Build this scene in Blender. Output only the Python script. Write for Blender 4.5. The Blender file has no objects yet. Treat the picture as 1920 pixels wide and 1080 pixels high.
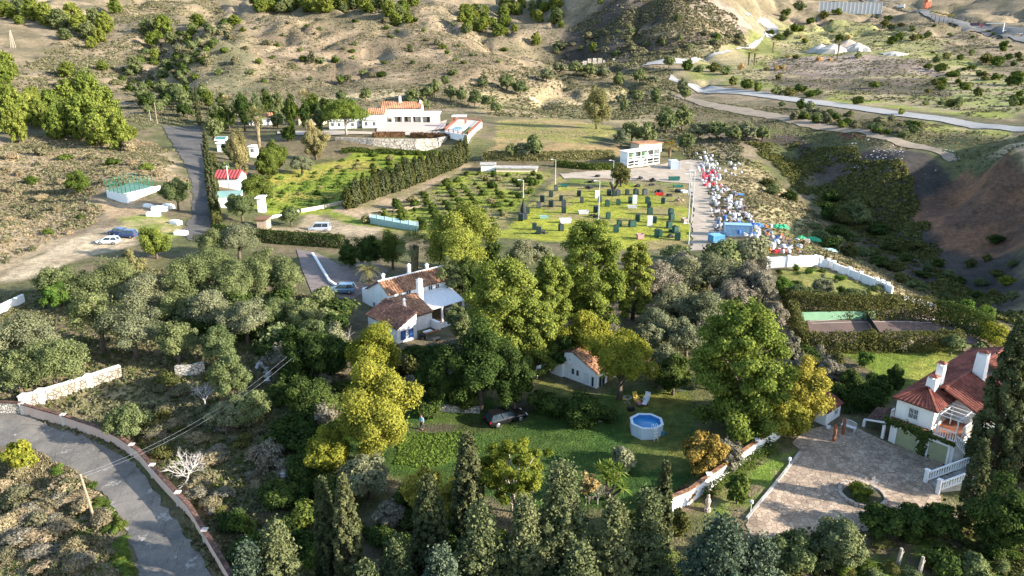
import bpy, bmesh, math, random
import numpy as np
from mathutils import Vector, Matrix, noise as mnoise

SC = bpy.context.scene
COL = SC.collection
R = math.radians

# ------------------------------------------------------------------ camera, sky, sun, exposure
CAM_H, PITCH, FPX = 40.0, R(18.5), 1400.0
cam_data = bpy.data.cameras.new('drone_camera')
cam = bpy.data.objects.new('drone_camera', cam_data)
COL.objects.link(cam)
cam.location = (0, 0, CAM_H)
cam.rotation_euler = (R(90) - PITCH, 0, 0)
cam_data.sensor_width = 36.0
cam_data.lens = 36.0 * FPX / 1920.0
cam_data.clip_start = 0.5
cam_data.clip_end = 12000
SC.camera = cam

SUN_EL, SUN_DIR = R(19.5), Vector((1.0, -0.30, 0)).normalized()   # horizontal direction towards the sun
world = bpy.data.worlds.new('World')
SC.world = world
world.use_nodes = True
wn = world.node_tree
wbg = wn.nodes['Background']
sky = wn.nodes.new('ShaderNodeTexSky')
sky.sky_type = 'NISHITA'
sky.sun_disc = False
sky.sun_elevation = SUN_EL
sky.sun_rotation = math.atan2(SUN_DIR.x, SUN_DIR.y)
sky.air_density = 1.0
sky.dust_density = 0.8
wn.links.new(sky.outputs[0], wbg.inputs[0])
wbg.inputs[1].default_value = 0.15

sun_data = bpy.data.lights.new('sun', 'SUN')
sun_data.energy = 5.0
sun_data.angle = R(0.55)
sun_data.color = (1.0, 0.915, 0.795)
sun = bpy.data.objects.new('sun', sun_data)
COL.objects.link(sun)
to_sun = Vector((SUN_DIR.x * math.cos(SUN_EL), SUN_DIR.y * math.cos(SUN_EL), math.sin(SUN_EL)))
sun.rotation_euler = to_sun.to_track_quat('Z', 'Y').to_euler()
sun.location = (300, -90, 150)

SC.view_settings.view_transform = 'Standard'
SC.view_settings.look = 'None'
SC.view_settings.gamma = 1.0
SC.view_settings.use_curve_mapping = False
SC.view_settings.exposure = 1.7
SC.render.engine = 'CYCLES'
SC.cycles.max_bounces = 5
SC.cycles.diffuse_bounces = 3
SC.cycles.glossy_bounces = 2
SC.cycles.transmission_bounces = 3
SC.cycles.transparent_max_bounces = 4
SC.cycles.use_denoising = True

# ------------------------------------------------------------------ terrain height
CT, ST = math.cos(PITCH), math.sin(PITCH)
def ray(px, py):
    u = (np.asarray(px, float) - 960) / FPX; v = (np.asarray(py, float) - 540) / FPX
    return np.stack([u, CT - v * ST, -ST - v * CT], -1)
def PZ(px, py, z):                       # sight line meets the level z
    d = ray(px, py); t = (z - CAM_H) / d[2]; return np.array([d[0] * t, d[1] * t, z])
def PY(px, py, Y):                       # sight line at forward distance Y
    d = ray(px, py); t = Y / d[1]; return np.array([d[0] * t, Y, CAM_H + d[2] * t])

ctl = []
def cz(z, *pts):
    for p in pts: ctl.append(PZ(p[0], p[1], z))
def cy(*pts):
    for p in pts: ctl.append(PY(*p))
def ch(*pts):                            # bearing of picture column px at the horizon, distance Y, height z
    for px, Y, z in pts: ctl.append(np.array([(px - 960) / FPX * Y * 1.0, Y, z]))
# lower garden, roads, houses
cz(-3, (100, 1075), (330, 1075), (40, 960))
cz(-2.4, (220, 900), (700, 1060)); cz(-2.0, (0, 840), (150, 840), (400, 950), (1000, 1060), (520, 900))
cz(-1.3, (1400, 1060), (1850, 1060)); cz(-1, (450, 800), (1880, 950))
cz(0, (60, 710), (250, 690), (700, 810), (560, 780), (950, 800), (1200, 830), (1600, 900), (1700, 850), (1420, 960), (1250, 950), (1000, 900), (1500, 860), (1800, 900))
cz(0.6, (1100, 725), (350, 660)); cz(.6, (700, 600), (780, 625), (840, 600)); cz(.8, (670, 560)); cz(1.3, (640, 550), (600, 520), (690, 500))
cz(0.7, (500, 700), (1000, 640), (930, 600)); cz(1, (100, 600), (1300, 640)); cz(1.5, (60, 560), (320, 560))
cz(.5, (1500, 640), (1560, 720), (1700, 690), (1640, 610), (1530, 600), (1820, 615), (1820, 660))
cz(.8, (1540, 540), (1650, 560), (1480, 500)); cz(-.8, (1900, 640))
cz(0, (1250, 560), (1100, 500), (1400, 520), (880, 500))
# mid left
cz(2, (204, 458)); cz(2.2, (300, 420), (120, 480)); cz(1.5, (370, 440), (370, 380), (20, 540)); cz(2.0, (365, 320)); cz(3.0, (345, 245), (390, 245))
cz(0.5, (450, 400), (430, 340)); cz(-0.5, (480, 440)); cz(2.6, (250, 385))
cy((10, 400, 175), (100, 345, 200), (200, 320, 205), (280, 300, 222), (290, 345, 190), (10, 290, 232), (120, 265, 262), (225, 262, 275), (265, 285, 250), (40, 235, 295), (160, 225, 305), (235, 240, 300))
cy((30, 205, 330), (130, 205, 330), (210, 215, 330))
ch((-60, 380, 12), (30, 380, 10), (130, 390, 8), (215, 370, 6))          # dip behind the wooded ridge
cy((40, 150, 440), (75, 120, 490), (160, 130, 470), (30, 60, 610), (120, 60, 620), (190, 40, 680), (100, 0, 800), (240, 0, 860))
ch((100, 1000, 100), (-100, 900, 120), (300, 1050, 105))
cy((300, 160, 480), (355, 112, 490), (405, 76, 505), (260, 166, 470), (210, 160, 465), (250, 120, 545), (300, 96, 565), (345, 58, 610), (405, 42, 610), (330, 178, 420), (370, 205, 370), (330, 215, 350), (430, 200, 385))
# the big dry hill
cy((500, 197, 402), (600, 190, 412), (700, 192, 410), (800, 186, 420), (880, 182, 430), (430, 170, 430))
cy((600, 110, 515), (500, 118, 500), (700, 115, 505), (800, 125, 490), (900, 130, 480), (600, 60, 575), (760, 80, 545))
cy((400, 27, 660), (480, 24, 650), (560, 27, 640), (620, 29, 630), (720, 42, 610), (790, 52, 600), (850, 63, 590), (900, 80, 575), (950, 93, 560), (1000, 128, 520), (340, 28, 690))
ch((400, 760, 48), (500, 760, 42), (620, 740, 40), (720, 720, 38), (850, 700, 30), (930, 690, 24), (990, 640, 16))
cy((520, 4, 900), (650, 6, 900), (720, 30, 780), (800, 40, 740), (860, 60, 700), (880, 35, 760), (820, 2, 830))
ch((600, 1100, 110), (800, 1050, 125), (780, 900, 88))
cy((940, 45, 800), (1000, 50, 820), (960, 80, 720), (1010, 15, 950))
ch((980, 1150, 115))
# the quarry hill
cy((1000, 114, 700), (1060, 113, 680), (1130, 112, 655), (1200, 111, 630), (1270, 108, 612), (1340, 101, 640), (1400, 82, 690))
cy((1080, 72, 725), (1150, 62, 705), (1230, 56, 680), (1300, 60, 665), (1380, 62, 700), (1125, 14, 775), (1200, 2, 745), (1270, 0, 715), (1330, 0, 730), (1375, 28, 730), (1405, 52, 715))
ch((1130, 850, 128), (1200, 870, 140), (1290, 860, 132), (1380, 850, 92), (1200, 1000, 130), (1420, 800, 52))
cy((1440, 45, 800), (1420, 30, 860), (1465, 60, 760), (1415, 90, 690), (1330, 112, 625), (1290, 118, 612))
# valley floor and the right plateau
cz(4, (1000, 200), (1100, 190)); cy((1030, 160, 480), (1110, 135, 560), (1200, 150, 510), (1180, 120, 600), (950, 165, 470), (1240, 185, 440))
cy((1290, 158, 520), (1400, 178, 440), (1520, 195, 385), (1650, 212, 335), (1780, 228, 293), (1920, 243, 262), (1450, 150, 510), (1400, 140, 540))
cy((1500, 110, 605), (1600, 100, 625), (1600, 135, 525), (1700, 125, 530), (1750, 138, 500), (1560, 125, 560), (1480, 140, 530), (1560, 172, 445), (1700, 180, 410), (1850, 200, 350), (1800, 160, 440))
cy((1550, 60, 780), (1700, 60, 760), (1850, 90, 640), (1900, 130, 520), (1640, 25, 900), (1740, 20, 930), (1790, 45, 820), (1870, 62, 740), (1920, 78, 690), (1500, 30, 900), (1480, 0, 1000))
cy((1780, 25, 950), (1900, 40, 850)); ch((1800, 1060, 110), (1950, 930, 105), (1650, 1150, 95), (1450, 1200, 95), (1900, 1300, 160), (1200, 1600, 190), (600, 1600, 180), (0, 1600, 190), (1900, 2600, 260), (1000, 2800, 280), (0, 2600, 260))
# fields
cz(-2, (940, 440), (1290, 455), (1150, 400), (1290, 330), (1040, 335), (1330, 420), (1150, 335), (1420, 440), (1320, 320))
cz(-2, (600, 432), (700, 440), (560, 350), (700, 370), (820, 340), (850, 400), (950, 350), (520, 390), (760, 410))
cz(-.6, (600, 310), (560, 440)); cz(0, (700, 289), (800, 287), (870, 290), (640, 290), (560, 290))
cz(0, (1000, 300), (920, 300), (1130, 300)); cz(-1.6, (1200, 312), (1270, 300))
cz(4.2, (700, 262), (800, 258), (640, 262), (870, 262), (720, 235), (850, 235), (600, 240)); cz(3.6, (540, 245)); cz(3, (1000, 245), (950, 232), (1080, 240), (1140, 250), (980, 265), (1060, 268))
cz(4.6, (760, 215), (900, 215)); cz(2.5, (480, 255), (430, 270)); cz(3, (520, 225)); cz(1, (460, 310))
cz(-1, (1200, 265), (1330, 290), (1390, 300)); cz(3, (1250, 230), (1200, 215))
# gully on the right
cz(-1.5, (1430, 380), (1440, 440), (1530, 470)); cz(-2, (1600, 500), (1680, 545), (1760, 590)); cz(-2.5, (1420, 335))
cy((1400, 250, 305), (1500, 225, 322), (1600, 250, 280), (1660, 263, 262), (1330, 210, 375), (1420, 215, 352))
cy((1490, 300, 284), (1580, 290, 262), (1520, 350, 252), (1680, 300, 235), (1560, 390, 230), (1640, 380, 218), (1640, 440, 207), (1700, 470, 190), (1740, 420, 200), (1780, 500, 172), (1860, 545, 152)); cz(-8, (1530, 440), (1640, 500), (1740, 550), (1850, 590)); cz(-12, (1590, 450))
cy((1700, 285, 250), (1750, 270, 262), (1820, 260, 252)); cz(9.5, (1900, 275), (1885, 288)); cz(9, (1990, 300), (2100, 300)); cz(2, (1815, 315)); cz(-4, (1900, 400)); cz(-7, (1800, 390)); cz(-10, (1890, 470))
ch((2300, 150, 24), (2500, 120, 18), (2300, 220, 32), (2250, 290, 16), (2500, 100, 8), (2100, 170, 19))  # unseen ground past the right edge, raised to throw shade into the gully
cz(-4, (2100, 700)); ch((2500, 60, 2), (2600, 80, 4)); ch((-700, 200, 22), (-500, 300, 34), (-600, 120, 8), (-700, 80, 0))
ch((960, 30, -2.5), (-300, 38, -3.5), (2300, 38, -1), (960, 8, -4), (-800, 20, -5), (2800, 20, -1), (2600, 400, 20), (-600, 600, 70), (2600, 700, 60), (960, -40, -6), (3600, 10, -2), (-1800, 10, -4))
ch((-1200, 900, 130), (3000, 1100, 120), (-1000, 2200, 240), (3200, 2200, 240))

CTL = np.array(ctl)
def warp(x, y):
    w = np.maximum(y, -30) + 55.0
    return np.stack([x / w * 1.15, np.log(w)], -1)
_cq = warp(CTL[:, 0], CTL[:, 1])
_cs = CTL[:, 1] + 55.0
_d = np.linalg.norm(_cq[:, None] - _cq[None], axis=-1)
_n = len(CTL)
_A = np.zeros((_n + 3, _n + 3))
_A[:_n, :_n] = _d - 0.0006 * np.eye(_n) * 1.0
_A[:_n, _n:] = np.c_[np.ones(_n), _cq]
_A[_n:, :_n] = _A[:_n, _n:].T
_wt = np.linalg.lstsq(_A, np.r_[CTL[:, 2] / _cs, 0, 0, 0], rcond=None)[0]

def _hash(ix, iy, s):
    n = (ix.astype(np.int64) * 374761393 + iy.astype(np.int64) * 668265263 + s * 1442695041) & 0x7fffffff
    n = ((n ^ (n >> 13)) * 1274126177) & 0x7fffffff
    return ((n ^ (n >> 16)) & 0xffff) / 65535.0
def vnoise(x, y, s=0):                  # smooth value noise, -1..1
    x = np.asarray(x, float); y = np.asarray(y, float)
    ix, iy = np.floor(x), np.floor(y); fx, fy = x - ix, y - iy
    fx = fx * fx * (3 - 2 * fx); fy = fy * fy * (3 - 2 * fy)
    a, b = _hash(ix, iy, s), _hash(ix + 1, iy, s); c_, d_ = _hash(ix, iy + 1, s), _hash(ix + 1, iy + 1, s)
    return ((a * (1 - fx) + b * fx) * (1 - fy) + (c_ * (1 - fx) + d_ * fx) * fy) * 2 - 1
def fbm(x, y, s=0, o=4):
    t, a = 0, 0.5
    for k in range(o):
        t = t + a * vnoise(x * 2 ** k + 17.3 * k, y * 2 ** k - 9.1 * k, s + k); a *= .5
    return t
def sstep(a, b, v):
    t = np.clip((v - a) / (b - a), 0, 1); return t * t * (3 - 2 * t)

def hgt(x, y):
    x = np.atleast_1d(np.asarray(x, float)); y = np.atleast_1d(np.asarray(y, float))
    out = np.empty(x.shape)
    for i in range(0, len(x), 20000):
        xs, ys = x[i:i + 20000], y[i:i + 20000]
        q = warp(xs, ys)
        d = np.sqrt((q[:, 0:1] - _cq[None, :, 0]) ** 2 + (q[:, 1:2] - _cq[None, :, 1]) ** 2)
        z = d @ _wt[:_n] + _wt[_n] + q @ _wt[_n + 1:]
        out[i:i + 20000] = z * (np.maximum(ys, -30) + 55.0)
    hill = np.clip(sstep(385, 470, y) + sstep(75, 105, -x * 170 / np.maximum(y, 60)) * sstep(150, 190, y) * .5, 0, 1)
    hill = hill * (1 - .8 * sstep(.18, .3, x / np.maximum(y, 1)) * (y < 720))
    gul = sstep(62, 85, x) * sstep(120, 150, y) * (1 - sstep(270, 330, y))
    out += hill * (5.0 * fbm(x / 62, y / 62, 3) * np.clip(y / 500, .3, 1.4) + 1.1 * fbm(x / 17, y / 17, 8, 2))
    rg = 1 - np.abs(fbm(x / 46 + .25 * vnoise(x / 30, y / 30, 9), y / 62, 21, 3)) * 2.6
    out -= hill * 5.5 * np.clip(rg, 0, 1) ** 2.2 * np.clip(y / 450, .3, 1.5)
    out += gul * 1.1 * fbm(x / 19, y / 19, 5, 3) + .12 * vnoise(x / 9, y / 9, 2)
    return out
def h1(x, y): return float(hgt(x, y)[0])

_ts = np.geomspace(25, 3200, 420)
def G(px, py):                          # where the sight line through a picture point first meets the ground
    d = ray(px, py)
    zz = hgt(d[0] * _ts, d[1] * _ts) - (CAM_H + d[2] * _ts)
    k = np.argmax(zz > 0)
    if zz[k] <= 0: k = len(_ts) - 1
    a, b = _ts[max(k - 1, 0)], _ts[k]
    tt = np.linspace(a, b, 24)
    zz = hgt(d[0] * tt, d[1] * tt) - (CAM_H + d[2] * tt)
    t = tt[int(np.argmax(zz > 0))] if (zz > 0).any() else b
    return Vector((d[0] * t, d[1] * t, h1(d[0] * t, d[1] * t)))
def depth(p): return p[1] * CT - (p[2] - CAM_H) * ST

# ------------------------------------------------------------------ helpers: materials, mesh builder, tagging
rng = np.random.default_rng(7)
random.seed(7)

def new_mat(name):
    m = bpy.data.materials.new(name); m.use_nodes = True
    nt = m.node_tree; nt.nodes.clear()
    out = nt.nodes.new('ShaderNodeOutputMaterial')
    return m, nt, out
def N(nt, t, **kw):
    n = nt.nodes.new(t)
    for k, v in kw.items(): setattr(n, k, v)
    return n
def ramp(nt, fac, stops):
    r = N(nt, 'ShaderNodeValToRGB')
    el = r.color_ramp.elements
    while len(el) < len(stops): el.new(.5)
    for e, (p, c) in zip(el, stops):
        e.position = p; e.color = (*c, 1)
    nt.links.new(fac, r.inputs[0]); return r.outputs[0]
def noise(nt, scale, detail=4, rough=.6, coord='Object', vec=None):
    n = N(nt, 'ShaderNodeTexNoise'); n.inputs['Scale'].default_value = scale
    n.inputs['Detail'].default_value = detail; n.inputs['Roughness'].default_value = rough
    if vec is None:
        tc = N(nt, 'ShaderNodeTexCoord'); vec = tc.outputs[coord]
    nt.links.new(vec, n.inputs['Vector']); return n.outputs['Fac']
def geo_pos(nt):
    return N(nt, 'ShaderNodeNewGeometry').outputs['Position']
def bsdf(nt, out, col, rough=.8, spec=.3, metal=0, bump=None, bstr=.3, bdist=.05):
    b = N(nt, 'ShaderNodeBsdfPrincipled')
    if isinstance(col, tuple): b.inputs['Base Color'].default_value = (*col, 1)
    else: nt.links.new(col, b.inputs['Base Color'])
    b.inputs['Roughness'].default_value = rough; b.inputs['Metallic'].default_value = metal
    b.inputs['Specular IOR Level'].default_value = spec
    if bump is not None:
        bn = N(nt, 'ShaderNodeBump'); bn.inputs['Strength'].default_value = bstr; bn.inputs['Distance'].default_value = bdist
        nt.links.new(bump, bn.inputs['Height']); nt.links.new(bn.outputs[0], b.inputs['Normal'])
    nt.links.new(b.outputs[0], out.inputs[0]); return b
def mix(nt, fac, a, b, mode='MIX'):
    m = N(nt, 'ShaderNodeMix', data_type='RGBA', blend_type=mode)
    if isinstance(fac, float): m.inputs[0].default_value = fac
    else: nt.links.new(fac, m.inputs[0])
    for i, v in ((6, a), (7, b)):
        if isinstance(v, tuple): m.inputs[i].default_value = (*v, 1)
        else: nt.links.new(v, m.inputs[i])
    return m.outputs[2]

_MC = {}
def mat(name, c1, c2=None, scale=3.0, rough=.8, metal=0.0, spec=.3, c3=None, bump=.25, detail=5):
    """weathered surface: two or three tones mixed by world-position noise"""
    if name in _MC: return _MC[name]
    m, nt, out = new_mat(name)
    if c2 is None: c2 = tuple(x * .78 for x in c1)
    p = geo_pos(nt)
    f = noise(nt, scale, detail, .65, vec=p)
    stops = [(.35, c2), (.62, c1)] if c3 is None else [(.3, c3), (.47, c2), (.64, c1)]
    c = ramp(nt, f, stops)
    bsdf(nt, out, c, rough, spec, metal, bump=f if bump else None, bstr=bump or 0, bdist=.04)
    _MC[name] = m; return m
def wall_mat(name, base, dirt):
    """lime-washed wall: chalky, with runs of dirt"""
    if name in _MC: return _MC[name]
    m, nt, out = new_mat(name)
    p = geo_pos(nt)
    mp = N(nt, 'ShaderNodeMapping'); mp.inputs['Scale'].default_value = (1.6, 1.6, .25); nt.links.new(p, mp.inputs[0])
    f = noise(nt, 1.6, 6, .7, vec=mp.outputs[0]); f2 = noise(nt, .6, 4, .6, vec=p)
    c = ramp(nt, f, [(.25, dirt), (.52, base)])
    c2 = ramp(nt, f2, [(.3, tuple(x * .86 for x in base)), (.6, base)])
    bsdf(nt, out, mix(nt, .5, c, c2), .9, .2, bump=f2, bstr=.1)
    _MC[name] = m; return m
def leaf_mat(name, dark, light, trans=.28, warm=(1.12, 1.05, .78)):
    if name in _MC: return _MC[name]
    m, nt, out = new_mat(name)
    a = N(nt, 'ShaderNodeAttribute', attribute_name='tint')
    oi = N(nt, 'ShaderNodeObjectInfo')
    c = ramp(nt, a.outputs['Fac'], [(0, dark), (1, light)])
    hs = N(nt, 'ShaderNodeHueSaturation')
    mr = N(nt, 'ShaderNodeMapRange'); nt.links.new(oi.outputs['Random'], mr.inputs[0])
    mr.inputs[3].default_value = .49; mr.inputs[4].default_value = .522
    mv = N(nt, 'ShaderNodeMapRange'); nt.links.new(oi.outputs['Random'], mv.inputs[0])
    mv.inputs[3].default_value = 1.15; mv.inputs[4].default_value = .82
    nt.links.new(mr.outputs[0], hs.inputs['Hue']); nt.links.new(mv.outputs[0], hs.inputs['Value']); nt.links.new(c, hs.inputs['Color'])
    d = N(nt, 'ShaderNodeBsdfDiffuse'); nt.links.new(hs.outputs[0], d.inputs[0])
    t = N(nt, 'ShaderNodeBsdfTranslucent')
    tcol = mix(nt, 1.0, hs.outputs[0], warm, 'MULTIPLY'); nt.links.new(tcol, t.inputs[0])
    ms = N(nt, 'ShaderNodeMixShader'); ms.inputs[0].default_value = trans
    nt.links.new(d.outputs[0], ms.inputs[1]); nt.links.new(t.outputs[0], ms.inputs[2]); nt.links.new(ms.outputs[0], out.inputs[0])
    _MC[name] = m; return m

class MB:
    def __init__(self): self.v = []; self.f = []; self.mi = []
    def add(self, verts, faces, m=0):
        o = len(self.v); self.v += [tuple(map(float, p)) for p in verts]
        for f in faces: self.f.append([i + o for i in f]); self.mi.append(m)
        return self
    def box(self, x0, x1, y0, y1, z0, z1, m=0):
        P = [(x0, y0, z0), (x1, y0, z0), (x1, y1, z0), (x0, y1, z0), (x0, y0, z1), (x1, y0, z1), (x1, y1, z1), (x0, y1, z1)]
        return self.add(P, [(0, 3, 2, 1), (4, 5, 6, 7), (0, 1, 5, 4), (1, 2, 6, 5), (2, 3, 7, 6), (3, 0, 4, 7)], m)
    def obox(self, c, half, M, m=0):     # box at c, half sizes, 3x3 rotation
        P = []
        for sz in (-1, 1):
            for sx, sy in ((-1, -1), (1, -1), (1, 1), (-1, 1)):
                P.append(Vector(c) + M @ Vector((sx * half[0], sy * half[1], sz * half[2])))
        return self.add(P, [(0, 3, 2, 1), (4, 5, 6, 7), (0, 1, 5, 4), (1, 2, 6, 5), (2, 3, 7, 6), (3, 0, 4, 7)], m)
    def bar(self, a, b, w, h=None, m=0):
        a, b = Vector(a), Vector(b); d = b - a; L = d.length
        if L < 1e-5: return self
        q = d.to_track_quat('X', 'Z').to_matrix()
        return self.obox((a + b) / 2, (L / 2, w / 2, (h or w) / 2), q, m)
    def tube(self, pts, rad, n=6, m=0, cap=True):
        pts = [Vector(p) for p in pts]; o = len(self.v); k = len(pts)
        for i, p in enumerate(pts):
            d = (pts[min(i + 1, k - 1)] - pts[max(i - 1, 0)]).normalized()
            q = d.to_track_quat('Z', 'X')
            r = rad[i] if hasattr(rad, '__len__') else rad
            for j in range(n):
                a = 2 * math.pi * j / n
                self.v.append(tuple(p + q @ Vector((r * math.cos(a), r * math.sin(a), 0))))
        for i in range(k - 1):
            for j in range(n):
                self.f.append([o + i * n + j, o + i * n + (j + 1) % n, o + (i + 1) * n + (j + 1) % n, o + (i + 1) * n + j]); self.mi.append(m)
        if cap:
            self.f.append([o + j for j in range(n)][::-1]); self.mi.append(m)
            self.f.append([o + (k - 1) * n + j for j in range(n)]); self.mi.append(m)
        return self
    def lathe(self, prof, n=12, c=(0, 0, 0), m=0):   # (radius, z) profile
        return self.tube([(c[0], c[1], c[2] + z + 1e-4 * i) for i, (r, z) in enumerate(prof)], [max(r, .001) for r, z in prof], n, m) if False else self._lathe(prof, n, c, m)
    def _lathe(self, prof, n, c, m):
        o = len(self.v); k = len(prof)
        for r, z in prof:
            for j in range(n):
                a = 2 * math.pi * j / n; self.v.append((c[0] + r * math.cos(a), c[1] + r * math.sin(a), c[2] + z))
        for i in range(k - 1):
            for j in range(n):
                self.f.append([o + i * n + j, o + i * n + (j + 1) % n, o + (i + 1) * n + (j + 1) % n, o + (i + 1) * n + j]); self.mi.append(m)
        self.f.append([o + j for j in range(n)][::-1]); self.mi.append(m)
        self.f.append([o + (k - 1) * n + j for j in range(n)]); self.mi.append(m)
        return self
    def prism(self, poly, z0, z1, m=0):   # xy polygon, counter-clockwise
        n = len(poly)
        P = [(x, y, z0) for x, y in poly] + [(x, y, z1) for x, y in poly]
        F = [list(range(n))[::-1], list(range(n, 2 * n))] + [[i, (i + 1) % n, n + (i + 1) % n, n + i] for i in range(n)]
        return self.add(P, F, m)
    def slab(self, pts, th, m=0):         # polygon in space given a thickness downwards along z
        n = len(pts)
        P = [(p[0], p[1], p[2] - th) for p in pts] + [tuple(p) for p in pts]
        F = [list(range(n))[::-1], list(range(n, 2 * n))] + [[i, (i + 1) % n, n + (i + 1) % n, n + i] for i in range(n)]
        return self.add(P, F, m)
    def tiles(self, a, b, c_, d_, pitch=.36, amp=.07, m=0, under=.12):
        """pantile roof slope: a-b is the eave, d-c the ridge; rounded rows run from eave to ridge"""
        a, b, c_, d_ = map(Vector, (a, b, c_, d_))
        L = max((b - a).length, (c_ - d_).length); pitch *= 1.2; amp *= 1.75; n = max(2, int(L / pitch)); st = 4
        nrm = (b - a).cross(d_ - a).normalized()
        if nrm.z < 0: nrm = -nrm
        k = n * st + 1; rows = max(2, int((d_ - a).length / .5)); o = len(self.v)
        for r in range(rows + 1):
            t = r / rows
            for i in range(k):
                s_ = i / (k - 1); p = (a.lerp(b, s_)).lerp(d_.lerp(c_, s_), t)
                w = amp * (abs(math.sin(math.pi * i / st)) if i % st else 0)
                self.v.append(tuple(p + nrm * w))
        for r in range(rows):
            for i in range(k - 1):
                self.f.append([o + r * k + i, o + r * k + i + 1, o + (r + 1) * k + i + 1, o + (r + 1) * k + i]); self.mi.append(m)
        P = [a - nrm * under, b - nrm * under, c_ - nrm * under, d_ - nrm * under, a - nrm * .004, b - nrm * .004, c_ - nrm * .004, d_ - nrm * .004]
        self.add(P, [(0, 1, 2, 3), (0, 1, 5, 4), (1, 2, 6, 5), (2, 3, 7, 6), (3, 0, 4, 7)], m)
        return self
    def build(self, name, mats, parent=None, loc=None, rz=0, smooth=False):
        me = bpy.data.meshes.new(name)
        me.from_pydata(self.v, [], self.f)
        if not isinstance(mats, (list, tuple)): mats = [mats]
        for m in mats: me.materials.append(m)
        if len(mats) > 1: me.polygons.foreach_set('material_index', self.mi)
        if smooth: me.polygons.foreach_set('use_smooth', [True] * len(me.polygons))
        me.update()
        o = bpy.data.objects.new(name, me); COL.objects.link(o)
        if parent is not None: o.parent = parent
        if loc is not None: o.location = loc
        o.rotation_euler.z = rz
        return o

def tag(o, label=None, cat=None, group=None, kind=None):
    if label: o['label'] = label
    if cat: o['category'] = cat
    if group: o['group'] = group
    if kind: o['kind'] = kind
    return o
def empty(name, loc, rz=0, label=None, cat=None, group=None):
    o = bpy.data.objects.new(name, None); COL.objects.link(o)
    o.location = loc; o.rotation_euler.z = rz; o.empty_display_size = .3
    return tag(o, label, cat, group)
def copy_tree(src, loc, rz=0, label=None, group=None, scale=None):
    r = src.copy(); COL.objects.link(r); r.location = loc; r.rotation_euler.z = rz
    if scale is not None: r.scale = scale
    if label: r['label'] = label
    if group: r['group'] = group
    for chd in list(src.children):
        c2 = chd.copy(); COL.objects.link(c2); c2.parent = r
        for g in chd.children:
            d2 = g.copy(); COL.objects.link(d2); d2.parent = c2
    return r
def in_poly(x, y, poly):
    inside = np.zeros(np.shape(x), bool); n = len(poly)
    for i in range(n):
        x0, y0 = poly[i][0], poly[i][1]; x1, y1 = poly[(i + 1) % n][0], poly[(i + 1) % n][1]
        c2 = ((y0 > y) != (y1 > y)) & (x < (x1 - x0) * (y - y0) / (y1 - y0 + 1e-12) + x0)
        inside ^= c2
    return inside
def GP(*pts): return [G(*p) for p in pts]

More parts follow.
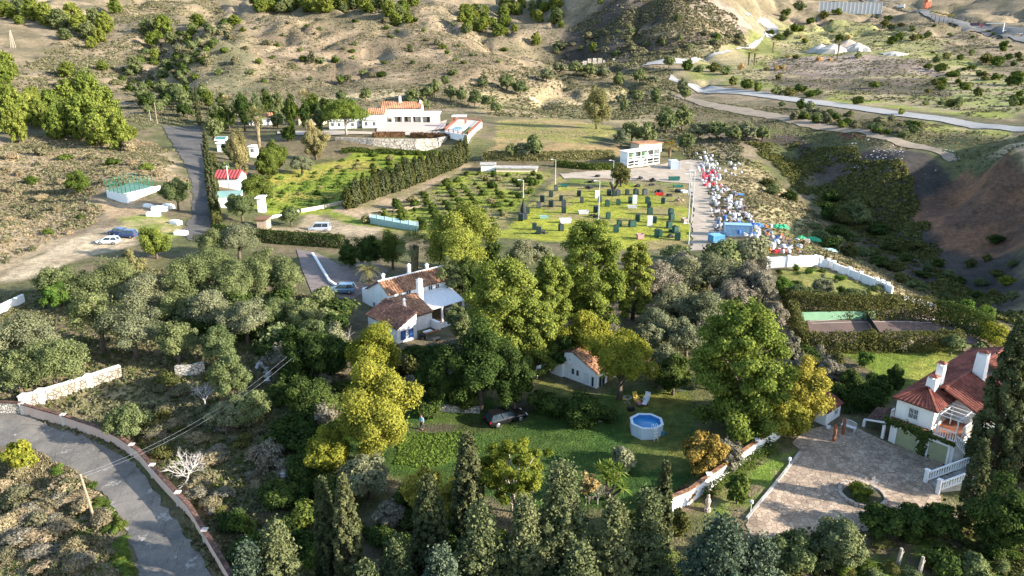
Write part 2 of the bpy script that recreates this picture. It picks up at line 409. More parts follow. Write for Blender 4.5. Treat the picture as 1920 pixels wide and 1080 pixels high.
# ------------------------------------------------------------------ ground: one sheet out to the horizon
def zone(*px): return [(p[0], p[1]) for p in GP(*px)]
ZONES = [   # outline traced on the ground, two earth / grass tones (a few with shade put in), roughness of the border in metres, share of the second tone
    # hills
    (zone((250, 170), (330, 90), (420, 60), (520, 100), (480, 195), (380, 215), (300, 210)), (.20, .165, .105), (.12, .115, .07), 14, .5),
    (zone((560, 40), (850, 70), (990, 125), (880, 175), (620, 160), (480, 120), (470, 40)), (.265, .205, .14), (.155, .122, .083), 12, .5),
    (zone((690, 172), (760, 168), (760, 180), (600, 190), (560, 185)), (.42, .35, .22), (.33, .26, .16), 3, .4),
    (zone((1000, 115), (1060, 60), (1130, 5), (1290, 0), (1270, 45), (1150, 60), (1260, 80), (1360, 70), (1400, 85), (1270, 112)), (.085, .07, .058), (.055, .047, .04), 10, .5),  # shade of the quarry hill's left face put into the tone
    (zone((1270, 3), (1370, 10), (1412, 55), (1380, 90), (1350, 50), (1290, 38)), (.25, .205, .165), (.17, .14, .115), 7, .45),
    # valley floor
    (zone((900, 170), (1260, 150), (1290, 230), (1250, 280), (1180, 230), (900, 210)), (.27, .22, .13), (.15, .14, .07), 12, .5),
    (zone((970, 178), (1280, 168), (1280, 172), (970, 184)), (.36, .30, .21), (.3, .25, .17), 2, .3),
    (zone((1300, 100), (1480, 60), (1600, 60), (1740, 80), (1850, 120), (1850, 200), (1300, 150)), (.27, .23, .13), (.17, .18, .06), 14, .5),
    (zone((1440, 112), (1600, 100), (1730, 112), (1790, 140), (1600, 148), (1440, 138)), (.25, .20, .165), (.17, .135, .11), 6, .5),
    (zone((1440, 142), (1620, 148), (1800, 150), (1780, 182), (1600, 172), (1450, 160)), (.14, .11, .085), (.09, .08, .055), 5, .5),
    (zone((1560, 176), (1700, 184), (1900, 200), (1910, 228), (1700, 205), (1540, 188)), (.19, .21, .05), (.25, .21, .12), 5, .4),
    (zone((1760, 150), (1920, 140), (1920, 215), (1800, 195)), (.21, .22, .08), (.25, .21, .13), 8, .5),
    (zone((1440, 35), (1600, 40), (1780, 75), (1740, 95), (1560, 85), (1430, 70)), (.26, .25, .10), (.20, .19, .09), 14, .5),
    # right slope and gully
    (zone((1340, 320), (1420, 300), (1560, 440), (1740, 560), (1830, 610), (1760, 600), (1560, 510), (1440, 450), (1370, 400)), (.30, .25, .145), (.17, .19, .06), 3, .4),
    (zone((1400, 262), (1490, 275), (1560, 380), (1700, 520), (1860, 600), (1920, 560), (1920, 330), (1800, 340), (1750, 290), (1600, 280), (1480, 245)), (.07, .056, .046), (.045, .04, .036), 4, .5),  # earth tone darkened to carry the gully's shade
    (zone((1810, 320), (1900, 300), (1960, 330), (1960, 440), (1780, 470), (1700, 400)), (.20, .105, .06), (.12, .072, .05), 3, .5),
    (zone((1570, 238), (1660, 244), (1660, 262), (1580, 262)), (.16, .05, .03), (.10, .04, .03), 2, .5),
    (zone((1860, 292), (1890, 272), (1990, 268), (2000, 320), (1920, 312)), (.43, .33, .22), (.35, .25, .16), 2, .4),
    (zone((1440, 192), (1600, 212), (1760, 232), (1740, 244), (1640, 240), (1500, 222), (1420, 205)), (.15, .12, .08), (.09, .085, .045), 4, .5),
    (zone((1700, 226), (1900, 245), (1900, 262), (1800, 252), (1710, 240)), (.30, .25, .13), (.21, .22, .06), 3, .5),
    (zone((1310, 250), (1420, 240), (1420, 300), (1330, 300)), (.25, .20, .13), (.16, .13, .09), 4, .5),
    # orchards, fields
    (zone((470, 340), (540, 320), (640, 300), (660, 285), (880, 282), (872, 305), (780, 345), (640, 395), (500, 405), (470, 380)), (.18, .215, .03), (.25, .22, .05), 2, .35),
    (zone((670, 420), (780, 370), (880, 322), (1035, 322), (1000, 360), (930, 440), (800, 450)), (.19, .215, .035), (.21, .18, .08), 2, .4),
    (zone((1045, 333), (1200, 333), (1290, 345), (1300, 460), (1200, 470), (930, 445)), (.24, .25, .035), (.235, .19, .085), 2, .40),
    (zone((1060, 326), (1300, 318), (1310, 340), (1240, 352), (1180, 345), (1060, 345)), (.215, .175, .105), (.13, .17, .035), 2, .5),
    (zone((935, 226), (1040, 222), (1120, 232), (1170, 245), (1110, 270), (930, 268)), (.20, .19, .06), (.255, .195, .095), 3, .45),
    (zone((930, 270), (1150, 275), (1200, 300), (900, 300)), (.16, .14, .06), (.25, .18, .09), 3, .5),
    (zone((590, 392), (640, 400), (700, 420), (660, 425)), (.14, .19, .03), (.2, .2, .05), 1, .4),
    (zone((580, 400), (650, 420), (720, 428), (690, 445), (520, 435), (490, 430), (560, 425)), (.32, .255, .175), (.26, .21, .14), 1, .4),
    (zone((620, 395), (740, 345), (875, 295), (885, 312), (780, 362), (690, 412)), (.33, .25, .165), (.22, .19, .10), 1, .4),
    # left hill and parking
    (zone((-40, 260), (240, 245), (330, 300), (345, 345), (200, 350), (230, 420), (80, 470), (-60, 560)), (.30, .237, .158), (.195, .152, .1), 5, .45),
    (zone((90, 470), (180, 428), (250, 425), (260, 460), (170, 480), (60, 520), (0, 545), (0, 520)), (.36, .295, .205), (.30, .24, .165), 1.2, .4),
    (zone((210, 400), (300, 400), (350, 430), (320, 455), (250, 440)), (.30, .26, .12), (.18, .21, .05), 1.5, .45),
    (zone((180, 372), (290, 380), (300, 400), (200, 410)), (.34, .25, .155), (.28, .2, .12), 1.2, .4),
    # foreground left rough ground
    (zone((-80, 540), (300, 480), (600, 520), (640, 700), (520, 700), (500, 1080), (420, 1100), (280, 880), (180, 815), (-80, 770)), (.155, .12, .075), (.11, .105, .05), 3, .5),
    (zone((20, 715), (230, 655), (300, 690), (180, 720), (60, 760)), (.235, .18, .105), (.17, .15, .06), 1.5, .45),
    (zone((80, 760), (240, 705), (330, 760), (300, 830), (200, 815)), (.25, .205, .115), (.16, .15, .07), 1.2, .45),
    (zone((-60, 850), (90, 870), (180, 930), (235, 1010), (255, 1100), (-60, 1120)), (.205, .175, .11), (.11, .135, .045), 1.5, .5),
    (zone((330, 880), (480, 860), (560, 1000), (460, 1100), (400, 1020)), (.085, .095, .035), (.13, .105, .065), 2, .5),
    # lawns
    (zone((500, 730), (620, 790), (780, 745), (900, 740), (1000, 770), (1130, 740), (1290, 730), (1330, 900), (1220, 960), (1000, 960), (760, 900), (640, 850), (520, 800)), (.04, .08, .018), (.06, .092, .022), 1.5, .4),  # lawn colour lowered to put the tree shade into it
    (zone((1150, 735), (1290, 735), (1300, 880), (1200, 890), (1180, 800)), (.135, .135, .035), (.09, .115, .03), 1.5, .45),
    (zone((740, 815), (880, 815), (900, 850), (800, 880), (740, 870)), (.10, .165, .025), (.085, .13, .025), 1, .5),
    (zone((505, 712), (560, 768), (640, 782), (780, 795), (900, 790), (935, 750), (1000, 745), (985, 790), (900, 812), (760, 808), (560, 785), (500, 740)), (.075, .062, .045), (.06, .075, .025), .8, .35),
    (zone((1000, 700), (1050, 720), (1120, 740), (1090, 748), (980, 725)), (.20, .15, .09), (.14, .14, .04), .8, .5),
    (zone((1560, 655), (1720, 648), (1820, 640), (1760, 690), (1660, 760), (1600, 760), (1640, 700)), (.115, .155, .025), (.10, .12, .025), 1, .4),
    (zone((1690, 690), (1760, 660), (1800, 660), (1720, 730)), (.19, .20, .04), (.14, .17, .03), .8, .4),
    (zone((1455, 505), (1540, 505), (1660, 545), (1680, 572), (1590, 580), (1480, 552)), (.16, .17, .045), (.21, .19, .06), 1, .45),
    (zone((1300, 960), (1340, 920), (1400, 890), (1480, 840), (1505, 850), (1440, 930), (1400, 980)), (.11, .165, .028), (.16, .13, .075), .8, .3),
    (zone((1300, 900), (1400, 860), (1420, 870), (1320, 960), (1260, 960)), (.115, .13, .03), (.15, .11, .07), 1, .5),
    (zone((1560, 1000), (1850, 990), (1920, 1010), (1920, 1100), (1400, 1100), (1400, 1040)), (.10, .075, .05), (.08, .115, .025), 1.2, .5),
]
def build_ground():
    rows = np.concatenate([np.array([-60, -40, -22, -8, 4, 14]), np.geomspace(22, 3400, 460)])
    cols = np.linspace(-1, 1, 520)
    cols = np.sign(cols) * (np.abs(cols) * .62 + .38 * np.abs(cols) ** 3)
    yy, cc = np.meshgrid(rows, cols, indexing='ij')
    xx = cc * (95 + 1.15 * np.maximum(yy, 0))
    x, y = xx.ravel(), yy.ravel(); z = hgt(x, y)
    nr, nc = len(rows), len(cols)
    me = bpy.data.meshes.new('ground')
    idx = np.arange(nr * nc).reshape(nr, nc)
    q = np.stack([idx[:-1, :-1], idx[:-1, 1:], idx[1:, 1:], idx[1:, :-1]], -1).reshape(-1, 4)
    me.vertices.add(len(x)); me.vertices.foreach_set('co', np.stack([x, y, z], 1).ravel())
    me.loops.add(q.size); me.loops.foreach_set('vertex_index', q.ravel().astype(np.int32))
    me.polygons.add(len(q)); me.polygons.foreach_set('loop_start', np.arange(0, q.size, 4, dtype=np.int32))
    me.polygons.foreach_set('use_smooth', np.ones(len(q), bool))
    me.update()
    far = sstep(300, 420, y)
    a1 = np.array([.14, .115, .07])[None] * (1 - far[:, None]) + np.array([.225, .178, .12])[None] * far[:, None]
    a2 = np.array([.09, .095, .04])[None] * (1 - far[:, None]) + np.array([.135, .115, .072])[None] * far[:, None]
    n1 = fbm(x / 21, y / 21, 31, 5) + .6 * fbm(x / 4.3, y / 4.3, 41, 3) * (y < 420)
    w = sstep(-.22, .22, n1)[:, None]
    col = a1 * (1 - w) + a2 * w
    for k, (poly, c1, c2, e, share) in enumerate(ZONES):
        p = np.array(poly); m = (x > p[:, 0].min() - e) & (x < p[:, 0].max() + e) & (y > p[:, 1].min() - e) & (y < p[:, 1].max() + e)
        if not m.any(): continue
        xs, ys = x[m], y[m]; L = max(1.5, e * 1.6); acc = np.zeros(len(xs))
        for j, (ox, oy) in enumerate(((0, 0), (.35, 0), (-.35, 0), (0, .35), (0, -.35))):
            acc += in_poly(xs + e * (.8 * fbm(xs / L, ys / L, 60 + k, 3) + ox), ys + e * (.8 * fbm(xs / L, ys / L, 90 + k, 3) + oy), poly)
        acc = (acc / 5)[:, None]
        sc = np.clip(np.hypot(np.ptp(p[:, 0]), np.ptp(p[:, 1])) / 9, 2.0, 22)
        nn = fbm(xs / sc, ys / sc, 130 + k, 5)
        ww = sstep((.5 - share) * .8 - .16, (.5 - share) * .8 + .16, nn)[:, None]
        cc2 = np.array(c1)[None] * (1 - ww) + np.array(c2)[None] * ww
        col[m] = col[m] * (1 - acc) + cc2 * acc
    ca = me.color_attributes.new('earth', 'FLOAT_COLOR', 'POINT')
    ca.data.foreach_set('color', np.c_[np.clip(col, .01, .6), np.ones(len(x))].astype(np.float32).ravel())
    m, nt, out = new_mat('earth_and_grass')
    at = N(nt, 'ShaderNodeAttribute', attribute_name='earth')
    p = geo_pos(nt)
    n1 = noise(nt, .9, 6, .72, vec=p); n2 = noise(nt, .16, 6, .78, vec=p); n3 = noise(nt, 4.5, 3, .6, vec=p)
    c1 = ramp(nt, n1, [(.28, (.52, .54, .5)), (.5, (.95, .95, .95)), (.72, (1.42, 1.38, 1.32))])
    c2 = ramp(nt, n2, [(.32, (.55, .57, .53)), (.47, (.95, .95, .94)), (.66, (1.28, 1.25, 1.2))])
    c3 = ramp(nt, n3, [(.3, (.78, .78, .78)), (.68, (1.2, 1.2, 1.2))])
    c = mix(nt, 1.0, mix(nt, 1.0, mix(nt, 1.0, at.outputs['Color'], c1, 'MULTIPLY'), c2, 'MULTIPLY'), c3, 'MULTIPLY')
    ad = N(nt, 'ShaderNodeMath', operation='ADD'); nt.links.new(n1, ad.inputs[0]); nt.links.new(n3, ad.inputs[1])
    bsdf(nt, out, c, .95, .1, bump=ad.outputs[0], bstr=.55, bdist=.35)
    me.materials.append(m)
    o = bpy.data.objects.new('ground', me); COL.objects.link(o)
    tag(o, kind='structure')
build_ground()

def drape(name, px, m, off=.06, cell=None, world=None, kind='structure', rag=0):
    """a paved or surfaced sheet laid over the ground inside an outline traced along its border"""
    P = world or GP(*px)
    P = [(p[0], p[1]) for p in P]
    if rag:                                  # crumbling border
        Q = []
        for i, p in enumerate(P):
            q = P[(i + 1) % len(P)]; n_ = max(1, int(math.hypot(q[0] - p[0], q[1] - p[1]) / (rag * 2.2)))
            for k in range(n_):
                x, y = p[0] + (q[0] - p[0]) * k / n_, p[1] + (q[1] - p[1]) * k / n_
                Q.append((x + rag * (vnoise([x / rag / 3], [y / rag / 3], 3)[0] + .5 * vnoise([x / rag], [y / rag], 5)[0]), y + rag * (vnoise([x / rag / 3], [y / rag / 3], 4)[0] + .5 * vnoise([x / rag], [y / rag], 6)[0])))
        P = Q
    a = np.array(P); dist = a[:, 1].mean()
    cell = cell or max(1.0, dist / 90)
    bm = bmesh.new()
    f = bm.faces.new([bm.verts.new((x, y, 0)) for x, y in P])
    for ax in (0, 1):
        for t in np.arange(a[:, ax].min() + cell, a[:, ax].max(), cell):
            co = [0, 0, 0]; no = [0, 0, 0]; co[ax] = t; no[ax] = 1
            bmesh.ops.bisect_plane(bm, geom=bm.verts[:] + bm.edges[:] + bm.faces[:], plane_co=co, plane_no=no)
    bmesh.ops.triangulate(bm, faces=bm.faces[:])
    bm.normal_update()
    xs = np.array([v.co[:2] for v in bm.verts]); z = hgt(xs[:, 0], xs[:, 1])
    for v, h in zip(bm.verts, z): v.co.z = h + off + .0006 * max(0, v.co.y - 60)
    for fc in bm.faces:
        if fc.normal.z < 0: fc.normal_flip()
        fc.smooth = True
    me = bpy.data.meshes.new(name); bm.to_mesh(me); bm.free(); me.materials.append(m)
    o = bpy.data.objects.new(name, me); COL.objects.link(o); tag(o, kind=kind)
    return o
def strip(a, b): return list(a) + list(b)[::-1]

def asphalt(name, base, light, patch, ps=.18):
    m, nt, out = new_mat(name); p = geo_pos(nt)
    n1 = noise(nt, ps, 5, .7, vec=p); n2 = noise(nt, 7, 3, .6, vec=p); n3 = noise(nt, .55, 4, .75, vec=p)
    c = ramp(nt, n1, [(.36, base), (.6, light)])
    f = ramp(nt, n3, [(.60, (0, 0, 0)), (.66, (1, 1, 1))])
    c = mix(nt, f, c, patch)
    g = ramp(nt, n2, [(.3, (.8, .8, .8)), (.7, (1.18, 1.18, 1.18))])
    dn = N(nt, 'ShaderNodeTexNoise'); dn.inputs['Scale'].default_value = .8; nt.links.new(p, dn.inputs['Vector'])
    wp = N(nt, 'ShaderNodeVectorMath', operation='MULTIPLY_ADD'); nt.links.new(dn.outputs['Color'], wp.inputs[0]); wp.inputs[1].default_value = (1.6, 1.6, 0); nt.links.new(p, wp.inputs[2])
    vo = N(nt, 'ShaderNodeTexVoronoi', feature='DISTANCE_TO_EDGE'); vo.inputs['Scale'].default_value = .34; nt.links.new(wp.outputs[0], vo.inputs['Vector'])
    g = mix(nt, 1.0, g, ramp(nt, vo.outputs['Distance'], [(.004, (.7, .68, .66)), (.018, (1, 1, 1))]), 'MULTIPLY')
    bsdf(nt, out, mix(nt, 1.0, c, g, 'MULTIPLY'), .85, .25, bump=n2, bstr=.25)
    return m
M_ROAD = asphalt('old_asphalt', (.105, .098, .09), (.20, .178, .15), (.30, .275, .24))
M_TRACK = asphalt('dark_track', (.05, .048, .046), (.095, .085, .075), (.12, .11, .10))
M_PALE = asphalt('pale_road', (.23, .225, .215), (.30, .29, .275), (.27, .26, .245), .05)
M_DIRT = mat('dirt_track', (.25, .20, .145), (.17, .135, .095), .18, .95)
M_CONC = mat('worn_concrete', (.42, .40, .37), (.23, .21, .19), .8, .9)
TRK = strip([(1262, 176), (1330, 192), (1420, 207), (1500, 222), (1580, 240), (1660, 256), (1730, 272), (1795, 300)],
            [(1264, 181), (1324, 202), (1408, 218), (1488, 233), (1565, 247), (1652, 263), (1723, 280), (1783, 304)])
PRD = strip([(1258, 140), (1300, 158), (1450, 178), (1600, 197), (1750, 217), (1940, 239)],
            [(1254, 150), (1293, 164), (1443, 185), (1592, 205), (1742, 226), (1940, 247)])
RDP = strip([(-30, 838), (30, 838), (65, 845), (100, 866), (145, 886), (190, 922), (220, 962), (240, 1006), (254, 1050), (262, 1100)],
                    [(-30, 770), (45, 778), (120, 806), (190, 832), (240, 862), (280, 902), (312, 952), (350, 1008), (382, 1050), (408, 1100)])
drape('road', RDP, M_ROAD, .05, 1.2, rag=.3)
drape('farm_road', strip([(304, 237), (318, 262), (343, 300), (360, 345), (360, 400), (346, 428), (352, 450)],
                         [(374, 237), (386, 262), (388, 300), (390, 350), (396, 400), (400, 430), (400, 460)]), M_TRACK, .05, 1.5, rag=.5)
drape('pale_road', PRD, M_PALE, .1, 5, rag=.25)
drape('quarry_road', strip([(1395, 26), (1430, 34), (1460, 50), (1456, 66), (1425, 82), (1385, 94), (1330, 105), (1290, 113), (1215, 119)],
                           [(1402, 31), (1424, 42), (1438, 55), (1430, 70), (1404, 85), (1370, 99), (1330, 113), (1285, 121), (1200, 125)]), M_PALE, .3, 6, rag=1.2)
drape('dirt_track', TRK, M_DIRT, .08, 4, rag=1.2)
drape('motorway', strip([(1640, 0), (1675, 3), (1778, 34), (1847, 48), (1945, 70)], [(1600, 3), (1698, 21), (1732, 30), (1789, 47), (1858, 67), (1945, 87)]), asphalt('motorway_asphalt', (.10, .10, .10), (.13, .13, .125), (.14, .135, .13), .02), .3, 8)
drape('gravel_yard', [(1050, 327), (1170, 320), (1290, 300), (1318, 298), (1348, 470), (1296, 470), (1300, 400), (1294, 345), (1230, 340), (1130, 336), (1055, 336)], mat('grey_gravel', (.36, .30, .235), (.25, .205, .155), .4, .95), .05, 2.5, rag=.7)
drape('concrete_path', [(516, 626), (534, 630), (524, 655), (511, 690), (506, 716), (496, 716), (494, 692), (489, 684), (480, 704), (474, 694), (498, 652)], M_CONC, .05, .7, rag=.2)
drape('forecourt', [(556, 468), (592, 474), (640, 500), (700, 492), (730, 508), (692, 545), (660, 562), (612, 560), (585, 550), (566, 505)], mat('dark_paving', (.19, .15, .135), (.12, .10, .09), .9), .05, 1.2)

# ------------------------------------------------------------------ trees and shrubs: tapered trunk with limbs, crown of many small leaf sprays
def cards_mesh(name, C, Nn, S, T, m, aspect=1.5, droop=0.0):
    """leaf sprays: one small folded quad per row. C centres, Nn facing, S size, T tint"""
    n = len(C); r = np.random.default_rng(len(C) * 7 + 3)
    Nn = Nn / (np.linalg.norm(Nn, axis=1, keepdims=True) + 1e-9)
    t = r.normal(size=(n, 3)); t[:, 2] -= droop
    t -= (t * Nn).sum(1, keepdims=True) * Nn; t /= (np.linalg.norm(t, axis=1, keepdims=True) + 1e-9)
    b = np.cross(Nn, t); S = S[:, None]
    V = np.stack([C - t * S * aspect * .5, C + b * S * .5 - Nn * S * .18, C + t * S * aspect * .5, C - b * S * .5 - Nn * S * .18], 1).reshape(-1, 3)
    me = bpy.data.meshes.new(name)
    me.vertices.add(4 * n); me.vertices.foreach_set('co', V.astype(np.float32).ravel())
    me.loops.add(4 * n); me.loops.foreach_set('vertex_index', np.arange(4 * n, dtype=np.int32))
    me.polygons.add(n); me.polygons.foreach_set('loop_start', np.arange(0, 4 * n, 4, dtype=np.int32))
    me.update()
    at = me.attributes.new('tint', 'FLOAT', 'FACE'); at.data.foreach_set('value', np.clip(T, 0, 1).astype(np.float32))
    me.materials.append(m)
    return me

def clumps_for(kind, r):
    """clump centres (unit height, unit width), radii and vertical squash"""
    C, Rd = [], []
    if kind in ('olive', 'round', 'bush', 'feather', 'euca', 'autumn', 'spread'):
        n, cz_, rx, rz, rr = {'olive': (46, .54, .38, .38, .13), 'round': (50, .53, .38, .40, .13), 'bush': (22, .44, .36, .38, .19), 'feather': (60, .64, .42, .28, .075), 'euca': (50, .54, .34, .42, .12), 'autumn': (44, .54, .37, .38, .12), 'spread': (46, .68, .42, .27, .12)}[kind]
        i = 0
        while len(C) < n and i < 4000:
            i += 1
            d = r.normal(size=3); d /= np.linalg.norm(d)
            if kind in ('olive', 'feather', 'spread') and d[2] < -.55: continue
            q = d * (r.random() ** .4)
            wob = 1 + .22 * math.sin(3 * math.atan2(d[1], d[0]) + 7 * r.random()) * (1 if kind != 'bush' else .5)
            p = np.array([q[0] * rx * wob, q[1] * rx * wob, cz_ + q[2] * rz * (1 + .15 * r.normal())])
            rad = rr * r.uniform(.65, 1.25)
            if all(np.linalg.norm(p - c) > .55 * rad for c in C): C.append(p); Rd.append(rad)
        sq = {'euca': 1.25, 'feather': .7}.get(kind, .85)
    elif kind == 'pine':
        n = 84
        for i in range(n):
            z = .10 + .88 * (i + r.random()) / n
            prof = .5 * math.sqrt(max(.03, 1 - ((z - .42) / .60) ** 2))
            a = i * 2.4 + r.normal() * .4; rad = prof * r.uniform(.4, .95)
            C.append(np.array([rad * math.cos(a), rad * math.sin(a), z])); Rd.append(r.uniform(.075, .135))
        sq = .62
    elif kind == 'umbrella':
        for i in range(40):
            a = i * 2.4; q = math.sqrt((i + .5) / 40)
            C.append(np.array([.43 * q * math.cos(a), .43 * q * math.sin(a), .50 + .34 * (1 - q * q) + .04 * r.normal()])); Rd.append(r.uniform(.10, .15))
        sq = .8
    elif kind == 'conifer':
        n = 320
        for i in range(n):
            z = .05 + .93 * (i + r.random()) / n
            prof = .5 * (1 - z) ** .8 * (.86 + .2 * math.sin(z * 23)) + .02
            a = i * 2.4 + r.normal() * .3; rad = prof * r.uniform(.4, 1.08)
            C.append(np.array([rad * math.cos(a), rad * math.sin(a), z + .02 * r.normal()])); Rd.append(r.uniform(.028, .062) * (1.25 - .6 * z))
        sq = .75
    elif kind == 'cypress':
        n = 190
        for i in range(n):
            z = .03 + .95 * (i + r.random()) / n
            prof = .5 * min(1, (z / .16) ** .5) * max(.04, 1 - z ** 2.6) ** .8
            a = i * 2.4 + r.normal() * .4; rad = prof * r.uniform(.68, .92)
            C.append(np.array([rad * math.cos(a), rad * math.sin(a), z])); Rd.append(r.uniform(.06, .11) * (1.15 - .75 * z))
        sq = .42       # clump radii are in widths; the height is several widths
    return C, Rd, sq

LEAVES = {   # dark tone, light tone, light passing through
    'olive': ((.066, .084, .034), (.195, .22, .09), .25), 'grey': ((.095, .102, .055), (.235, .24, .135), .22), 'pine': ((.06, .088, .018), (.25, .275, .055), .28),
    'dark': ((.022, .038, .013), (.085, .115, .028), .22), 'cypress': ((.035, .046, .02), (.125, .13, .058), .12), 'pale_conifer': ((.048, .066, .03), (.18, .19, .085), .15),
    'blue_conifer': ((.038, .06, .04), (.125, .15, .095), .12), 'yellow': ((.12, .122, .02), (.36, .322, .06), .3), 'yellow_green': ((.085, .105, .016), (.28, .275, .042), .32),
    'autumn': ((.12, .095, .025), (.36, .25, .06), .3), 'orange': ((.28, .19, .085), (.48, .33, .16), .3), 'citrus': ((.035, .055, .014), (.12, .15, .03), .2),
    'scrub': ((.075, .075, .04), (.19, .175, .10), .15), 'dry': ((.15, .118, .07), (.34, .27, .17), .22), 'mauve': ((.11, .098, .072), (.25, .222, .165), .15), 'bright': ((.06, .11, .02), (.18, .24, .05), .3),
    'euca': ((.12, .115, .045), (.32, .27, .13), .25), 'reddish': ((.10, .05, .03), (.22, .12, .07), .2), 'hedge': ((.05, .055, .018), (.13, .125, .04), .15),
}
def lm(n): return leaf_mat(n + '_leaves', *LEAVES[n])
BARK = mat('bark', (.13, .10, .075), (.065, .05, .038), 6, .95)
PALE_BARK = mat('pale_bark', (.36, .32, .27), (.22, .19, .155), 6, .95)

_PROTO = {}
def crown_trunk(kind, leaf, seed, ncards, leafsize, w, h):
    """meshes of a tree w metres wide and h high"""
    r = np.random.default_rng(seed)
    ncards = int(ncards * (3.4 if ncards > 2800 else 2.2)); leafsize *= (.54 if ncards > 9000 else .66)
    C, Rd, sq = clumps_for(kind, r)
    per = max(6, ncards // len(C)); asp = h / w
    cc, nn, ss, tt = [], [], [], []
    for p, rad in zip(C, Rd):
        d = r.normal(size=(per, 3)); d /= np.linalg.norm(d, axis=1, keepdims=True)
        d[:, 2] = np.where(r.random(per) < .35, np.abs(d[:, 2]), d[:, 2])
        rr = (r.uniform(.45, 1.08, per) + (r.random(per) < .07) * r.uniform(.1, .4, per))[:, None]
        base = np.array([p[0] * w, p[1] * w, p[2] * h])
        zr = rad * w * (sq if kind != 'cypress' else sq * min(asp, 6) * .9)
        if kind in ('pine', 'umbrella', 'conifer'): zr = rad * w * sq * (1.0 if kind != 'conifer' else min(1.5, .6 + .35 * asp))
        if kind in ('olive', 'round', 'bush', 'feather', 'euca', 'autumn', 'spread'): zr = rad * (.5 * w + .5 * h) * sq
        off = d * rr * np.array([rad * w, rad * w, zr])
        out = base - np.array([0, 0, h * .5]); out /= np.linalg.norm(out) + 1e-6
        pos = base + off
        if kind == 'conifer': pos[:, 2] -= .30 * np.linalg.norm(off[:, :2], axis=1) * (r.random(per))
        cc.append(pos); nn.append(d * .75 + out * .35 + np.array([0, 0, .35]) + r.normal(size=(per, 3)) * .42)
        ss.append(leafsize * r.uniform(.6, 1.35, per)); tt.append(np.clip(r.normal(.5 + .16 * r.normal(), .22, per), 0, 1))
    if kind != 'feather':                     # inner sprays between the clumps, so the crown closes
        n = int(per * len(C) * .3); A = np.array(C); i, j = r.integers(0, len(C), n), r.integers(0, len(C), n); t = r.random((n, 1)) * .5
        q = (A[i] * (1 - t) + A[j] * t) if kind in ('olive', 'round', 'bush', 'euca', 'autumn', 'spread') else A[i] * np.array([1, 1, 1]) * np.c_[1 - t, 1 - t, np.ones(n)]
        q = q * np.array([w, w, h]) + r.normal(size=(n, 3)) * .05 * w
        cc.append(q); nn.append(r.normal(size=(n, 3)) + np.array([0, 0, .5])); ss.append(leafsize * r.uniform(.8, 1.5, n)); tt.append(r.uniform(.1, .8, n))
    crown = cards_mesh('crown', np.concatenate(cc), np.concatenate(nn), np.concatenate(ss), np.concatenate(tt), lm(leaf), 1.5 if kind not in ('feather',) else 1.9, .4 if kind in ('euca', 'conifer', 'feather') else 0)
    mb = MB(); tr = {'cypress': .035, 'conifer': .035, 'bush': .02}.get(kind, .035) * max(w, h * .6)
    tr = min(tr, .42)
    top = {'cypress': .85, 'conifer': .92, 'pine': .85, 'umbrella': .66}.get(kind, .5) * h
    lean = r.normal(size=2) * .03 * h
    mb.tube([(0, 0, -.6), (lean[0] * .2, lean[1] * .2, top * .33), (lean[0] * .6, lean[1] * .6, top * .66), (lean[0], lean[1], top)], [tr * 1.35, tr, tr * .75, tr * .28], 7)
    if kind not in ('cypress', 'conifer'):
        for k in r.permutation(len(C))[:11]:
            p = C[k]; e = Vector((p[0] * w, p[1] * w, p[2] * h)); z0 = min(e.z * .75, top * r.uniform(.35, .9)); s0 = Vector((lean[0] * z0 / top, lean[1] * z0 / top, z0))
            mid = s0.lerp(e, .5) + Vector((0, 0, .04 * h))
            mb.tube([s0, mid, e], [tr * .45, tr * .3, tr * .1], 5)
    return crown, mb
def proto(kind, leaf, seed, ncards, leafsize, w, h, bark=None):
    key = (kind, leaf, seed, ncards, round(leafsize, 2), round(w, 1), round(h, 1))
    if key not in _PROTO:
        crown, mb = crown_trunk(kind, leaf, seed, ncards, leafsize, w, h)
        me = bpy.data.meshes.new('trunk'); me.from_pydata(mb.v, [], mb.f); me.materials.append(bark or BARK)
        me.polygons.foreach_set('use_smooth', [True] * len(me.polygons))
        _PROTO[key] = (crown, me)
    return _PROTO[key]
def tree_at(name, kind, leaf, p, w, h, label, cat='tree', group=None, seed=None, ncards=None, leafsize=None, rz=None, parts=True, bark=None, share=None):
    """share=(w0,h0,variants): use a shared mesh of that size, scaled"""
    seed = seed if seed is not None else random.randrange(10000)
    rz = random.uniform(0, 6.28) if rz is None else rz
    if share:
        w0, h0, var = share; ra = random.uniform(.72, 1.38) if kind == 'bush' else 1; sc_ = (w / w0 * ra, w / w0 / ra, h / h0 * (random.uniform(.6, 1.05) if ra != 1 else 1)); sd = seed % var
        crown, trunk = proto(kind, leaf, sd, ncards or 1500, leafsize or .3, w0, h0, bark)
    else:
        sc_ = (1, 1, 1)
        crown, trunk = proto(kind, leaf, seed, ncards or int(min(15000, 1400 + 95 * w * h)), leafsize or .3, w, h, bark)
    if parts:
        e = empty(name, p, rz, label, cat, group); e.scale = sc_
        for nm, me in (('crown', crown), ('trunk', trunk)):
            o = bpy.data.objects.new(nm, me); COL.objects.link(o); o.parent = e
        return e
    o = bpy.data.objects.new(name, crown); COL.objects.link(o); o.location = p; o.rotation_euler.z = rz; o.scale = sc_
    return tag(o, label, cat, group)
def size_from(px, top, base, wpx, k=.32):
    px = px - (px - 960) / (4850 - base) * (base - top) * .5      # upright trees lean outwards in a view from above
    p = G(px, base); Z = depth(p); dep = PITCH + math.atan((.5 * (top + base) - 540) / FPX)
    w = wpx * Z / FPX
    h = max(.5, ((base - top) * Z / FPX - k * w * math.sin(dep)) / math.cos(dep))
    return p, w, h
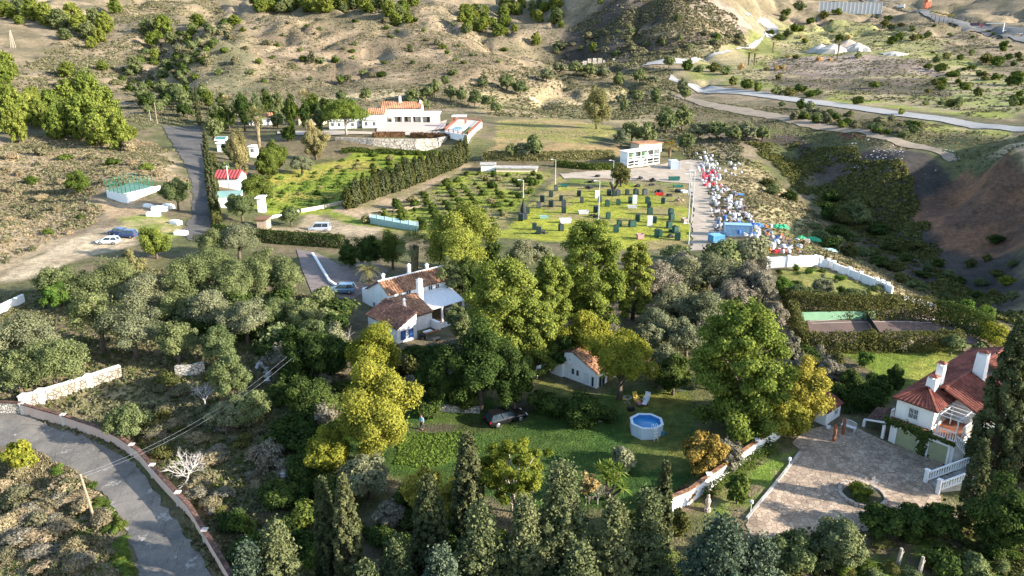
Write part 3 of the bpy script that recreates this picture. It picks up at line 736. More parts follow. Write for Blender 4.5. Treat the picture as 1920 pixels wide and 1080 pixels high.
def TG(name, kind, leaf, items, label, cat, group, **kw):
    for i, it in enumerate(items):
        px, top, base, w = it[:4]; lf = leaf[i % len(leaf)] if isinstance(leaf, tuple) else leaf
        T(name, kind, lf, px, top, base, w, label, cat, group, seed=430 + i, **kw)
def T(name, kind, leaf, px, top, base, wpx, label, cat='tree', group=None, **kw):
    p, w, h = size_from(px, top, base, wpx)
    w *= {'cypress': 1.05, 'conifer': 1.0, 'umbrella': 1.0}.get(kind, .93)
    return tree_at(name, kind, leaf, p, w, h, label, cat, group, **kw)

# ---- foreground row of cypresses and conifers
T('cypress_tree', 'cypress', 'cypress', 612, 900, 1110, 50, 'slim pointed cypress, left one of the twin cypresses at the bottom edge', seed=1, leafsize=.26, ncards=9000)
T('cypress_tree', 'cypress', 'cypress', 652, 897, 1130, 58, 'slim pointed cypress, right one of the twin cypresses at the bottom edge', seed=2, leafsize=.26, ncards=9000)
T('cypress_tree', 'cypress', 'cypress', 806, 893, 1095, 76, 'broad dark cypress between the twin cypresses and the tallest foreground cypress', seed=3, leafsize=.27, ncards=10000)
T('cypress_tree', 'cypress', 'cypress', 878, 811, 1010, 66, 'tallest dark cypress rising before the shaded lawn, left of the feathery yellow tree', seed=4, leafsize=.27, ncards=11000)
T('cypress_tree', 'cypress', 'cypress', 1243, 867, 1030, 40, 'slim cypress standing at the lower end of the white garden wall', seed=5, leafsize=.25, ncards=8000)
CON = [(525, 970, 1160, 110, 'pale', 'wide pale green conifer left of and below the twin cypresses'), (745, 1000, 1150, 90, 'pale', 'pale conifer between the twin cypresses and the broad dark cypress'),
       (905, 935, 1160, 130, 'pale', 'pale conifer directly below the tallest dark cypress'), (1052, 858, 1130, 150, 'pale', 'largest pale green conifer with a sharp top at the bottom centre'),
       (985, 930, 1160, 110, 'pale', 'narrow pale conifer left of the largest pale conifer'), (1150, 935, 1150, 120, 'pale', 'pale green conifer right of the largest pale conifer'),
       (1212, 912, 1130, 110, 'pale', 'pale green conifer just left of the slim cypress by the white wall'), (1350, 948, 1190, 200, 'blue', 'wide bluish green conifer below the lower end of the white garden wall'),
       (470, 1010, 1180, 110, 'blue', 'dark bluish conifer low beside the wall of the bending road'), (1420, 1000, 1190, 120, 'blue', 'bluish conifer at the bottom edge beside the paved driveway'),
       (690, 1050, 1200, 90, 'pale', 'pale conifer top at the bottom edge under the twin cypresses'), (1085, 1010, 1200, 130, 'pale', 'pale conifer top cut by the bottom edge near the middle'), (830, 1020, 1200, 120, 'blue', 'shaded conifer top at the bottom edge below the broad dark cypress')]
for i, (px, top, base, w, col, lab) in enumerate(CON):
    T('conifer', 'conifer', col + '_conifer', px, top, base, w * 1.3, lab, seed=20 + i, leafsize=.26, ncards=11500)
T('olive_tree', 'olive', 'grey', 1140, 1005, 1130, 130, 'silvery olive crown at the bottom edge right of centre', seed=41)
T('bare_shrub', 'bush', 'mauve', 730, 925, 985, 66, 'leafless purplish grey shrub between the twin cypresses and the yellow shrubs', 'shrub', seed=42)
T('olive_tree', 'olive', 'grey', 690, 838, 935, 115, 'grey green olive just below the tall bright yellow tree', seed=43)
T('yellow_tree', 'round', 'yellow', 700, 650, 868, 186, 'tall bright yellow tree in front of the white house', seed=44, ncards=15000, leafsize=.27)
T('acacia_tree', 'round', 'yellow_green', 702, 592, 740, 122, 'greenish yellow tree standing behind the tall bright yellow tree, before the tiled roof', seed=45, ncards=9000, leafsize=.26)
T('yellow_tree', 'round', 'yellow_green', 615, 785, 890, 110, 'low yellow green tree at the left foot of the tall bright yellow tree', seed=46)
T('yellow_tree', 'autumn', 'yellow', 795, 865, 960, 120, 'low golden shrub tree left of the tallest dark cypress', seed=47)
T('yellow_tree', 'autumn', 'yellow', 845, 890, 985, 90, 'golden shrub tree directly behind the broad dark cypress', seed=48)
T('feathery_tree', 'feather', 'yellow_green', 968, 800, 985, 165, 'sparse feathery yellow green tree with visible limbs on the lower lawn', seed=49, ncards=5200, leafsize=.25, bark=PALE_BARK)
T('orange_shrub', 'feather', 'orange', 1105, 882, 945, 48, 'small orange leaved shrub with bare stems left of the clump of yuccas', 'shrub', seed=50, ncards=1100)
T('grey_shrub', 'bush', 'grey', 1168, 826, 885, 58, 'small grey leafed bush on the shaded lawn below the round pool', 'shrub', seed=51)
T('autumn_tree', 'autumn', 'autumn', 1322, 798, 892, 100, 'orange and yellow autumn tree beside the white garden wall', seed=52)
T('autumn_tree', 'autumn', 'mauve', 1365, 815, 885, 70, 'reddish half bare tree leaning over the white garden wall', seed=53)
T('pine_tree', 'pine', 'pine', 1392, 560, 812, 190, 'largest pine, standing between the round pool and the yellow trees by the well house', seed=54, ncards=17000, leafsize=.36)
T('yellow_tree', 'round', 'yellow', 1512, 662, 797, 104, 'round golden tree behind the small red roofed well house', seed=55)
T('yellow_tree', 'round', 'yellow', 1474, 738, 818, 108, 'lower golden tree at the upper end of the white garden wall', seed=56)
T('shade_tree', 'spread', 'yellow_green', 1164, 612, 748, 142, 'spreading yellow green tree leaning over the small guest house', seed=57, ncards=9000, leafsize=.27)
T('pine_tree', 'pine', 'pine', 945, 478, 690, 168, 'broad bright pine right of the big white house', seed=58, ncards=14000, leafsize=.34)
T('pine_tree', 'pine', 'pine', 1030, 476, 640, 92, 'narrower pine between the broad bright pine and the dark topped pine', seed=59, leafsize=.33)
T('pine_tree', 'pine', 'pine', 1105, 407, 610, 142, 'tall dark topped pine at the near edge of the field of crates', seed=60, ncards=12000, leafsize=.34)
T('pine_tree', 'pine', 'pine', 1190, 452, 600, 74, 'slender pine just right of the tall dark topped pine', seed=61, leafsize=.32)
T('pine_tree', 'round', 'yellow_green', 1100, 572, 690, 112, 'soft yellowish tree directly behind the small guest house', seed=62)
T('pine_tree', 'round', 'pine', 862, 360, 530, 168, 'large round yellow green pine between the orchard and the big white house', seed=63, ncards=14000, leafsize=.36)
T('pine_tree', 'pine', 'pine', 1010, 560, 700, 90, 'low pine behind the clothes line of the guest house', seed=64)
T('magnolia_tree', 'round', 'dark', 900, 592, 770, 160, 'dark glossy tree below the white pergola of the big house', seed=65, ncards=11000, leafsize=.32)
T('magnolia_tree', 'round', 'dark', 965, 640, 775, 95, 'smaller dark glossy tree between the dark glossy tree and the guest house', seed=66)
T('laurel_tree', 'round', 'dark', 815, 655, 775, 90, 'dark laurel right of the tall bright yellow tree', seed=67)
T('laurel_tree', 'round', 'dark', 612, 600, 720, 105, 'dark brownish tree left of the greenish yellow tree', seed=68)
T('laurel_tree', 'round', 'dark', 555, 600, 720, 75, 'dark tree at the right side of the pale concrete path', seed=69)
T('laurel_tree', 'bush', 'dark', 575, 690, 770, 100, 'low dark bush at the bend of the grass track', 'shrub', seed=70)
for i, (px, top, base, w, lf, lab) in enumerate([(1012, 722, 768, 60, 'dark', 'dark bush above the black car'), (1040, 722, 785, 70, 'dark', 'dark bush between the black car and the large bush before the guest house'), (1092, 725, 800, 90, 'dark', 'largest dark bush before the guest house'),
        (1135, 752, 790, 55, 'dark', 'low dark bush at the right end of the row before the guest house'), (870, 715, 762, 80, 'dark', 'dark bush on the bank behind the strip of lawn'), (800, 730, 780, 60, 'dark', 'dark bush beside the tall bright yellow tree, at its right foot')]):
    T('bush', 'bush', lf, px, top, base, w, lab, 'bush', seed=71 + i)
for i, (px, top, base, w, lab) in enumerate([(625, 870, 950, 100, 'dark shaded bush left of the silvery olive below the yellow tree'), (570, 840, 900, 90, 'dark bush on the shaded slope right of the bare white tree'), (530, 890, 950, 80, 'dark bush in the shaded hollow above the twin cypresses'), (650, 960, 1010, 80, 'dark bush behind the twin cypresses'), (760, 900, 960, 70, 'dark bush between the silvery olive and the golden shrubs')]):
    T('bush', 'bush', 'dark', px, top, base, w, lab, 'bush', seed=80 + i)

# ---- the olive grove left of the house
OL = [(50, 565, 680, 100, 'olive at the left edge under the white wall end'), (30, 640, 735, 90, 'lowest olive at the left edge above the stone wall'), (95, 610, 728, 105, 'bushy olive just above the long white stone wall'), (180, 515, 655, 105, 'left half of the pair of big olives above the stone wall'),
      (245, 540, 665, 110, 'right half of the pair of big olives above the stone wall'), (330, 592, 680, 68, 'olive directly above the short stone terrace wall'), (432, 650, 760, 72, 'tall olive below the short stone terrace wall'), (470, 720, 790, 70, 'olive right below the pale concrete path'),
      (420, 740, 810, 60, 'olive left of the two overhead wires'), (105, 492, 565, 78, 'darker olive below the dirt parking'), (160, 505, 560, 60, 'small olive beside the dirt parking edge'), (220, 470, 560, 100, 'olive just below the white hatchback'), (270, 500, 590, 80, 'olive in the middle of the grove above the big pair'),
      (350, 470, 575, 85, 'olive below the foot of the dark farm road'), (400, 450, 540, 85, 'olive right of the foot of the dark farm road'), (330, 540, 610, 70, 'shaded olive in the heart of the grove'), (390, 530, 620, 85, 'shaded olive above the short terrace wall'), (440, 480, 570, 90, 'olive left of the clipped hedge'),
      (490, 460, 560, 80, 'olive under the row of clipped conifers'), (535, 475, 560, 70, 'olive left of the paved forecourt'), (460, 550, 640, 85, 'olive in the dark gap above the concrete path'), (515, 550, 620, 70, 'olive just above the concrete path'), (570, 555, 625, 75, 'olive between the forecourt and the concrete path'),
      (410, 600, 680, 70, 'dark olive right of the short terrace wall'), (445, 412, 480, 75, 'olive in front of the green roofed shed'), (400, 420, 480, 60, 'small olive at the mouth of the farm road'), (590, 590, 660, 60, 'olive below the parked blue estate car'), (235, 745, 822, 72, 'round grey bush olive behind the pink wall'), (625, 600, 690, 60, 'thin olive beside the white house corner')]
for i, (px, top, base, w, lab) in enumerate(OL):
    T('olive_tree', 'olive', 'olive' if i % 4 else 'grey', px, top, base + 6, w * 1.25, lab, seed=100 + i, leafsize=.27, group='olive trees in the grove left of the big house', ncards=4200, share=None)
T('pine_tree', 'round', 'pine', 290, 418, 485, 70, 'bright yellow green pine right of the blue parked cars', seed=140)
T('autumn_tree', 'autumn', 'euca', 245, 458, 540, 65, 'tan half dry tree below the parked cars', seed=141)
T('laurel_tree', 'round', 'bright', 105, 520, 580, 60, 'deep green tree among the grey olives at the left', seed=142)
# ---- grey olives right of the pines
GO = [(1235, 480, 570, 85, 'left'), (1290, 470, 560, 90, ''), (1345, 465, 560, 95, ''), (1400, 480, 570, 90, ''), (1265, 520, 610, 90, ''), (1320, 530, 620, 95, ''), (1375, 515, 590, 80, ''), (1235, 570, 650, 85, ''), (1290, 590, 670, 85, ''), (1430, 500, 580, 60, ''), (1215, 600, 670, 60, ''), (980, 440, 520, 60, ''), (1150, 600, 660, 70, ''), (1010, 450, 500, 50, ''), (1250, 640, 700, 70, '')]
for i, (px, top, base, w, _) in enumerate(GO):
    T('olive_tree', 'olive', 'grey' if i % 3 else 'mauve', px, top, base + 4, w * 1.1, 'silvery grey olive in the dense thicket between the tall pines and the tennis court', seed=150 + i, group='silvery olives in the thicket right of the pines', leafsize=.28, ncards=3800)
T('laurel_tree', 'round', 'dark', 1265, 650, 740, 85, 'dark bush tree behind the aluminium ladder', seed=170)
T('laurel_tree', 'round', 'dark', 1330, 640, 730, 70, 'dark tree at the left side of the largest pine', seed=171)
T('citrus_tree', 'round', 'bright', 1255, 672, 722, 60, 'small lit green tree right of the spreading tree', seed=172)

# ---- right garden
T('cypress_tree', 'cypress', 'cypress', 1886, 598, 915, 88, 'huge dark cypress standing at the right edge beside the tiled villa', seed=180, leafsize=.30, ncards=15000)
T('cypress_tree', 'cypress', 'cypress', 1925, 700, 900, 60, 'cypress cut by the right edge beside the huge dark cypress', seed=181, leafsize=.28)
T('cypress_tree', 'cypress', 'cypress', 1830, 824, 985, 46, 'small slim cypress beside the white balustrade stair', seed=182, leafsize=.25)
T('laurel_tree', 'round', 'dark', 1890, 885, 1050, 130, 'dark dense tree in the lower right corner', seed=183)
T('laurel_tree', 'round', 'pale_conifer', 1570, 962, 1065, 120, 'grey green leafy tree at the lower edge of the paved driveway', seed=184, ncards=6000)
T('laurel_tree', 'round', 'olive', 1490, 985, 1070, 105, 'grey green leafy tree left of the one at the edge of the driveway', seed=185, ncards=6000)
for i, (px, w, lab) in enumerate([(1650, 90, 'left'), (1705, 90, 'middle'), (1765, 95, 'right')]):
    T('laurel_tree', 'round', 'dark', px, 935, 1005, w, lab + ' one of the three dark clipped trees below the stone planter', seed=186 + i)
T('bush', 'bush', 'dark', 1765, 1015, 1070, 75, 'round shaded bush on the lawn at the bottom right', 'bush', seed=190)
T('bush', 'bush', 'olive', 1830, 1030, 1080, 60, 'greyer bush right of the round shaded bush at the bottom right', 'bush', seed=191)
T('bush', 'bush', 'citrus', 1580, 1040, 1075, 40, 'small green bush below the grey green leafy trees', 'bush', seed=192)
T('citrus_tree', 'round', 'citrus', 1385, 880, 945, 50, 'leafy young tree on the lawn strip beside the white wall', seed=193)
T('bush', 'bush', 'reddish', 1285, 905, 935, 40, 'reddish low bush against the white wall', 'bush', seed=194)
T('bush', 'bush', 'hedge', 1278, 945, 1000, 46, 'clipped shrub at the lower end of the white wall', 'bush', seed=195)
for i, (px, top, base, w, lf, lab, nm) in enumerate([(1500, 655, 740, 55, 'mauve', 'leafless mauve tree between the pine and the court hedge', 'bare_tree'), (1555, 665, 730, 60, 'mauve', 'leafless mauve tree beside the round clipped bush', 'bare_tree'), (1625, 648, 690, 34, 'bright', 'small clipped ball tree on the sunlit lawn', 'ball_tree'), (1632, 612, 655, 44, 'hedge', 'dark conical shrub before the court hedge', 'shrub'),
        (1692, 620, 655, 50, 'mauve', 'leafless pale bush before the court hedge', 'bare_bush'), (1786, 620, 668, 46, 'olive', 'grey olive on the lawn beside the tiled villa', 'olive_tree'), (1838, 640, 668, 34, 'olive', 'small grey olive behind the tiled villa', 'olive_tree'), (1595, 680, 745, 60, 'dark', 'dark shrub at the left of the garden steps', 'shrub'), (1650, 690, 740, 60, 'dark', 'dark shrub above the garden steps', 'shrub'), (1680, 670, 735, 36, 'dark', 'slim dark tree beside the garden steps', 'shrub'),
        (1620, 710, 760, 90, 'dark', 'broad dark shrub over the garden pond', 'shrub'), (1560, 700, 750, 60, 'dark', 'dark shrub left of the garden pond', 'shrub'), (1870, 600, 650, 60, 'yellow_green', 'yellowish shrub behind the villa roof', 'shrub'), (1850, 565, 600, 40, 'bright', 'bright leafy shrub on the slope right of the court', 'shrub'), (1815, 555, 590, 36, 'bright', 'bright leafy shrub left of its twin on the slope right of the court', 'shrub'),
        (1500, 525, 575, 50, 'olive', 'olive left in the terraced garden behind the court', 'olive_tree'), (1545, 515, 560, 50, 'grey', 'pale olive under the white zigzag wall', 'olive_tree'), (1600, 535, 572, 50, 'olive', 'olive in the middle of the terraced garden behind the court', 'olive_tree'), (1657, 545, 580, 42, 'olive', 'dark olive right in the terraced garden behind the court', 'olive_tree'), (1470, 505, 560, 44, 'bright', 'leafy green shrub in the corner of the terraced garden', 'shrub'), (1572, 548, 575, 30, 'grey', 'silvery small shrub between two olives behind the court', 'shrub'),
        (1455, 560, 640, 50, 'mauve', 'bare grey tree behind the largest pine', 'bare_tree'), (1480, 620, 690, 50, 'mauve', 'bare grey tree at the corner of the court hedge', 'bare_tree')]):
    T(nm, 'olive' if 'tree' in nm and 'ball' not in nm else 'bush', lf, px, top, base, w, lab, 'tree' if 'tree' in nm else 'shrub', seed=200 + i, leafsize=.24)

# ---- trees of the middle distance
T('umbrella_pine', 'umbrella', 'pine', 647, 184, 253, 90, 'flat topped umbrella pine before the farmhouse', seed=230, ncards=5000, leafsize=.55, bark=PALE_BARK)
T('eucalyptus_tree', 'euca', 'euca', 1120, 162, 242, 66, 'tall tan eucalyptus at the right end of the ploughed field', seed=231, ncards=4000, leafsize=.7)
T('eucalyptus_tree', 'euca', 'euca', 447, 232, 335, 48, 'tan weeping tree left of the big fan palm', seed=232, ncards=4000, leafsize=.45)
T('cypress_tree', 'cypress', 'cypress', 393, 248, 408, 20, 'ragged narrow cypress beside the dark farm road', seed=233, leafsize=.35, ncards=5000)
T('cypress_tree', 'cypress', 'cypress', 370, 165, 235, 11, 'thin cypress at the top of the dark farm road', seed=234, leafsize=.45, ncards=1500)
T('olive_tree', 'olive', 'olive', 452, 358, 418, 64, 'round olive in front of the green roofed shed', seed=235, leafsize=.35)
T('olive_tree', 'olive', 'olive', 545, 385, 425, 46, 'olive left of the white van', seed=236, leafsize=.35)
T('olive_tree', 'olive', 'olive', 330, 330, 395, 62, 'olive overhanging the white padel court wall', seed=237, leafsize=.35)
T('carob_tree', 'round', 'citrus', 145, 318, 362, 52, 'round green shrub tree on the dry slope above the parked cars', seed=238, leafsize=.4)
T('round_tree', 'round', 'hedge', 1165, 305, 350, 46, 'round clipped tree at the top of the field of crates', seed=239, leafsize=.4, ncards=2600)
T('citrus_tree', 'round', 'citrus', 512, 262, 322, 58, 'dark green tree below the big fan palm', seed=240, leafsize=.45)
T('citrus_tree', 'round', 'citrus', 480, 320, 385, 70, 'bright green tree beside the red roofed shed', seed=241, leafsize=.45)
T('olive_tree', 'olive', 'grey', 565, 290, 328, 52, 'grey olive at the corner of the upper orchard', seed=242, leafsize=.45)
T('autumn_tree', 'autumn', 'euca', 590, 230, 300, 62, 'tan and orange tree before the farmhouse terrace wall', seed=243, leafsize=.5)
T('citrus_tree', 'round', 'citrus', 500, 280, 335, 50, 'dark tree beside the tan weeping tree', seed=244, leafsize=.45)
MID = [(420, 200, 245, 40), (400, 215, 262, 40), (470, 195, 235, 40), (455, 180, 225, 34), (520, 210, 240, 36), (545, 185, 225, 40), (595, 190, 228, 44), (620, 185, 215, 36), (500, 165, 215, 30), (540, 235, 265, 34), (420, 300, 340, 36), (430, 262, 300, 30)] + [(390 + 13 * k, 165 + (k * 29) % 48, 205 + (k * 29) % 52, 26 + (k * 7) % 14) for k in range(18)]
for i, (px, top, base, w) in enumerate(MID):
    T('garden_tree', 'round', ('citrus', 'olive', 'dark')[i % 3], px, top, base, w, 'leafy garden tree in the dense planting left of the farmhouse', seed=245 + i, group='garden trees left of the farmhouse', ncards=1600, leafsize=.6)
VT = [(1000, 255, 300, 40), (960, 270, 300, 30), (985, 262, 300, 34), (1185, 225, 270, 44), (1210, 230, 275, 40), (1165, 245, 275, 34), (1250, 205, 250, 44), (1280, 200, 245, 44), (1310, 225, 262, 40), (1345, 225, 262, 44), (1375, 235, 268, 36), (1400, 230, 265, 40), (1430, 238, 265, 30), (1285, 250, 285, 36), (1165, 175, 200, 22), (1195, 168, 195, 24), (1230, 165, 190, 20), (1280, 148, 178, 22), (1285, 165, 188, 24), (1230, 178, 198, 22), (1050, 115, 140, 30), (1080, 115, 142, 34), (1105, 120, 145, 34), (1130, 125, 150, 30), (1160, 138, 165, 26), (1200, 130, 158, 28), (1225, 140, 160, 22), (1255, 105, 128, 24), (1170, 185, 215, 18), (1025, 130, 155, 26)]
for i, (px, top, base, w) in enumerate(VT):
    T('wild_olive', 'olive', ('olive', 'olive', 'grey')[i % 3], px, top, base, w * 1.15, 'grey green wild olive on the valley floor between the ploughed field and the quarry hill', seed=260 + i % 6, group='wild olives on the valley floor', ncards=1500, leafsize=.75, share=(9, 8, 5))
VV = [(640, 170, 195, 20), (685, 165, 190, 22), (775, 165, 190, 30), (800, 160, 188, 26), (815, 150, 182, 26), (845, 162, 190, 24), (865, 165, 195, 22), (890, 170, 200, 26), (915, 175, 205, 28), (930, 190, 215, 24), (770, 180, 205, 30), (795, 185, 208, 24), (905, 150, 165, 22), (950, 140, 170, 30), (975, 150, 180, 30), (835, 140, 165, 16)]
for i, (px, top, base, w) in enumerate(VV):
    T('wild_olive', 'olive', 'olive', px, top, base, w * 1.2, 'round grey olive at the foot of the dry hill behind the farmhouse', seed=260 + i % 6, group='olives at the foot of the dry hill', ncards=1500, leafsize=.75, share=(9, 8, 5))

# ---- pines on the wooded ridge at the left and on the hills
RP = [(20, 165, 250, 60), (55, 175, 235, 50), (95, 170, 225, 46), (130, 150, 210, 55), (165, 140, 215, 55), (195, 165, 235, 60), (150, 180, 262, 80), (100, 205, 262, 40), (205, 200, 265, 60), (222, 215, 282, 50), (115, 220, 258, 36), (75, 190, 240, 40), (10, 100, 150, 40), (-8, 110, 165, 60), (30, 200, 268, 36), (180, 215, 275, 60), (240, 235, 262, 36), (60, 165, 200, 40), (170, 170, 240, 50), (130, 190, 245, 45)]
for i, (px, top, base, w) in enumerate(RP):
    T('pine_tree', 'pine', 'pine', px, top, base, w * 1.0, 'bushy yellow green pine in the wood on the ridge at the left', seed=300 + i % 5, group='pines of the wood on the left ridge', ncards=2600, leafsize=.62, share=(10, 10, 5))
HP = [(10, 5, 35, 30), (35, 0, 32, 30), (60, 2, 40, 34), (85, 8, 48, 32), (110, 20, 55, 34), (135, 10, 50, 36), (150, 28, 62, 34), (175, 20, 60, 34), (195, 25, 62, 30), (95, 30, 50, 26), (165, 45, 72, 30), (185, 55, 80, 26), (215, 0, 25, 26), (275, 38, 68, 26), (305, 32, 75, 34), (285, 62, 88, 24), (320, 62, 84, 22), (370, 28, 48, 26), (440, 30, 48, 22), (252, 108, 138, 28), (170, 70, 90, 20), (35, 30, 46, 20), (120, 55, 75, 24), (192, 115, 132, 22), (125, 118, 145, 30), (160, 128, 165, 40), (290, 92, 115, 18)]
for i, (px, top, base, w) in enumerate(HP):
    T('pine_tree', 'pine', ('pine', 'olive', 'pine')[i % 3], px, top, base, w * 1.15, 'yellow green pine scattered on the far hillside at the upper left', seed=300 + i % 5, group='pines on the upper left hillside', ncards=2600, leafsize=.62, share=(10, 10, 5))
FP = []
for k in range(70):
    FP.append((470 + 255 * random.random(), 3 + 22 * random.random(), 14 + 12 * random.random()))
FP += [(730, 32, 24), (745, 38, 28), (755, 30, 24), (742, 50, 22), (765, 44, 20), (725, 20, 26), (775, 12, 22)]
for k in range(26): FP.append((865 + 85 * random.random(), 18 + 50 * random.random(), 13 + 9 * random.random()))
for k in range(22): FP.append((940 + 110 * random.random(), 5 + 40 * random.random(), 13 + 8 * random.random()))
FP += [(935, 68, 22), (945, 40, 24), (900, 30, 22), (1052, 52, 12), (1125, 8, 10), (1112, 98, 14), (1270, 40, 12), (1345, 75, 9), (1005, 85, 18), (965, 60, 14)]
for i, (px, base, w) in enumerate(FP):
    hb = w * random.uniform(.9, 1.2)
    T('pine_tree', 'pine', ('pine', 'olive')[i % 4 == 3], px, base - hb, base, w * 1.2, 'rounded pine of the woods behind the dry hill and along the quarry valley', seed=300 + i % 5, group='pines behind the dry hill', ncards=2600, leafsize=.62, share=(10, 10, 5), parts=False)

# ---- shaded understorey and verge shrubs of the foreground
ru = random.Random(21)
def inside(n, poly, wr, k=.8):
    out = []; P = np.array(poly, float)
    while len(out) < n:
        px, py = ru.uniform(P[:, 0].min(), P[:, 0].max()), ru.uniform(P[:, 1].min(), P[:, 1].max())
        if in_poly(np.array([px]), np.array([py]), poly)[0]: w = ru.uniform(*wr); out.append((px, py - w * k, py, w))
    return out
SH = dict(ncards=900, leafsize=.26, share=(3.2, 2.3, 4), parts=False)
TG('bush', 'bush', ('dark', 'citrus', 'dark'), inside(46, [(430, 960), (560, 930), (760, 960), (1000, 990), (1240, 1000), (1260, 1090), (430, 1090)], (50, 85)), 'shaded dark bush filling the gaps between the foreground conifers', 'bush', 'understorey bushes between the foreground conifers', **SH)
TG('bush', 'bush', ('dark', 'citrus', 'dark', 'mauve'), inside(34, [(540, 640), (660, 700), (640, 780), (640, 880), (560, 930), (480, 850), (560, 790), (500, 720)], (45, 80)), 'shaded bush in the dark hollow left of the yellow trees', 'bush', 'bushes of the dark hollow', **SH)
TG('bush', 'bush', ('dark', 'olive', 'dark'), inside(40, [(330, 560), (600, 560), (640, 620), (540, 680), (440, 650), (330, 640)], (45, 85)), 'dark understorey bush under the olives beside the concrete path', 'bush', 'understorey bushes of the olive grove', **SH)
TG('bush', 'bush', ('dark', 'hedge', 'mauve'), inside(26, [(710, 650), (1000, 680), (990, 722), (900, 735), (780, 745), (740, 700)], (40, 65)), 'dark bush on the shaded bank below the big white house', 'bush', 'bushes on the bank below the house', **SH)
TG('bush', 'bush', ('mauve', 'olive', 'grey'), inside(36, [(1200, 480), (1440, 470), (1450, 540), (1300, 660), (1210, 640), (1190, 560)], (55, 85)), 'grey twiggy bush in the thicket between the tall pines and the tennis court', 'bush', 'bushes of the grey thicket', **SH)
TG('bramble', 'bush', ('mauve', 'dry', 'scrub', 'hedge'), inside(44, [(240, 730), (420, 700), (520, 780), (560, 860), (480, 960), (400, 990), (330, 890), (270, 830)], (26, 62), .6), 'tangled bramble on the rough slope inside the pink wall', 'bush', 'brambles inside the pink wall', **SH)
TG('verge_shrub', 'bush', ('dry', 'mauve', 'dry', 'scrub'), inside(42, [(-20, 880), (80, 880), (150, 920), (190, 975), (200, 1040), (150, 1085), (-20, 1085)], (34, 70), .6), 'dry tan shrub on the rough ground inside the road bend', 'shrub', 'dry shrubs inside the road bend', **SH)
TG('weed', 'bush', ('bright', 'citrus'), inside(44, [(80, 868), (150, 900), (195, 935), (228, 990), (250, 1085), (225, 1085), (205, 1000), (170, 950), (80, 885)], (20, 34), .5), 'low green weed clump on the edge of the bending road', 'plant', 'green weeds along the road edge', **SH)
T('acacia_tree', 'round', 'yellow_green', 35, 818, 885, 70, 'sunlit yellow green tree on the inside of the road bend', seed=520)
TG('bush', 'bush', ('citrus', 'olive', 'hedge'), inside(30, [(1440, 1010), (1900, 1010), (1930, 1085), (1440, 1085)], (30, 56), .6), 'low garden bush on the shaded lawn at the bottom right', 'bush', 'garden bushes at the bottom right', **SH)
TG('garden_shrub', 'bush', ('citrus', 'olive', 'bright', 'grey'), inside(34, [(1450, 508), (1530, 500), (1660, 548), (1690, 580), (1480, 556)], (12, 26), .7), 'small garden shrub in the terraced garden behind the tennis court', 'shrub', 'shrubs of the terraced garden', **SH)
TG('bush', 'bush', ('dark', 'mauve', 'hedge'), inside(18, [(1490, 670), (1560, 665), (1600, 760), (1540, 770)], (34, 60), .7), 'dark garden bush between the golden trees and the pond', 'bush', 'bushes beside the garden pond', **SH)
TG('laurel_tree', 'round', ('dark', 'citrus', 'dark', 'olive'), [(690, 430, 500, 70), (735, 425, 505, 70), (655, 450, 500, 50), (845, 480, 560, 70), (880, 470, 560, 60), (905, 520, 600, 60), (920, 440, 510, 50), (865, 560, 640, 60), (1060, 620, 700, 60), (1080, 500, 590, 60)], 'dark leafy tree around the back of the big white house', 'tree', 'leafy trees behind the big house', ncards=3000, leafsize=.3)
# unseen trees, put outside the frame for the shade they throw into it
for i, (x, y, w_, h_) in enumerate([(-6, 37, 8, 10), (-14, 36, 8, 11), (-22, 38, 7, 9), (2, 36, 8, 10)]):
    tree_at('conifer', 'conifer', 'blue_conifer', (x, y, h1(x, y)), w_, h_, 'unseen conifer below the frame, put there for its shade', 'tree', 'unseen shade conifers below the frame', seed=30 + i, leafsize=.36)
for i, (x, y, w_, h_) in enumerate([(57, 58, 8, 12), (62, 66, 9, 13)]):
    tree_at('conifer', 'round', 'dark', (x, y, h1(x, y)), w_, h_, 'unseen dark tree added beyond the right edge to cast shade', 'tree', 'added shade trees beyond the right edge', seed=34 + i, leafsize=.36)

# ------------------------------------------------------------------ shrubs on the hills and the right plateau, low scrub and grass
SB = [(540, 45, 10), (575, 50, 10), (600, 58, 11), (590, 65, 9), (665, 42, 12), (530, 68, 10), (500, 85, 16), (520, 88, 12), (563, 97, 14), (585, 118, 26), (570, 115, 22), (600, 120, 20), (548, 130, 16), (630, 118, 20), (665, 85, 12), (645, 93, 11), (660, 100, 12), (662, 112, 11), (720, 45, 16), (725, 55, 14), (745, 62, 12), (730, 70, 14), (778, 42, 14), (795, 60, 13), (770, 98, 16), (768, 92, 13), (775, 120, 12), (820, 85, 18), (830, 92, 14), (862, 88, 13), (800, 77, 12), (838, 102, 13), (855, 115, 15), (805, 128, 14), (720, 120, 13), (735, 72, 10), (652, 150, 16), (640, 155, 18), (682, 140, 16), (695, 145, 20), (715, 145, 20), (580, 150, 13), (520, 150, 14), (495, 155, 14), (850, 142, 22), (905, 155, 22), (945, 97, 14), (935, 118, 14), (955, 155, 22), (870, 120, 14), (885, 105, 12), (900, 60, 12), (870, 60, 14), (850, 48, 10), (705, 25, 8), (485, 120, 16), (470, 140, 16), (440, 120, 18), (420, 100, 18), (400, 85, 20), (430, 75, 18), (455, 60, 16), (390, 60, 22), (350, 100, 20), (380, 120, 18), (410, 140, 20), (330, 140, 22), (365, 150, 20), (310, 120, 16), (340, 78, 20), (445, 40, 14), (480, 55, 10), (460, 95, 12), (510, 110, 12)]
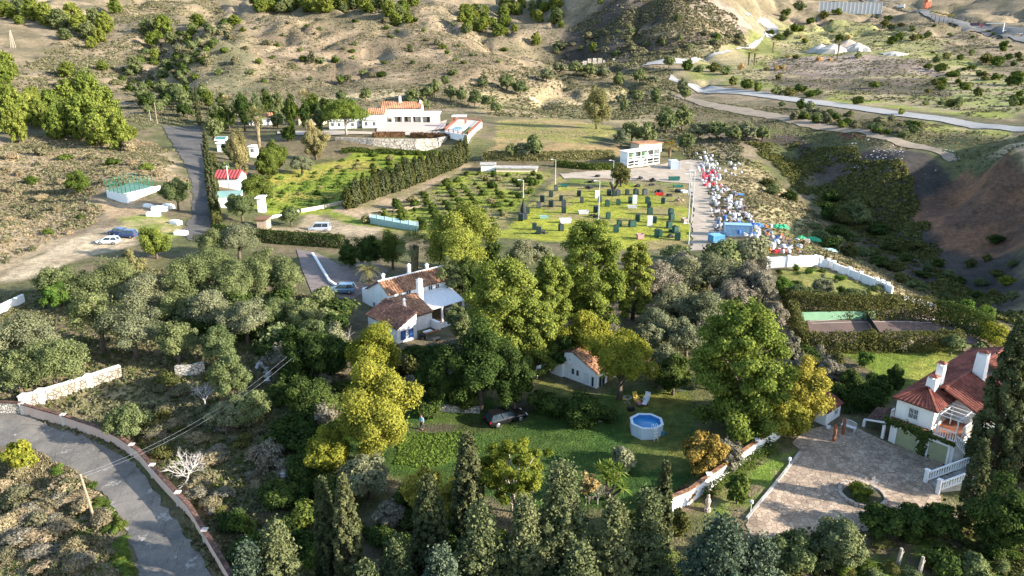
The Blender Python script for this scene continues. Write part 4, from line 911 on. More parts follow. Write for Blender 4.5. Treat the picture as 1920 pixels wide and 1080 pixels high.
for i, (px, base, w) in enumerate(SB):
    T('shrub', 'bush', ('scrub', 'citrus', 'olive')[i % 3], px, base - w * .8, base, w * 1.1, 'small dark round shrub dotted on the big dry hill behind the farmhouse', 'shrub', 'shrubs on the big dry hill', seed=400 + i % 4, ncards=420, leafsize=.7, share=(5, 4, 4), parts=False)
SL = [(20, 300, 26), (80, 292, 34), (60, 345, 26), (20, 360, 26), (75, 375, 20), (60, 410, 30), (150, 410, 18), (15, 415, 24), (35, 330, 20), (170, 300, 26), (210, 310, 30), (245, 310, 20), (265, 330, 20), (190, 345, 22), (120, 300, 26), (165, 395, 22), (105, 395, 20), (30, 390, 18), (90, 440, 20), (130, 440, 16), (10, 455, 26), (60, 470, 20), (275, 320, 26), (295, 330, 20), (240, 285, 30), (60, 280, 22), (230, 375, 18), (10, 320, 20), (115, 345, 20), (70, 310, 14)]
for i, (px, base, w) in enumerate(SL):
    T('shrub', 'bush', ('dry', 'scrub', 'citrus', 'dry')[i % 4], px, base - w * .7, base, w * 1.1, 'low dry shrub on the pale slope above the parked cars at the left', 'shrub', 'shrubs on the left slope', seed=400 + i % 4, ncards=700, leafsize=.4, share=(3.5, 2.6, 4), parts=False)
# right plateau: round bushes
rp = random.Random(5); PB = []
for k in range(150):
    px = rp.uniform(1480, 1920); py = rp.uniform(28, 205)
    if py < 60 and px > 1650 + (py - 5) * 3: continue
    if 85 < py < 178 and 1440 < px < 1740 and rp.random() < .93: continue
    if py > 150 and px < 1600: continue
    if 176 < py and px < 1800 and rp.random() < .6: continue
    PB.append((px, py, rp.uniform(11, 20) * (.75 + py / 400)))
PB += [(1690, 75, 16), (1470, 40, 16), (1460, 75, 16), (1445, 65, 18), (1475, 30, 22), (1500, 20, 22), (1545, 35, 20), (1570, 28, 22), (1520, 45, 20), (1490, 60, 24), (1478, 68, 24), (1375, 160, 22), (1400, 168, 24), (1420, 172, 22), (1455, 178, 26), (1480, 180, 24), (1500, 175, 26), (1520, 182, 24), (1535, 178, 20), (1460, 150, 16), (1340, 135, 26), (1310, 135, 22), (1290, 132, 26), (1360, 140, 26), (1690, 215, 16), (1640, 165, 22), (1800, 195, 24), (1835, 180, 22), (1905, 160, 24), (1870, 150, 26), (1850, 118, 26), (1870, 122, 28), (1640, 80, 12)]
PB.sort(key=lambda t: -t[2]); DX = [G(px, py) for px, py, w in PB[85:]]
for i, (px, base, w) in enumerate(PB[:85]):
    T('shrub', 'bush', ('citrus', 'olive', 'citrus', 'hedge')[i % 4], px, base - w * .85, base, w * 1.1, 'round green shrub on the open plateau along the pale road at the upper right', 'shrub', 'round shrubs on the right plateau', seed=400 + i % 4, ncards=420, leafsize=.7, share=(5, 4, 4), parts=False)
AO = [(1438, 132, 14), (1456, 132, 16), (1466, 130, 18), (1478, 108, 12), (1536, 115, 16), (1558, 114, 12), (1502, 72, 12), (1512, 78, 14), (1590, 74, 14), (1390, 130, 16)]
for i, (px, base, w) in enumerate(AO):
    T('orange_shrub', 'bush', 'orange', px, base - w * .7, base, w, 'small orange autumn shrub along the edge of the bare plateau', 'shrub', 'orange shrubs on the plateau', seed=400 + i % 4, ncards=420, leafsize=.6, share=(5, 4, 4), parts=False)
# slope of the gully
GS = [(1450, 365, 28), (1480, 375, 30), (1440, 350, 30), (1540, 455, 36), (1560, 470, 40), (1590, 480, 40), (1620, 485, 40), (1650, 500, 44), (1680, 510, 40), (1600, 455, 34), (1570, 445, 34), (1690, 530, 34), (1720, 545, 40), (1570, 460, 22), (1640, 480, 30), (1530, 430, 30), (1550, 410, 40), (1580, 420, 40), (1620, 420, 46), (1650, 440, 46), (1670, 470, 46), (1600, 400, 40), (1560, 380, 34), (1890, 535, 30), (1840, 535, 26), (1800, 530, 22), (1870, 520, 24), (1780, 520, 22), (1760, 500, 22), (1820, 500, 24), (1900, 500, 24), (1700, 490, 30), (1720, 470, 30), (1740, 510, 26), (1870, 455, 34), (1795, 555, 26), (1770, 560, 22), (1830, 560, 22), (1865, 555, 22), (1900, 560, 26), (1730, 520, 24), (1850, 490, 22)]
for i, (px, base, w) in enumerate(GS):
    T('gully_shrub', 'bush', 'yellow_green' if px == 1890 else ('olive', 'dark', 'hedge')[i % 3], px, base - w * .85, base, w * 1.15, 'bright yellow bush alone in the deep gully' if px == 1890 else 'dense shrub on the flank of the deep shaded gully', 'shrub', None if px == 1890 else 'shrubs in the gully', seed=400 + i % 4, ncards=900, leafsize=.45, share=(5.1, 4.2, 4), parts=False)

# ---- orchard rows
def orchard(px_poly, du, dv, ang, w, h, label, group, leaf='citrus', jitter=.35, limit=160, keep=1.0):
    P = np.array([(p[0], p[1]) for p in GP(*px_poly)]); c = P.mean(0); out = []
    ca, sa = math.cos(ang), math.sin(ang); ro = random.Random(3)
    for i in range(-40, 41):
        for j in range(-40, 41):
            x = c[0] + ca * i * du - sa * j * dv + ro.uniform(-1, 1) * jitter; y = c[1] + sa * i * du + ca * j * dv + ro.uniform(-1, 1) * jitter
            if in_poly(np.array([x]), np.array([y]), P)[0] and ro.random() < keep: out.append((x, y))
    ro.shuffle(out)
    for k, (x, y) in enumerate(out[:limit]):
        s_ = ro.choice((.5, .75, .85, .95, 1.1))
        tree_at('citrus_tree', 'bush', leaf if k % 9 else 'euca', (x, y, h1(x, y) - .1), w * s_, h * s_, label, 'tree', group, seed=410 + k % 4, ncards=600, leafsize=.42, share=(3.01, 2.4, 4), parts=False)
orchard([(672, 418), (780, 370), (880, 325), (1030, 326), (1000, 355), (930, 425), (860, 440)], 4.2, 5.2, .22, 3.1, 2.3, 'low dark citrus tree in the orchard rows left of the field of crates', 'citrus trees of the lower orchard', limit=110, keep=.85)
orchard([(500, 395), (480, 350), (545, 325), (640, 318), (770, 330), (640, 388)], 4.3, 5.0, .1, 2.6, 1.5, 'low green citrus tree in the bright orchard above the van', 'citrus trees of the bright orchard', leaf='bright', limit=110, keep=.75)
orchard([(640, 300), (700, 288), (850, 288), (870, 300), (780, 335), (650, 320), (610, 312)], 5.4, 6.4, .15, 3.2, 2.1, 'round citrus tree on the grass below the stone terrace wall', 'citrus trees below the terrace wall', limit=60, keep=.75)
# ---- row of small cypresses between the orchards
a_, b_ = G(655, 392), G(876, 304)
for k in range(34):
    t = k / 33; p = a_.lerp(b_, t); x, y = p.x + random.uniform(-.5, .5), p.y + random.uniform(-.6, .6)
    hh = random.uniform(5.2, 8.2) * (1.0 + .25 * t)
    tree_at('cypress_tree', 'cypress', 'cypress' if k % 3 else 'hedge', (x, y, h1(x, y)), random.uniform(2.6, 3.4), hh, 'small bushy cypress in the long slanting row between the two orchards', 'tree', 'cypresses of the slanting row', seed=430 + k % 4, ncards=1300, leafsize=.42, share=(3, 7.01, 4))

# ---- low scrub, one mass nobody could count
def tufts(name, leaf, X, Y, size, per, flat=.6, lift=.35, kind='stuff'):
    n = len(X); per = int(per * 1.7); grass = leaf == 'dry'; r = np.random.default_rng(n)
    Z = hgt(X, Y)
    C = np.repeat(np.stack([X, Y, Z], 1), per, 0); S = np.repeat(size, per)
    d = r.normal(size=(n * per, 3)); d /= np.linalg.norm(d, axis=1, keepdims=True); d[:, 2] = np.abs(d[:, 2]) * flat
    C = C + d * S[:, None] * r.uniform(.35, 1, (n * per, 1)); C[:, 2] += S * lift * .2
    tn = np.repeat(r.uniform(.1, .9, n), per) + r.normal(0, .15, n * per)
    me = cards_mesh(name, C, d + (np.array([0, 0, -.2]) if grass else np.array([0, 0, .5])) + r.normal(size=C.shape) * .5, S * r.uniform(.35, .72, n * per) * (.6 if grass else 1), tn, lm(leaf), 2.6 if grass else 1.6, -2.0 if grass else 0)
    o = bpy.data.objects.new(name, me); COL.objects.link(o); tag(o, kind=kind); return o
TRKW = [[(p[0], p[1]) for p in GP(*t)] for t in (TRK, PRD, RDP)]
def scatter(n, px_poly, dens=None, seed=0):
    P = np.array([(p[0], p[1]) for p in GP(*px_poly)]); r = np.random.default_rng(seed)
    x = r.uniform(P[:, 0].min(), P[:, 0].max(), n * 6); y = r.uniform(P[:, 1].min(), P[:, 1].max(), n * 6)
    e_ = np.ptp(P, axis=0).mean() / 16; m = in_poly(x + e_ * fbm(x / e_ / 2, y / e_ / 2, 8, 4), y + e_ * fbm(x / e_ / 2, y / e_ / 2, 9, 4), P); x, y = x[m], y[m]
    q = fbm(x / 18, y / 18, 77 + seed, 4) + .5 * r.normal(size=len(x)) * .4 if dens is None else np.ones(len(x))
    k = (q > -.05) if dens is None else (q > 0)
    for T_ in TRKW: k &= ~in_poly(x, y, T_)
    return x[k][:n], y[k][:n]
HILL = [(240, 175), (330, 60), (520, 28), (620, 30), (860, 66), (1000, 130), (900, 200), (500, 205), (380, 215)]
x, y = scatter(24000, HILL, seed=1); tufts('scrub', 'scrub', x, y, rng.uniform(.2, .7, len(x)) * rng.choice([.8, 1, 1.9], len(x)), 5)
x, y = scatter(14000, HILL, dens=1, seed=2); tufts('dry_grass', 'dry', x, y, rng.uniform(.4, .85, len(x)), 5)
x, y = scatter(9000, [(-80, 160), (240, 0), (420, 0), (420, 30), (330, 60), (240, 175), (60, 180)], seed=3); tufts('scrub', 'scrub', x, y, rng.uniform(.6, 1.6, len(x)), 7)
LS = [(-40, 275), (60, 255), (240, 250), (330, 300), (340, 345), (190, 350), (225, 400), (80, 465), (-40, 540)]
x, y = scatter(3600, LS, seed=4); tufts('scrub', 'scrub', x, y, rng.uniform(.3, .8, len(x)), 9)
x, y = scatter(8000, LS, dens=1, seed=5); tufts('dry_grass', 'dry', x, y, rng.uniform(.25, .6, len(x)), 6)
QH = [(1000, 115), (1060, 60), (1120, 10), (1290, 0), (1380, 30), (1400, 85), (1270, 112)]
x, y = scatter(9000, QH, seed=6); tufts('scrub', 'scrub', x, y, rng.uniform(.7, 1.9, len(x)), 7)
VF = [(870, 175), (1000, 118), (1260, 118), (1300, 230), (1400, 245), (1430, 320), (1300, 300), (1220, 255), (1180, 225), (930, 220)]
x, y = scatter(6000, VF, seed=7); tufts('scrub', 'scrub', x, y, rng.uniform(.5, 1.3, len(x)), 8)
x, y = scatter(4000, VF, dens=1, seed=8); tufts('dry_grass', 'dry', x, y, rng.uniform(.35, .8, len(x)), 6)
PL = [(1400, 130), (1480, 60), (1600, 30), (1740, 40), (1940, 95), (1940, 230), (1600, 190), (1400, 165)]
x, y = scatter(7000, PL, seed=9); tufts('scrub', 'scrub', x, y, rng.uniform(.4, 1.2, len(x)), 7)
GU = [(1400, 262), (1500, 270), (1600, 290), (1690, 300), (1700, 400), (1770, 490), (1930, 545), (1930, 620), (1830, 590), (1700, 520), (1560, 400)]
x, y = scatter(5200, GU, seed=10); tufts('scrub', 'hedge', x, y, rng.uniform(.35, 1.1, len(x)), 8)  # darker leaf adds to the painted gully shade
SLP = [(1340, 320), (1420, 300), (1560, 430), (1740, 550), (1840, 610), (1760, 600), (1560, 505), (1440, 445), (1370, 400)]
x, y = scatter(4200, SLP, dens=1, seed=11); tufts('dry_grass', 'dry', x, y, rng.uniform(.2, .6, len(x)), 7)
x, y = scatter(1400, SLP, seed=12); tufts('scrub', 'scrub', x, y, rng.uniform(.3, .8, len(x)), 9)
FG = [(-80, 560), (300, 500), (600, 560), (640, 720), (540, 740), (620, 900), (520, 1100), (420, 1100), (330, 940), (270, 840), (180, 800), (-80, 755)]
x, y = scatter(5200, FG, seed=13); tufts('undergrowth', 'scrub', x, y, rng.uniform(.2, .55, len(x)), 10)
x, y = scatter(7000, FG, dens=1, seed=14); tufts('dry_grass', 'dry', x, y, rng.uniform(.12, .32, len(x)), 6)
x, y = scatter(2600, FG, seed=15); tufts('weeds', 'citrus', x, y, rng.uniform(.15, .4, len(x)), 8)
RI = [(-60, 855), (60, 850), (100, 872), (140, 892), (185, 928), (215, 970), (234, 1012), (250, 1100), (-60, 1110)]
x, y = scatter(4200, RI, seed=16); tufts('undergrowth', 'dry', x, y, rng.uniform(.1, .4, len(x)), 9)
x, y = scatter(1300, RI, seed=18); tufts('weeds', 'citrus', x, y, rng.uniform(.1, .3, len(x)), 8)
RB = [(1200, 1080), (1500, 1000), (1860, 990), (1940, 1010), (1940, 1110), (1200, 1110)]
x, y = scatter(1800, RB, seed=19); tufts('undergrowth', 'hedge', x, y, rng.uniform(.15, .4, len(x)), 10)
LW = [(745, 815), (885, 812), (900, 845), (800, 880), (745, 870)]
x, y = scatter(1500, LW, seed=20); tufts('leafy_weeds', 'bright', x, y, rng.uniform(.08, .26, len(x)), 7)
RF = [(1460, 505), (1540, 500), (1680, 550), (1680, 575), (1480, 555)]
FB = dict(ncards=700, leafsize=.75, share=(5, 4, 4), parts=False)
TG('shrub', 'bush', ('olive', 'dark', 'scrub', 'citrus'), inside(95, [(225, 120), (300, 85), (345, 55), (440, 45), (420, 90), (380, 150), (330, 200), (270, 190), (220, 160)], (12, 24), .8), 'dark bush crowding the shaded ravine left of the big dry hill', 'shrub', 'bushes of the ravine', **FB)
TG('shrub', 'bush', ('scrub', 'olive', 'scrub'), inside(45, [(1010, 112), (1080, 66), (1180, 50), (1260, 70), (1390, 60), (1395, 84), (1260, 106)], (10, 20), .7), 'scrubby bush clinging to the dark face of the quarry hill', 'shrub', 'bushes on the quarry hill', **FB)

BK = [(1290, 185), (1500, 206), (1700, 226), (1930, 254), (1930, 285), (1780, 300), (1600, 275), (1450, 262), (1400, 262), (1290, 215)]
x, y = scatter(2600, BK, seed=31); tufts('scrub', 'scrub', x, y, rng.uniform(.25, .8, len(x)), 7)
x, y = scatter(2600, BK, dens=1, seed=32); tufts('dry_grass', 'dry', x, y, rng.uniform(.2, .5, len(x)), 6)
x, y = scatter(7000, [(690, 0), (1070, 0), (1060, 60), (1000, 130), (860, 66), (700, 40)], dens=1, seed=33); tufts('scrub', 'scrub', x, y, rng.uniform(.3, 1.1, len(x)), 5)
x, y = scatter(3500, [(220, 170), (330, 175), (430, 200), (380, 240), (300, 235), (250, 250), (235, 220)], seed=34); tufts('scrub', 'scrub', x, y, rng.uniform(.25, .8, len(x)), 7)
TG('shrub', 'bush', ('olive', 'scrub', 'citrus'), inside(42, [(1440, 196), (1600, 216), (1760, 238), (1700, 262), (1600, 244), (1480, 224)], (12, 24), .8), 'scrubby bush on the bank between the pale road and the dirt track', 'shrub', 'bushes on the road bank', **FB)
TG('wild_olive', 'olive', ('olive', 'dark', 'olive'), inside(34, [(250, 170), (330, 175), (400, 190), (380, 225), (300, 215), (255, 235)], (20, 34), .9), 'bushy olive on the slope above the top of the dark farm road', 'tree', 'olives above the farm road', ncards=1500, leafsize=.75, share=(9, 8, 5))

tufts('small_plateau_shrubs', 'citrus', np.array([p.x for p in DX]), np.array([p.y for p in DX]), rng.uniform(1.3, 2.4, len(DX)), 70, flat=.9, lift=2)

for px_, n_, s0, lf_ in (([(500, 395), (480, 350), (545, 325), (640, 305), (870, 292), (770, 330), (640, 388)], 2600, .4, 'bright'), ([(1045, 338), (1290, 345), (1298, 458), (935, 440)], 3000, .2, 'bright'), ([(680, 418), (880, 325), (1030, 326), (930, 430)], 1500, .4, 'citrus'), ([(940, 228), (1100, 232), (1165, 246), (1100, 266), (935, 266)], 1500, .35, 'scrub'), ([(560, 770), (780, 745), (1290, 735), (1320, 890), (1000, 950), (760, 890)], 5000, .12, 'bright')):
    x, y = scatter(n_, px_, seed=50 + n_ % 7); tufts('grass', lf_, x, y, rng.uniform(.3, 1.1, len(x)) * s0, 4, flat=.5)

# ------------------------------------------------------------------ houses
WHITE = wall_mat('whitewash', (.80, .78, .74), (.52, .48, .42))
WHITE2 = wall_mat('clean_whitewash', (.82, .81, .79), (.66, .64, .6))
PINK = wall_mat('pink_render', (.56, .40, .33), (.36, .27, .22))
CREAM = wall_mat('cream_render', (.66, .55, .40), (.5, .4, .3))
def tile_mat(name, a, b, c_):
    m, nt, out = new_mat(name); p = geo_pos(nt)
    n1 = noise(nt, 3.2, 2, .5, vec=p); n2 = noise(nt, .35, 5, .7, vec=p)
    c1 = ramp(nt, n1, [(.3, b), (.52, a), (.75, c_)])
    c2 = ramp(nt, n2, [(.38, (.5, .48, .46)), (.6, (1.1, 1.08, 1.05))])
    bsdf(nt, out, mix(nt, 1.0, c1, c2, 'MULTIPLY'), .85, .25, bump=n1, bstr=.3); return m
TILE = tile_mat('old_clay_tile', (.31, .155, .085), (.13, .078, .055), (.45, .29, .18))
TILE_RED = tile_mat('red_clay_tile', (.235, .072, .05), (.13, .05, .04), (.29, .11, .075))
TILE_DARK_SHADE = tile_mat('dark_and_shaded_clay_tile', (.12, .06, .045), (.055, .04, .035), (.22, .15, .11))  # dark cap tile, reused with shade in its colour on slopes off the sun
TILE_ORANGE = tile_mat('orange_clay_tile', (.42, .205, .11), (.30, .14, .085), (.5, .29, .18))
GLASS = mat('window_glass', (.035, .05, .065), (.02, .03, .04), 1, .08, 0, .6, bump=0)
BLUE_GLASS = mat('blue_shutter_glass', (.03, .10, .30), (.02, .07, .22), 1, .2, 0, .5, bump=0)
DARK = mat('dark_opening', (.03, .028, .026), (.015, .015, .015), 1, .9)
FRAME = mat('white_frame', (.74, .73, .71), (.62, .6, .57), 4, .5)
WOOD = mat('brown_wood', (.20, .11, .055), (.12, .065, .035), 5, .7)
OLD_WOOD = mat('old_wood', (.30, .23, .16), (.2, .15, .1), 4, .85)
RED_WOOD = mat('red_wood', (.30, .115, .07), (.2, .075, .05), 3, .7)
METAL = mat('grey_metal', (.42, .43, .44), (.33, .34, .35), 5, .4, .7)
GREEN_M = mat('green_metal', (.03, .14, .09), (.02, .10, .06), 5, .5)
TERRA = mat('terracotta_floor', (.38, .155, .085), (.28, .115, .07), .9, .7)
RED_FLOOR = mat('red_floor', (.36, .105, .075), (.27, .085, .06), .8, .7)

def fr(origin, dirx):
    """local axes of a building: x along dirx, y behind it"""
    return Vector(origin), math.atan2(dirx[1], dirx[0])
def window(name, parent, x0, x1, z0, z1, y, pane=GLASS, facing='y', bars=0, frame=FRAME, sgn=-1, mull=1):
    """frame standing proud of the wall with a pane set in it; wall face at y (or at x when facing='x')"""
    def bx(mb, a0, a1, d0, d1, zz0, zz1):
        d0, d1 = sorted((y + sgn * d0, y + sgn * d1))
        if facing == 'y': mb.box(a0, a1, d0, d1, zz0, zz1)
        else: mb.box(d0, d1, a0, a1, zz0, zz1)
    f = MB(); w = .07
    bx(f, x0, x1, .002, .06, z0 - .05, z0 + w - .05); bx(f, x0, x1, .002, .05, z1 - w, z1)
    bx(f, x0, x0 + w, .002, .05, z0 + w - .05, z1 - w); bx(f, x1 - w, x1, .002, .05, z0 + w - .05, z1 - w)
    for k in range(mull):
        xm = x0 + (x1 - x0) * (k + 1) / (mull + 1); bx(f, xm - .03, xm + .03, .002, .045, z0 + w - .05, z1 - w)
    for k in range(bars):
        xb = x0 + (x1 - x0) * (k + .5) / bars; bx(f, xb - .014, xb + .014, .07, .10, z0 - .02, z1 + .02)
    if bars:
        bx(f, x0, x1, .07, .10, z1 + .02, z1 + .06); bx(f, x0, x1, .07, .10, z0 - .06, z0 - .02); bx(f, x0, x1, .07, .10, (z0 + z1) / 2 - .02, (z0 + z1) / 2 + .02)
    fo = f.build(name, frame, parent)
    p = MB(); bx(p, x0 + w * .6, x1 - w * .6, .004, .025, z0 + .01, z1 - w * .6); p.build('pane', pane, fo)
    return fo
def door(parent, x0, x1, z0, z1, y, m, facing='y', sgn=-1, name='door', ribs=0):
    mb = MB()
    def bx(a0, a1, d0, d1, zz0, zz1):
        d0, d1 = sorted((y + sgn * d0, y + sgn * d1))
        if facing == 'y': mb.box(a0, a1, d0, d1, zz0, zz1)
        else: mb.box(d0, d1, a0, a1, zz0, zz1)
    bx(x0, x1, .003, .04, z0, z1)
    for k in range(ribs):
        xr = x0 + (x1 - x0) * (k + .5) / ribs; bx(xr - .03, xr + .03, .04, .05, z0 + .03, z1 - .03)
    o = mb.build(name, m, parent)
    h = MB()
    a = x1 - .12; d0, d1 = sorted((y + sgn * .05, y + sgn * .09))
    if facing == 'y': h.box(a - .05, a + .05, d0, d1, z0 + .9, z0 + 1.0)
    else: h.box(d0, d1, a - .05, a + .05, z0 + .9, z0 + 1.0)
    h.build('handle', METAL, o); return o
def chimney(parent, x, y, z0, z1, w, m=WHITE2, cap=TILE, taper=.8):
    mb = MB(); hw = w / 2; t = hw * taper
    P = [(x - hw, y - hw, z0), (x + hw, y - hw, z0), (x + hw, y + hw, z0), (x - hw, y + hw, z0), (x - t, y - t, z1), (x + t, y - t, z1), (x + t, y + t, z1), (x - t, y + t, z1)]
    mb.add(P, [(0, 3, 2, 1), (4, 5, 6, 7), (0, 1, 5, 4), (1, 2, 6, 5), (2, 3, 7, 6), (3, 0, 4, 7)])
    for sx in (-1, 1):
        for sy in (-1, 1): mb.box(x + sx * t * .8 - .05, x + sx * t * .8 + .05, y + sy * t * .8 - .05, y + sy * t * .8 + .05, z1 + .002, z1 + .22)
    o = mb.build('chimney', m, parent)
    c = MB(); e = t + .1
    c.add([(x - e, y - e, z1 + .22), (x + e, y - e, z1 + .22), (x + e, y + e, z1 + .22), (x - e, y + e, z1 + .22), (x - e * .3, y, z1 + .45), (x + e * .3, y, z1 + .45)], [(0, 3, 2, 1), (0, 1, 5, 4), (1, 2, 5), (2, 3, 4, 5), (3, 0, 4)])
    c.build('chimney_cap', cap, o); return o
def gable_walls(mb, x0, x1, y0, y1, zb, ze0, zr, yr, ze1, m=0):
    """house body with its ridge along x at y=yr; eave heights ze0 (front) and ze1 (back)"""
    P = [(x0, y0, zb), (x1, y0, zb), (x1, y1, zb), (x0, y1, zb), (x0, y0, ze0), (x1, y0, ze0), (x1, y1, ze1), (x0, y1, ze1), (x0, yr, zr), (x1, yr, zr)]
    return mb.add(P, [(0, 1, 5, 4), (1, 2, 6, 9, 5), (2, 3, 7, 6), (3, 0, 4, 8, 7), (4, 5, 9, 8), (8, 9, 6, 7), (0, 3, 2, 1)], m)

# ---- A: the big white house in the middle
o_, yaw = fr((-18.03, 104.2, .45), (.745, .667))
HA = empty('white_house', o_, yaw, 'big white house with two brown tiled wings and a white patio roof in the middle', 'house')
w = MB(); gable_walls(w, 0, 11.5, .28, 6.4, -1.2, 3.62, 5.0, 2.6, 3.0); w.box(-.003, 2.2, 6.4, 8.0, -1.2, 2.7)
w.build('wall', WHITE, HA)
r_ = MB(); r_.tiles((-.25, 0, 3.55), (11.8, 0, 3.55), (11.8, 2.6, 5.12), (-.25, 2.6, 5.12)); r_.build('roof', TILE, HA)
r_ = MB(); r_.tiles((11.8, 6.7, 2.95), (-.25, 6.7, 2.95), (-.25, 2.62, 5.10), (11.8, 2.62, 5.10)); r_.build('roof', TILE_DARK_SHADE, HA)
r_ = MB(); r_.box(-.3, 11.85, 2.5, 2.74, 5.08, 5.24); r_.build('ridge_cap', WHITE2, HA)
w = MB()   # left front wing: single slope falling to the left
P = [(-5.2, -9.6, -1.2), (-1.95, -9.6, -1.2), (-1.95, -2.2, -1.2), (-5.2, -2.2, -1.2), (-5.2, -9.6, 2.5), (-1.95, -9.6, 3.98), (-1.95, -2.2, 3.98), (-5.2, -2.2, 2.5)]
w.add(P, [(0, 1, 5, 4), (1, 2, 6, 5), (2, 3, 7, 6), (3, 0, 4, 7), (4, 5, 6, 7)])
w.build('wall', WHITE, HA)
r_ = MB(); r_.tiles((-5.45, -1.9, 2.42), (-5.45, -9.85, 2.42), (-1.9, -9.85, 4.1), (-1.9, -1.9, 4.1)); r_.build('roof', TILE_DARK_SHADE, HA)  # slope turned from the sun, its shade painted by the darker tile
w = MB(); gable_walls(w, -1.94, 2.3, -7.2, .27, -1.2, 2.5, 4.0, -3.2, 3.0); w.build('wall', WHITE, HA)
r_ = MB(); r_.tiles((-1.9, -7.5, 2.48), (2.5, -7.5, 2.48), (2.5, -3.2, 4.14), (-1.9, -3.2, 4.14)); r_.build('roof', TILE, HA)
r_ = MB(); r_.tiles((2.5, .2, 2.95), (-1.9, .2, 2.95), (-1.9, -3.18, 4.12), (2.5, -3.18, 4.12)); r_.build('roof', TILE, HA)
chimney(HA, 2.85, -3.6, 1.5, 6.0, .85, cap=WHITE2); chimney(HA, 5.8, 3.4, 4.2, 6.1, .6, cap=WHITE2, taper=.55); chimney(HA, -1.2, -5.6, 3.0, 4.4, .5, cap=WHITE2, taper=.5); chimney(HA, 9.3, 3.6, 4.2, 5.4, .45, cap=WHITE2); chimney(HA, 1.6, 4.2, 3.8, 5.2, .45, cap=WHITE2)
for x0, x1, z0, z1 in ((1.6, 2.3, 3.0, 3.5), (3.0, 3.9, 2.95, 3.45), (7.1, 7.9, 2.55, 3.4), (8.4, 9.2, 2.55, 3.4), (5.0, 5.35, 2.3, 3.3)): window('window', HA, x0, x1, z0, z1, .28)
for x0, x1 in ((-4.75, -3.75), (-3.5, -2.5)): window('window', HA, x0, x1, .55, 2.0, -9.6, BLUE_GLASS, mull=0)
window('window', HA, -1.75, -.75, 1.1, 2.0, -7.2); window('window', HA, 4.2, 4.9, .3, 1.3, 0, facing='x'); window('window', HA, 3.0, 3.5, .2, 1.2, 0, facing='x'); door(HA, .3, 1.1, -.2, 1.85, -7.2, FRAME)
pr = MB()   # patio roof of white corrugated sheet
pr.tiles((2.35, -6.7, 2.42), (8.9, -6.5, 2.42), (10.9, .2, 2.66), (2.35, .2, 2.66), pitch=.42, amp=.035, under=.05)
pr.build('patio_roof', FRAME, HA)
ps = MB()
for x, y in ((2.6, -6.5), (4.7, -6.45), (6.8, -6.4), (8.7, -6.35), (10.2, -2.5)): ps.box(x - .13, x + .13, y - .13, y + .13, -.6, 2.40)
ps.build('patio_post', WHITE2, HA)
pf = MB(); pf.box(2.31, 10.5, -8.2, .27, -.9, .12); pf.build('patio_floor', TERRA, HA)
pw = MB(); pw.box(2.0, 2.5, -9.0, -7.25, -.9, 1.3); pw.box(2.5, 6.0, -8.55, -8.22, -.9, .75); pw.build('patio_wall', WHITE2, HA)
tw = MB(); tw.box(-1.2, 2.0, -9.4, -9.1, -1, .35); tw.box(-.3, 1.6, -8.6, -7.3, -.9, -.1); tw.build('step', TERRA, HA)
ba = MB(); ba.box(-.1, 1.2, -8.9, -8.2, -.08, .3); ba.build('ledge', WHITE2, HA)
tb = MB(); tb.box(-.7, .7, -.45, .45, .70, .75)
tbl = empty('patio_table', HA.matrix_basis @ Vector((7.6, -4.6, .12)), yaw, 'round backed white table set under the white patio roof', 'table')
tb.build('tabletop', FRAME, tbl); lg = MB(); [lg.box(sx * .6 - .03, sx * .6 + .03, sy * .38 - .03, sy * .38 + .03, .005, .70) for sx in (-1, 1) for sy in (-1, 1)]; lg.build('frame', FRAME, tbl)

# ---- B: small guest house
o_, yaw = fr((6.35, 83.5, .2), (.75, -.66))
HB = empty('guest_house', o_, yaw, 'small white guest house with a sloping tiled roof under the spreading tree', 'house')
w = MB(); P2 = [(0, 0), (4.9, 0), (4.9, 4.2), (0, 4.2)]
P = [(x, y, -1) for x, y in P2] + [(0, 0, 3.75), (1.3, 0, 4.0), (4.9, 0, 2.35), (0, 4.2, 3.75), (1.3, 4.2, 4.0), (4.9, 4.2, 2.35)]
w.add(P, [(0, 1, 6, 5, 4), (1, 2, 9, 6), (2, 3, 7, 8, 9), (3, 0, 4, 7), (4, 5, 8, 7), (5, 6, 9, 8)]); w.build('wall', WHITE, HB)
r_ = MB(); r_.tiles((5.15, -.1, 2.3), (5.15, 4.4, 2.3), (1.2, 4.4, 4.1), (1.2, -.1, 4.1)); r_.build('roof', TILE, HB)
r_ = MB(); r_.tiles((-.2, 4.4, 3.72), (-.2, -.1, 3.72), (1.18, -.1, 4.08), (1.18, 4.4, 4.08)); r_.build('roof', TILE_DARK_SHADE, HB)  # left slope takes the shade-darkened tile
w = MB(); P = [(-1.9, -.3, -1), (-.003, -.3, -1), (-.003, 2.2, -1), (-1.9, 2.2, -1), (-1.9, -.3, 1.75), (-.003, -.3, 2.2), (-.003, 2.2, 2.2), (-1.9, 2.2, 1.75)]
w.add(P, [(0, 1, 5, 4), (1, 2, 6, 5), (2, 3, 7, 6), (3, 0, 4, 7), (4, 5, 6, 7)]); w.build('wall', WHITE, HB)
r_ = MB(); r_.tiles((-2.1, 2.3, 1.75), (-2.1, -.5, 1.75), (-.01, -.5, 2.32), (-.01, 2.3, 2.32)); r_.build('roof', TILE_DARK_SHADE, HB)
window('window', HB, 1.15, 1.65, 1.15, 1.95, 0, mull=0); window('window', HB, 1.85, 2.35, 1.15, 1.95, 0, mull=0)
door(HB, 3.0, 3.75, .05, 1.95, 0, FRAME); window('window', HB, 4.1, 4.55, .45, 1.75, 0, mull=0)
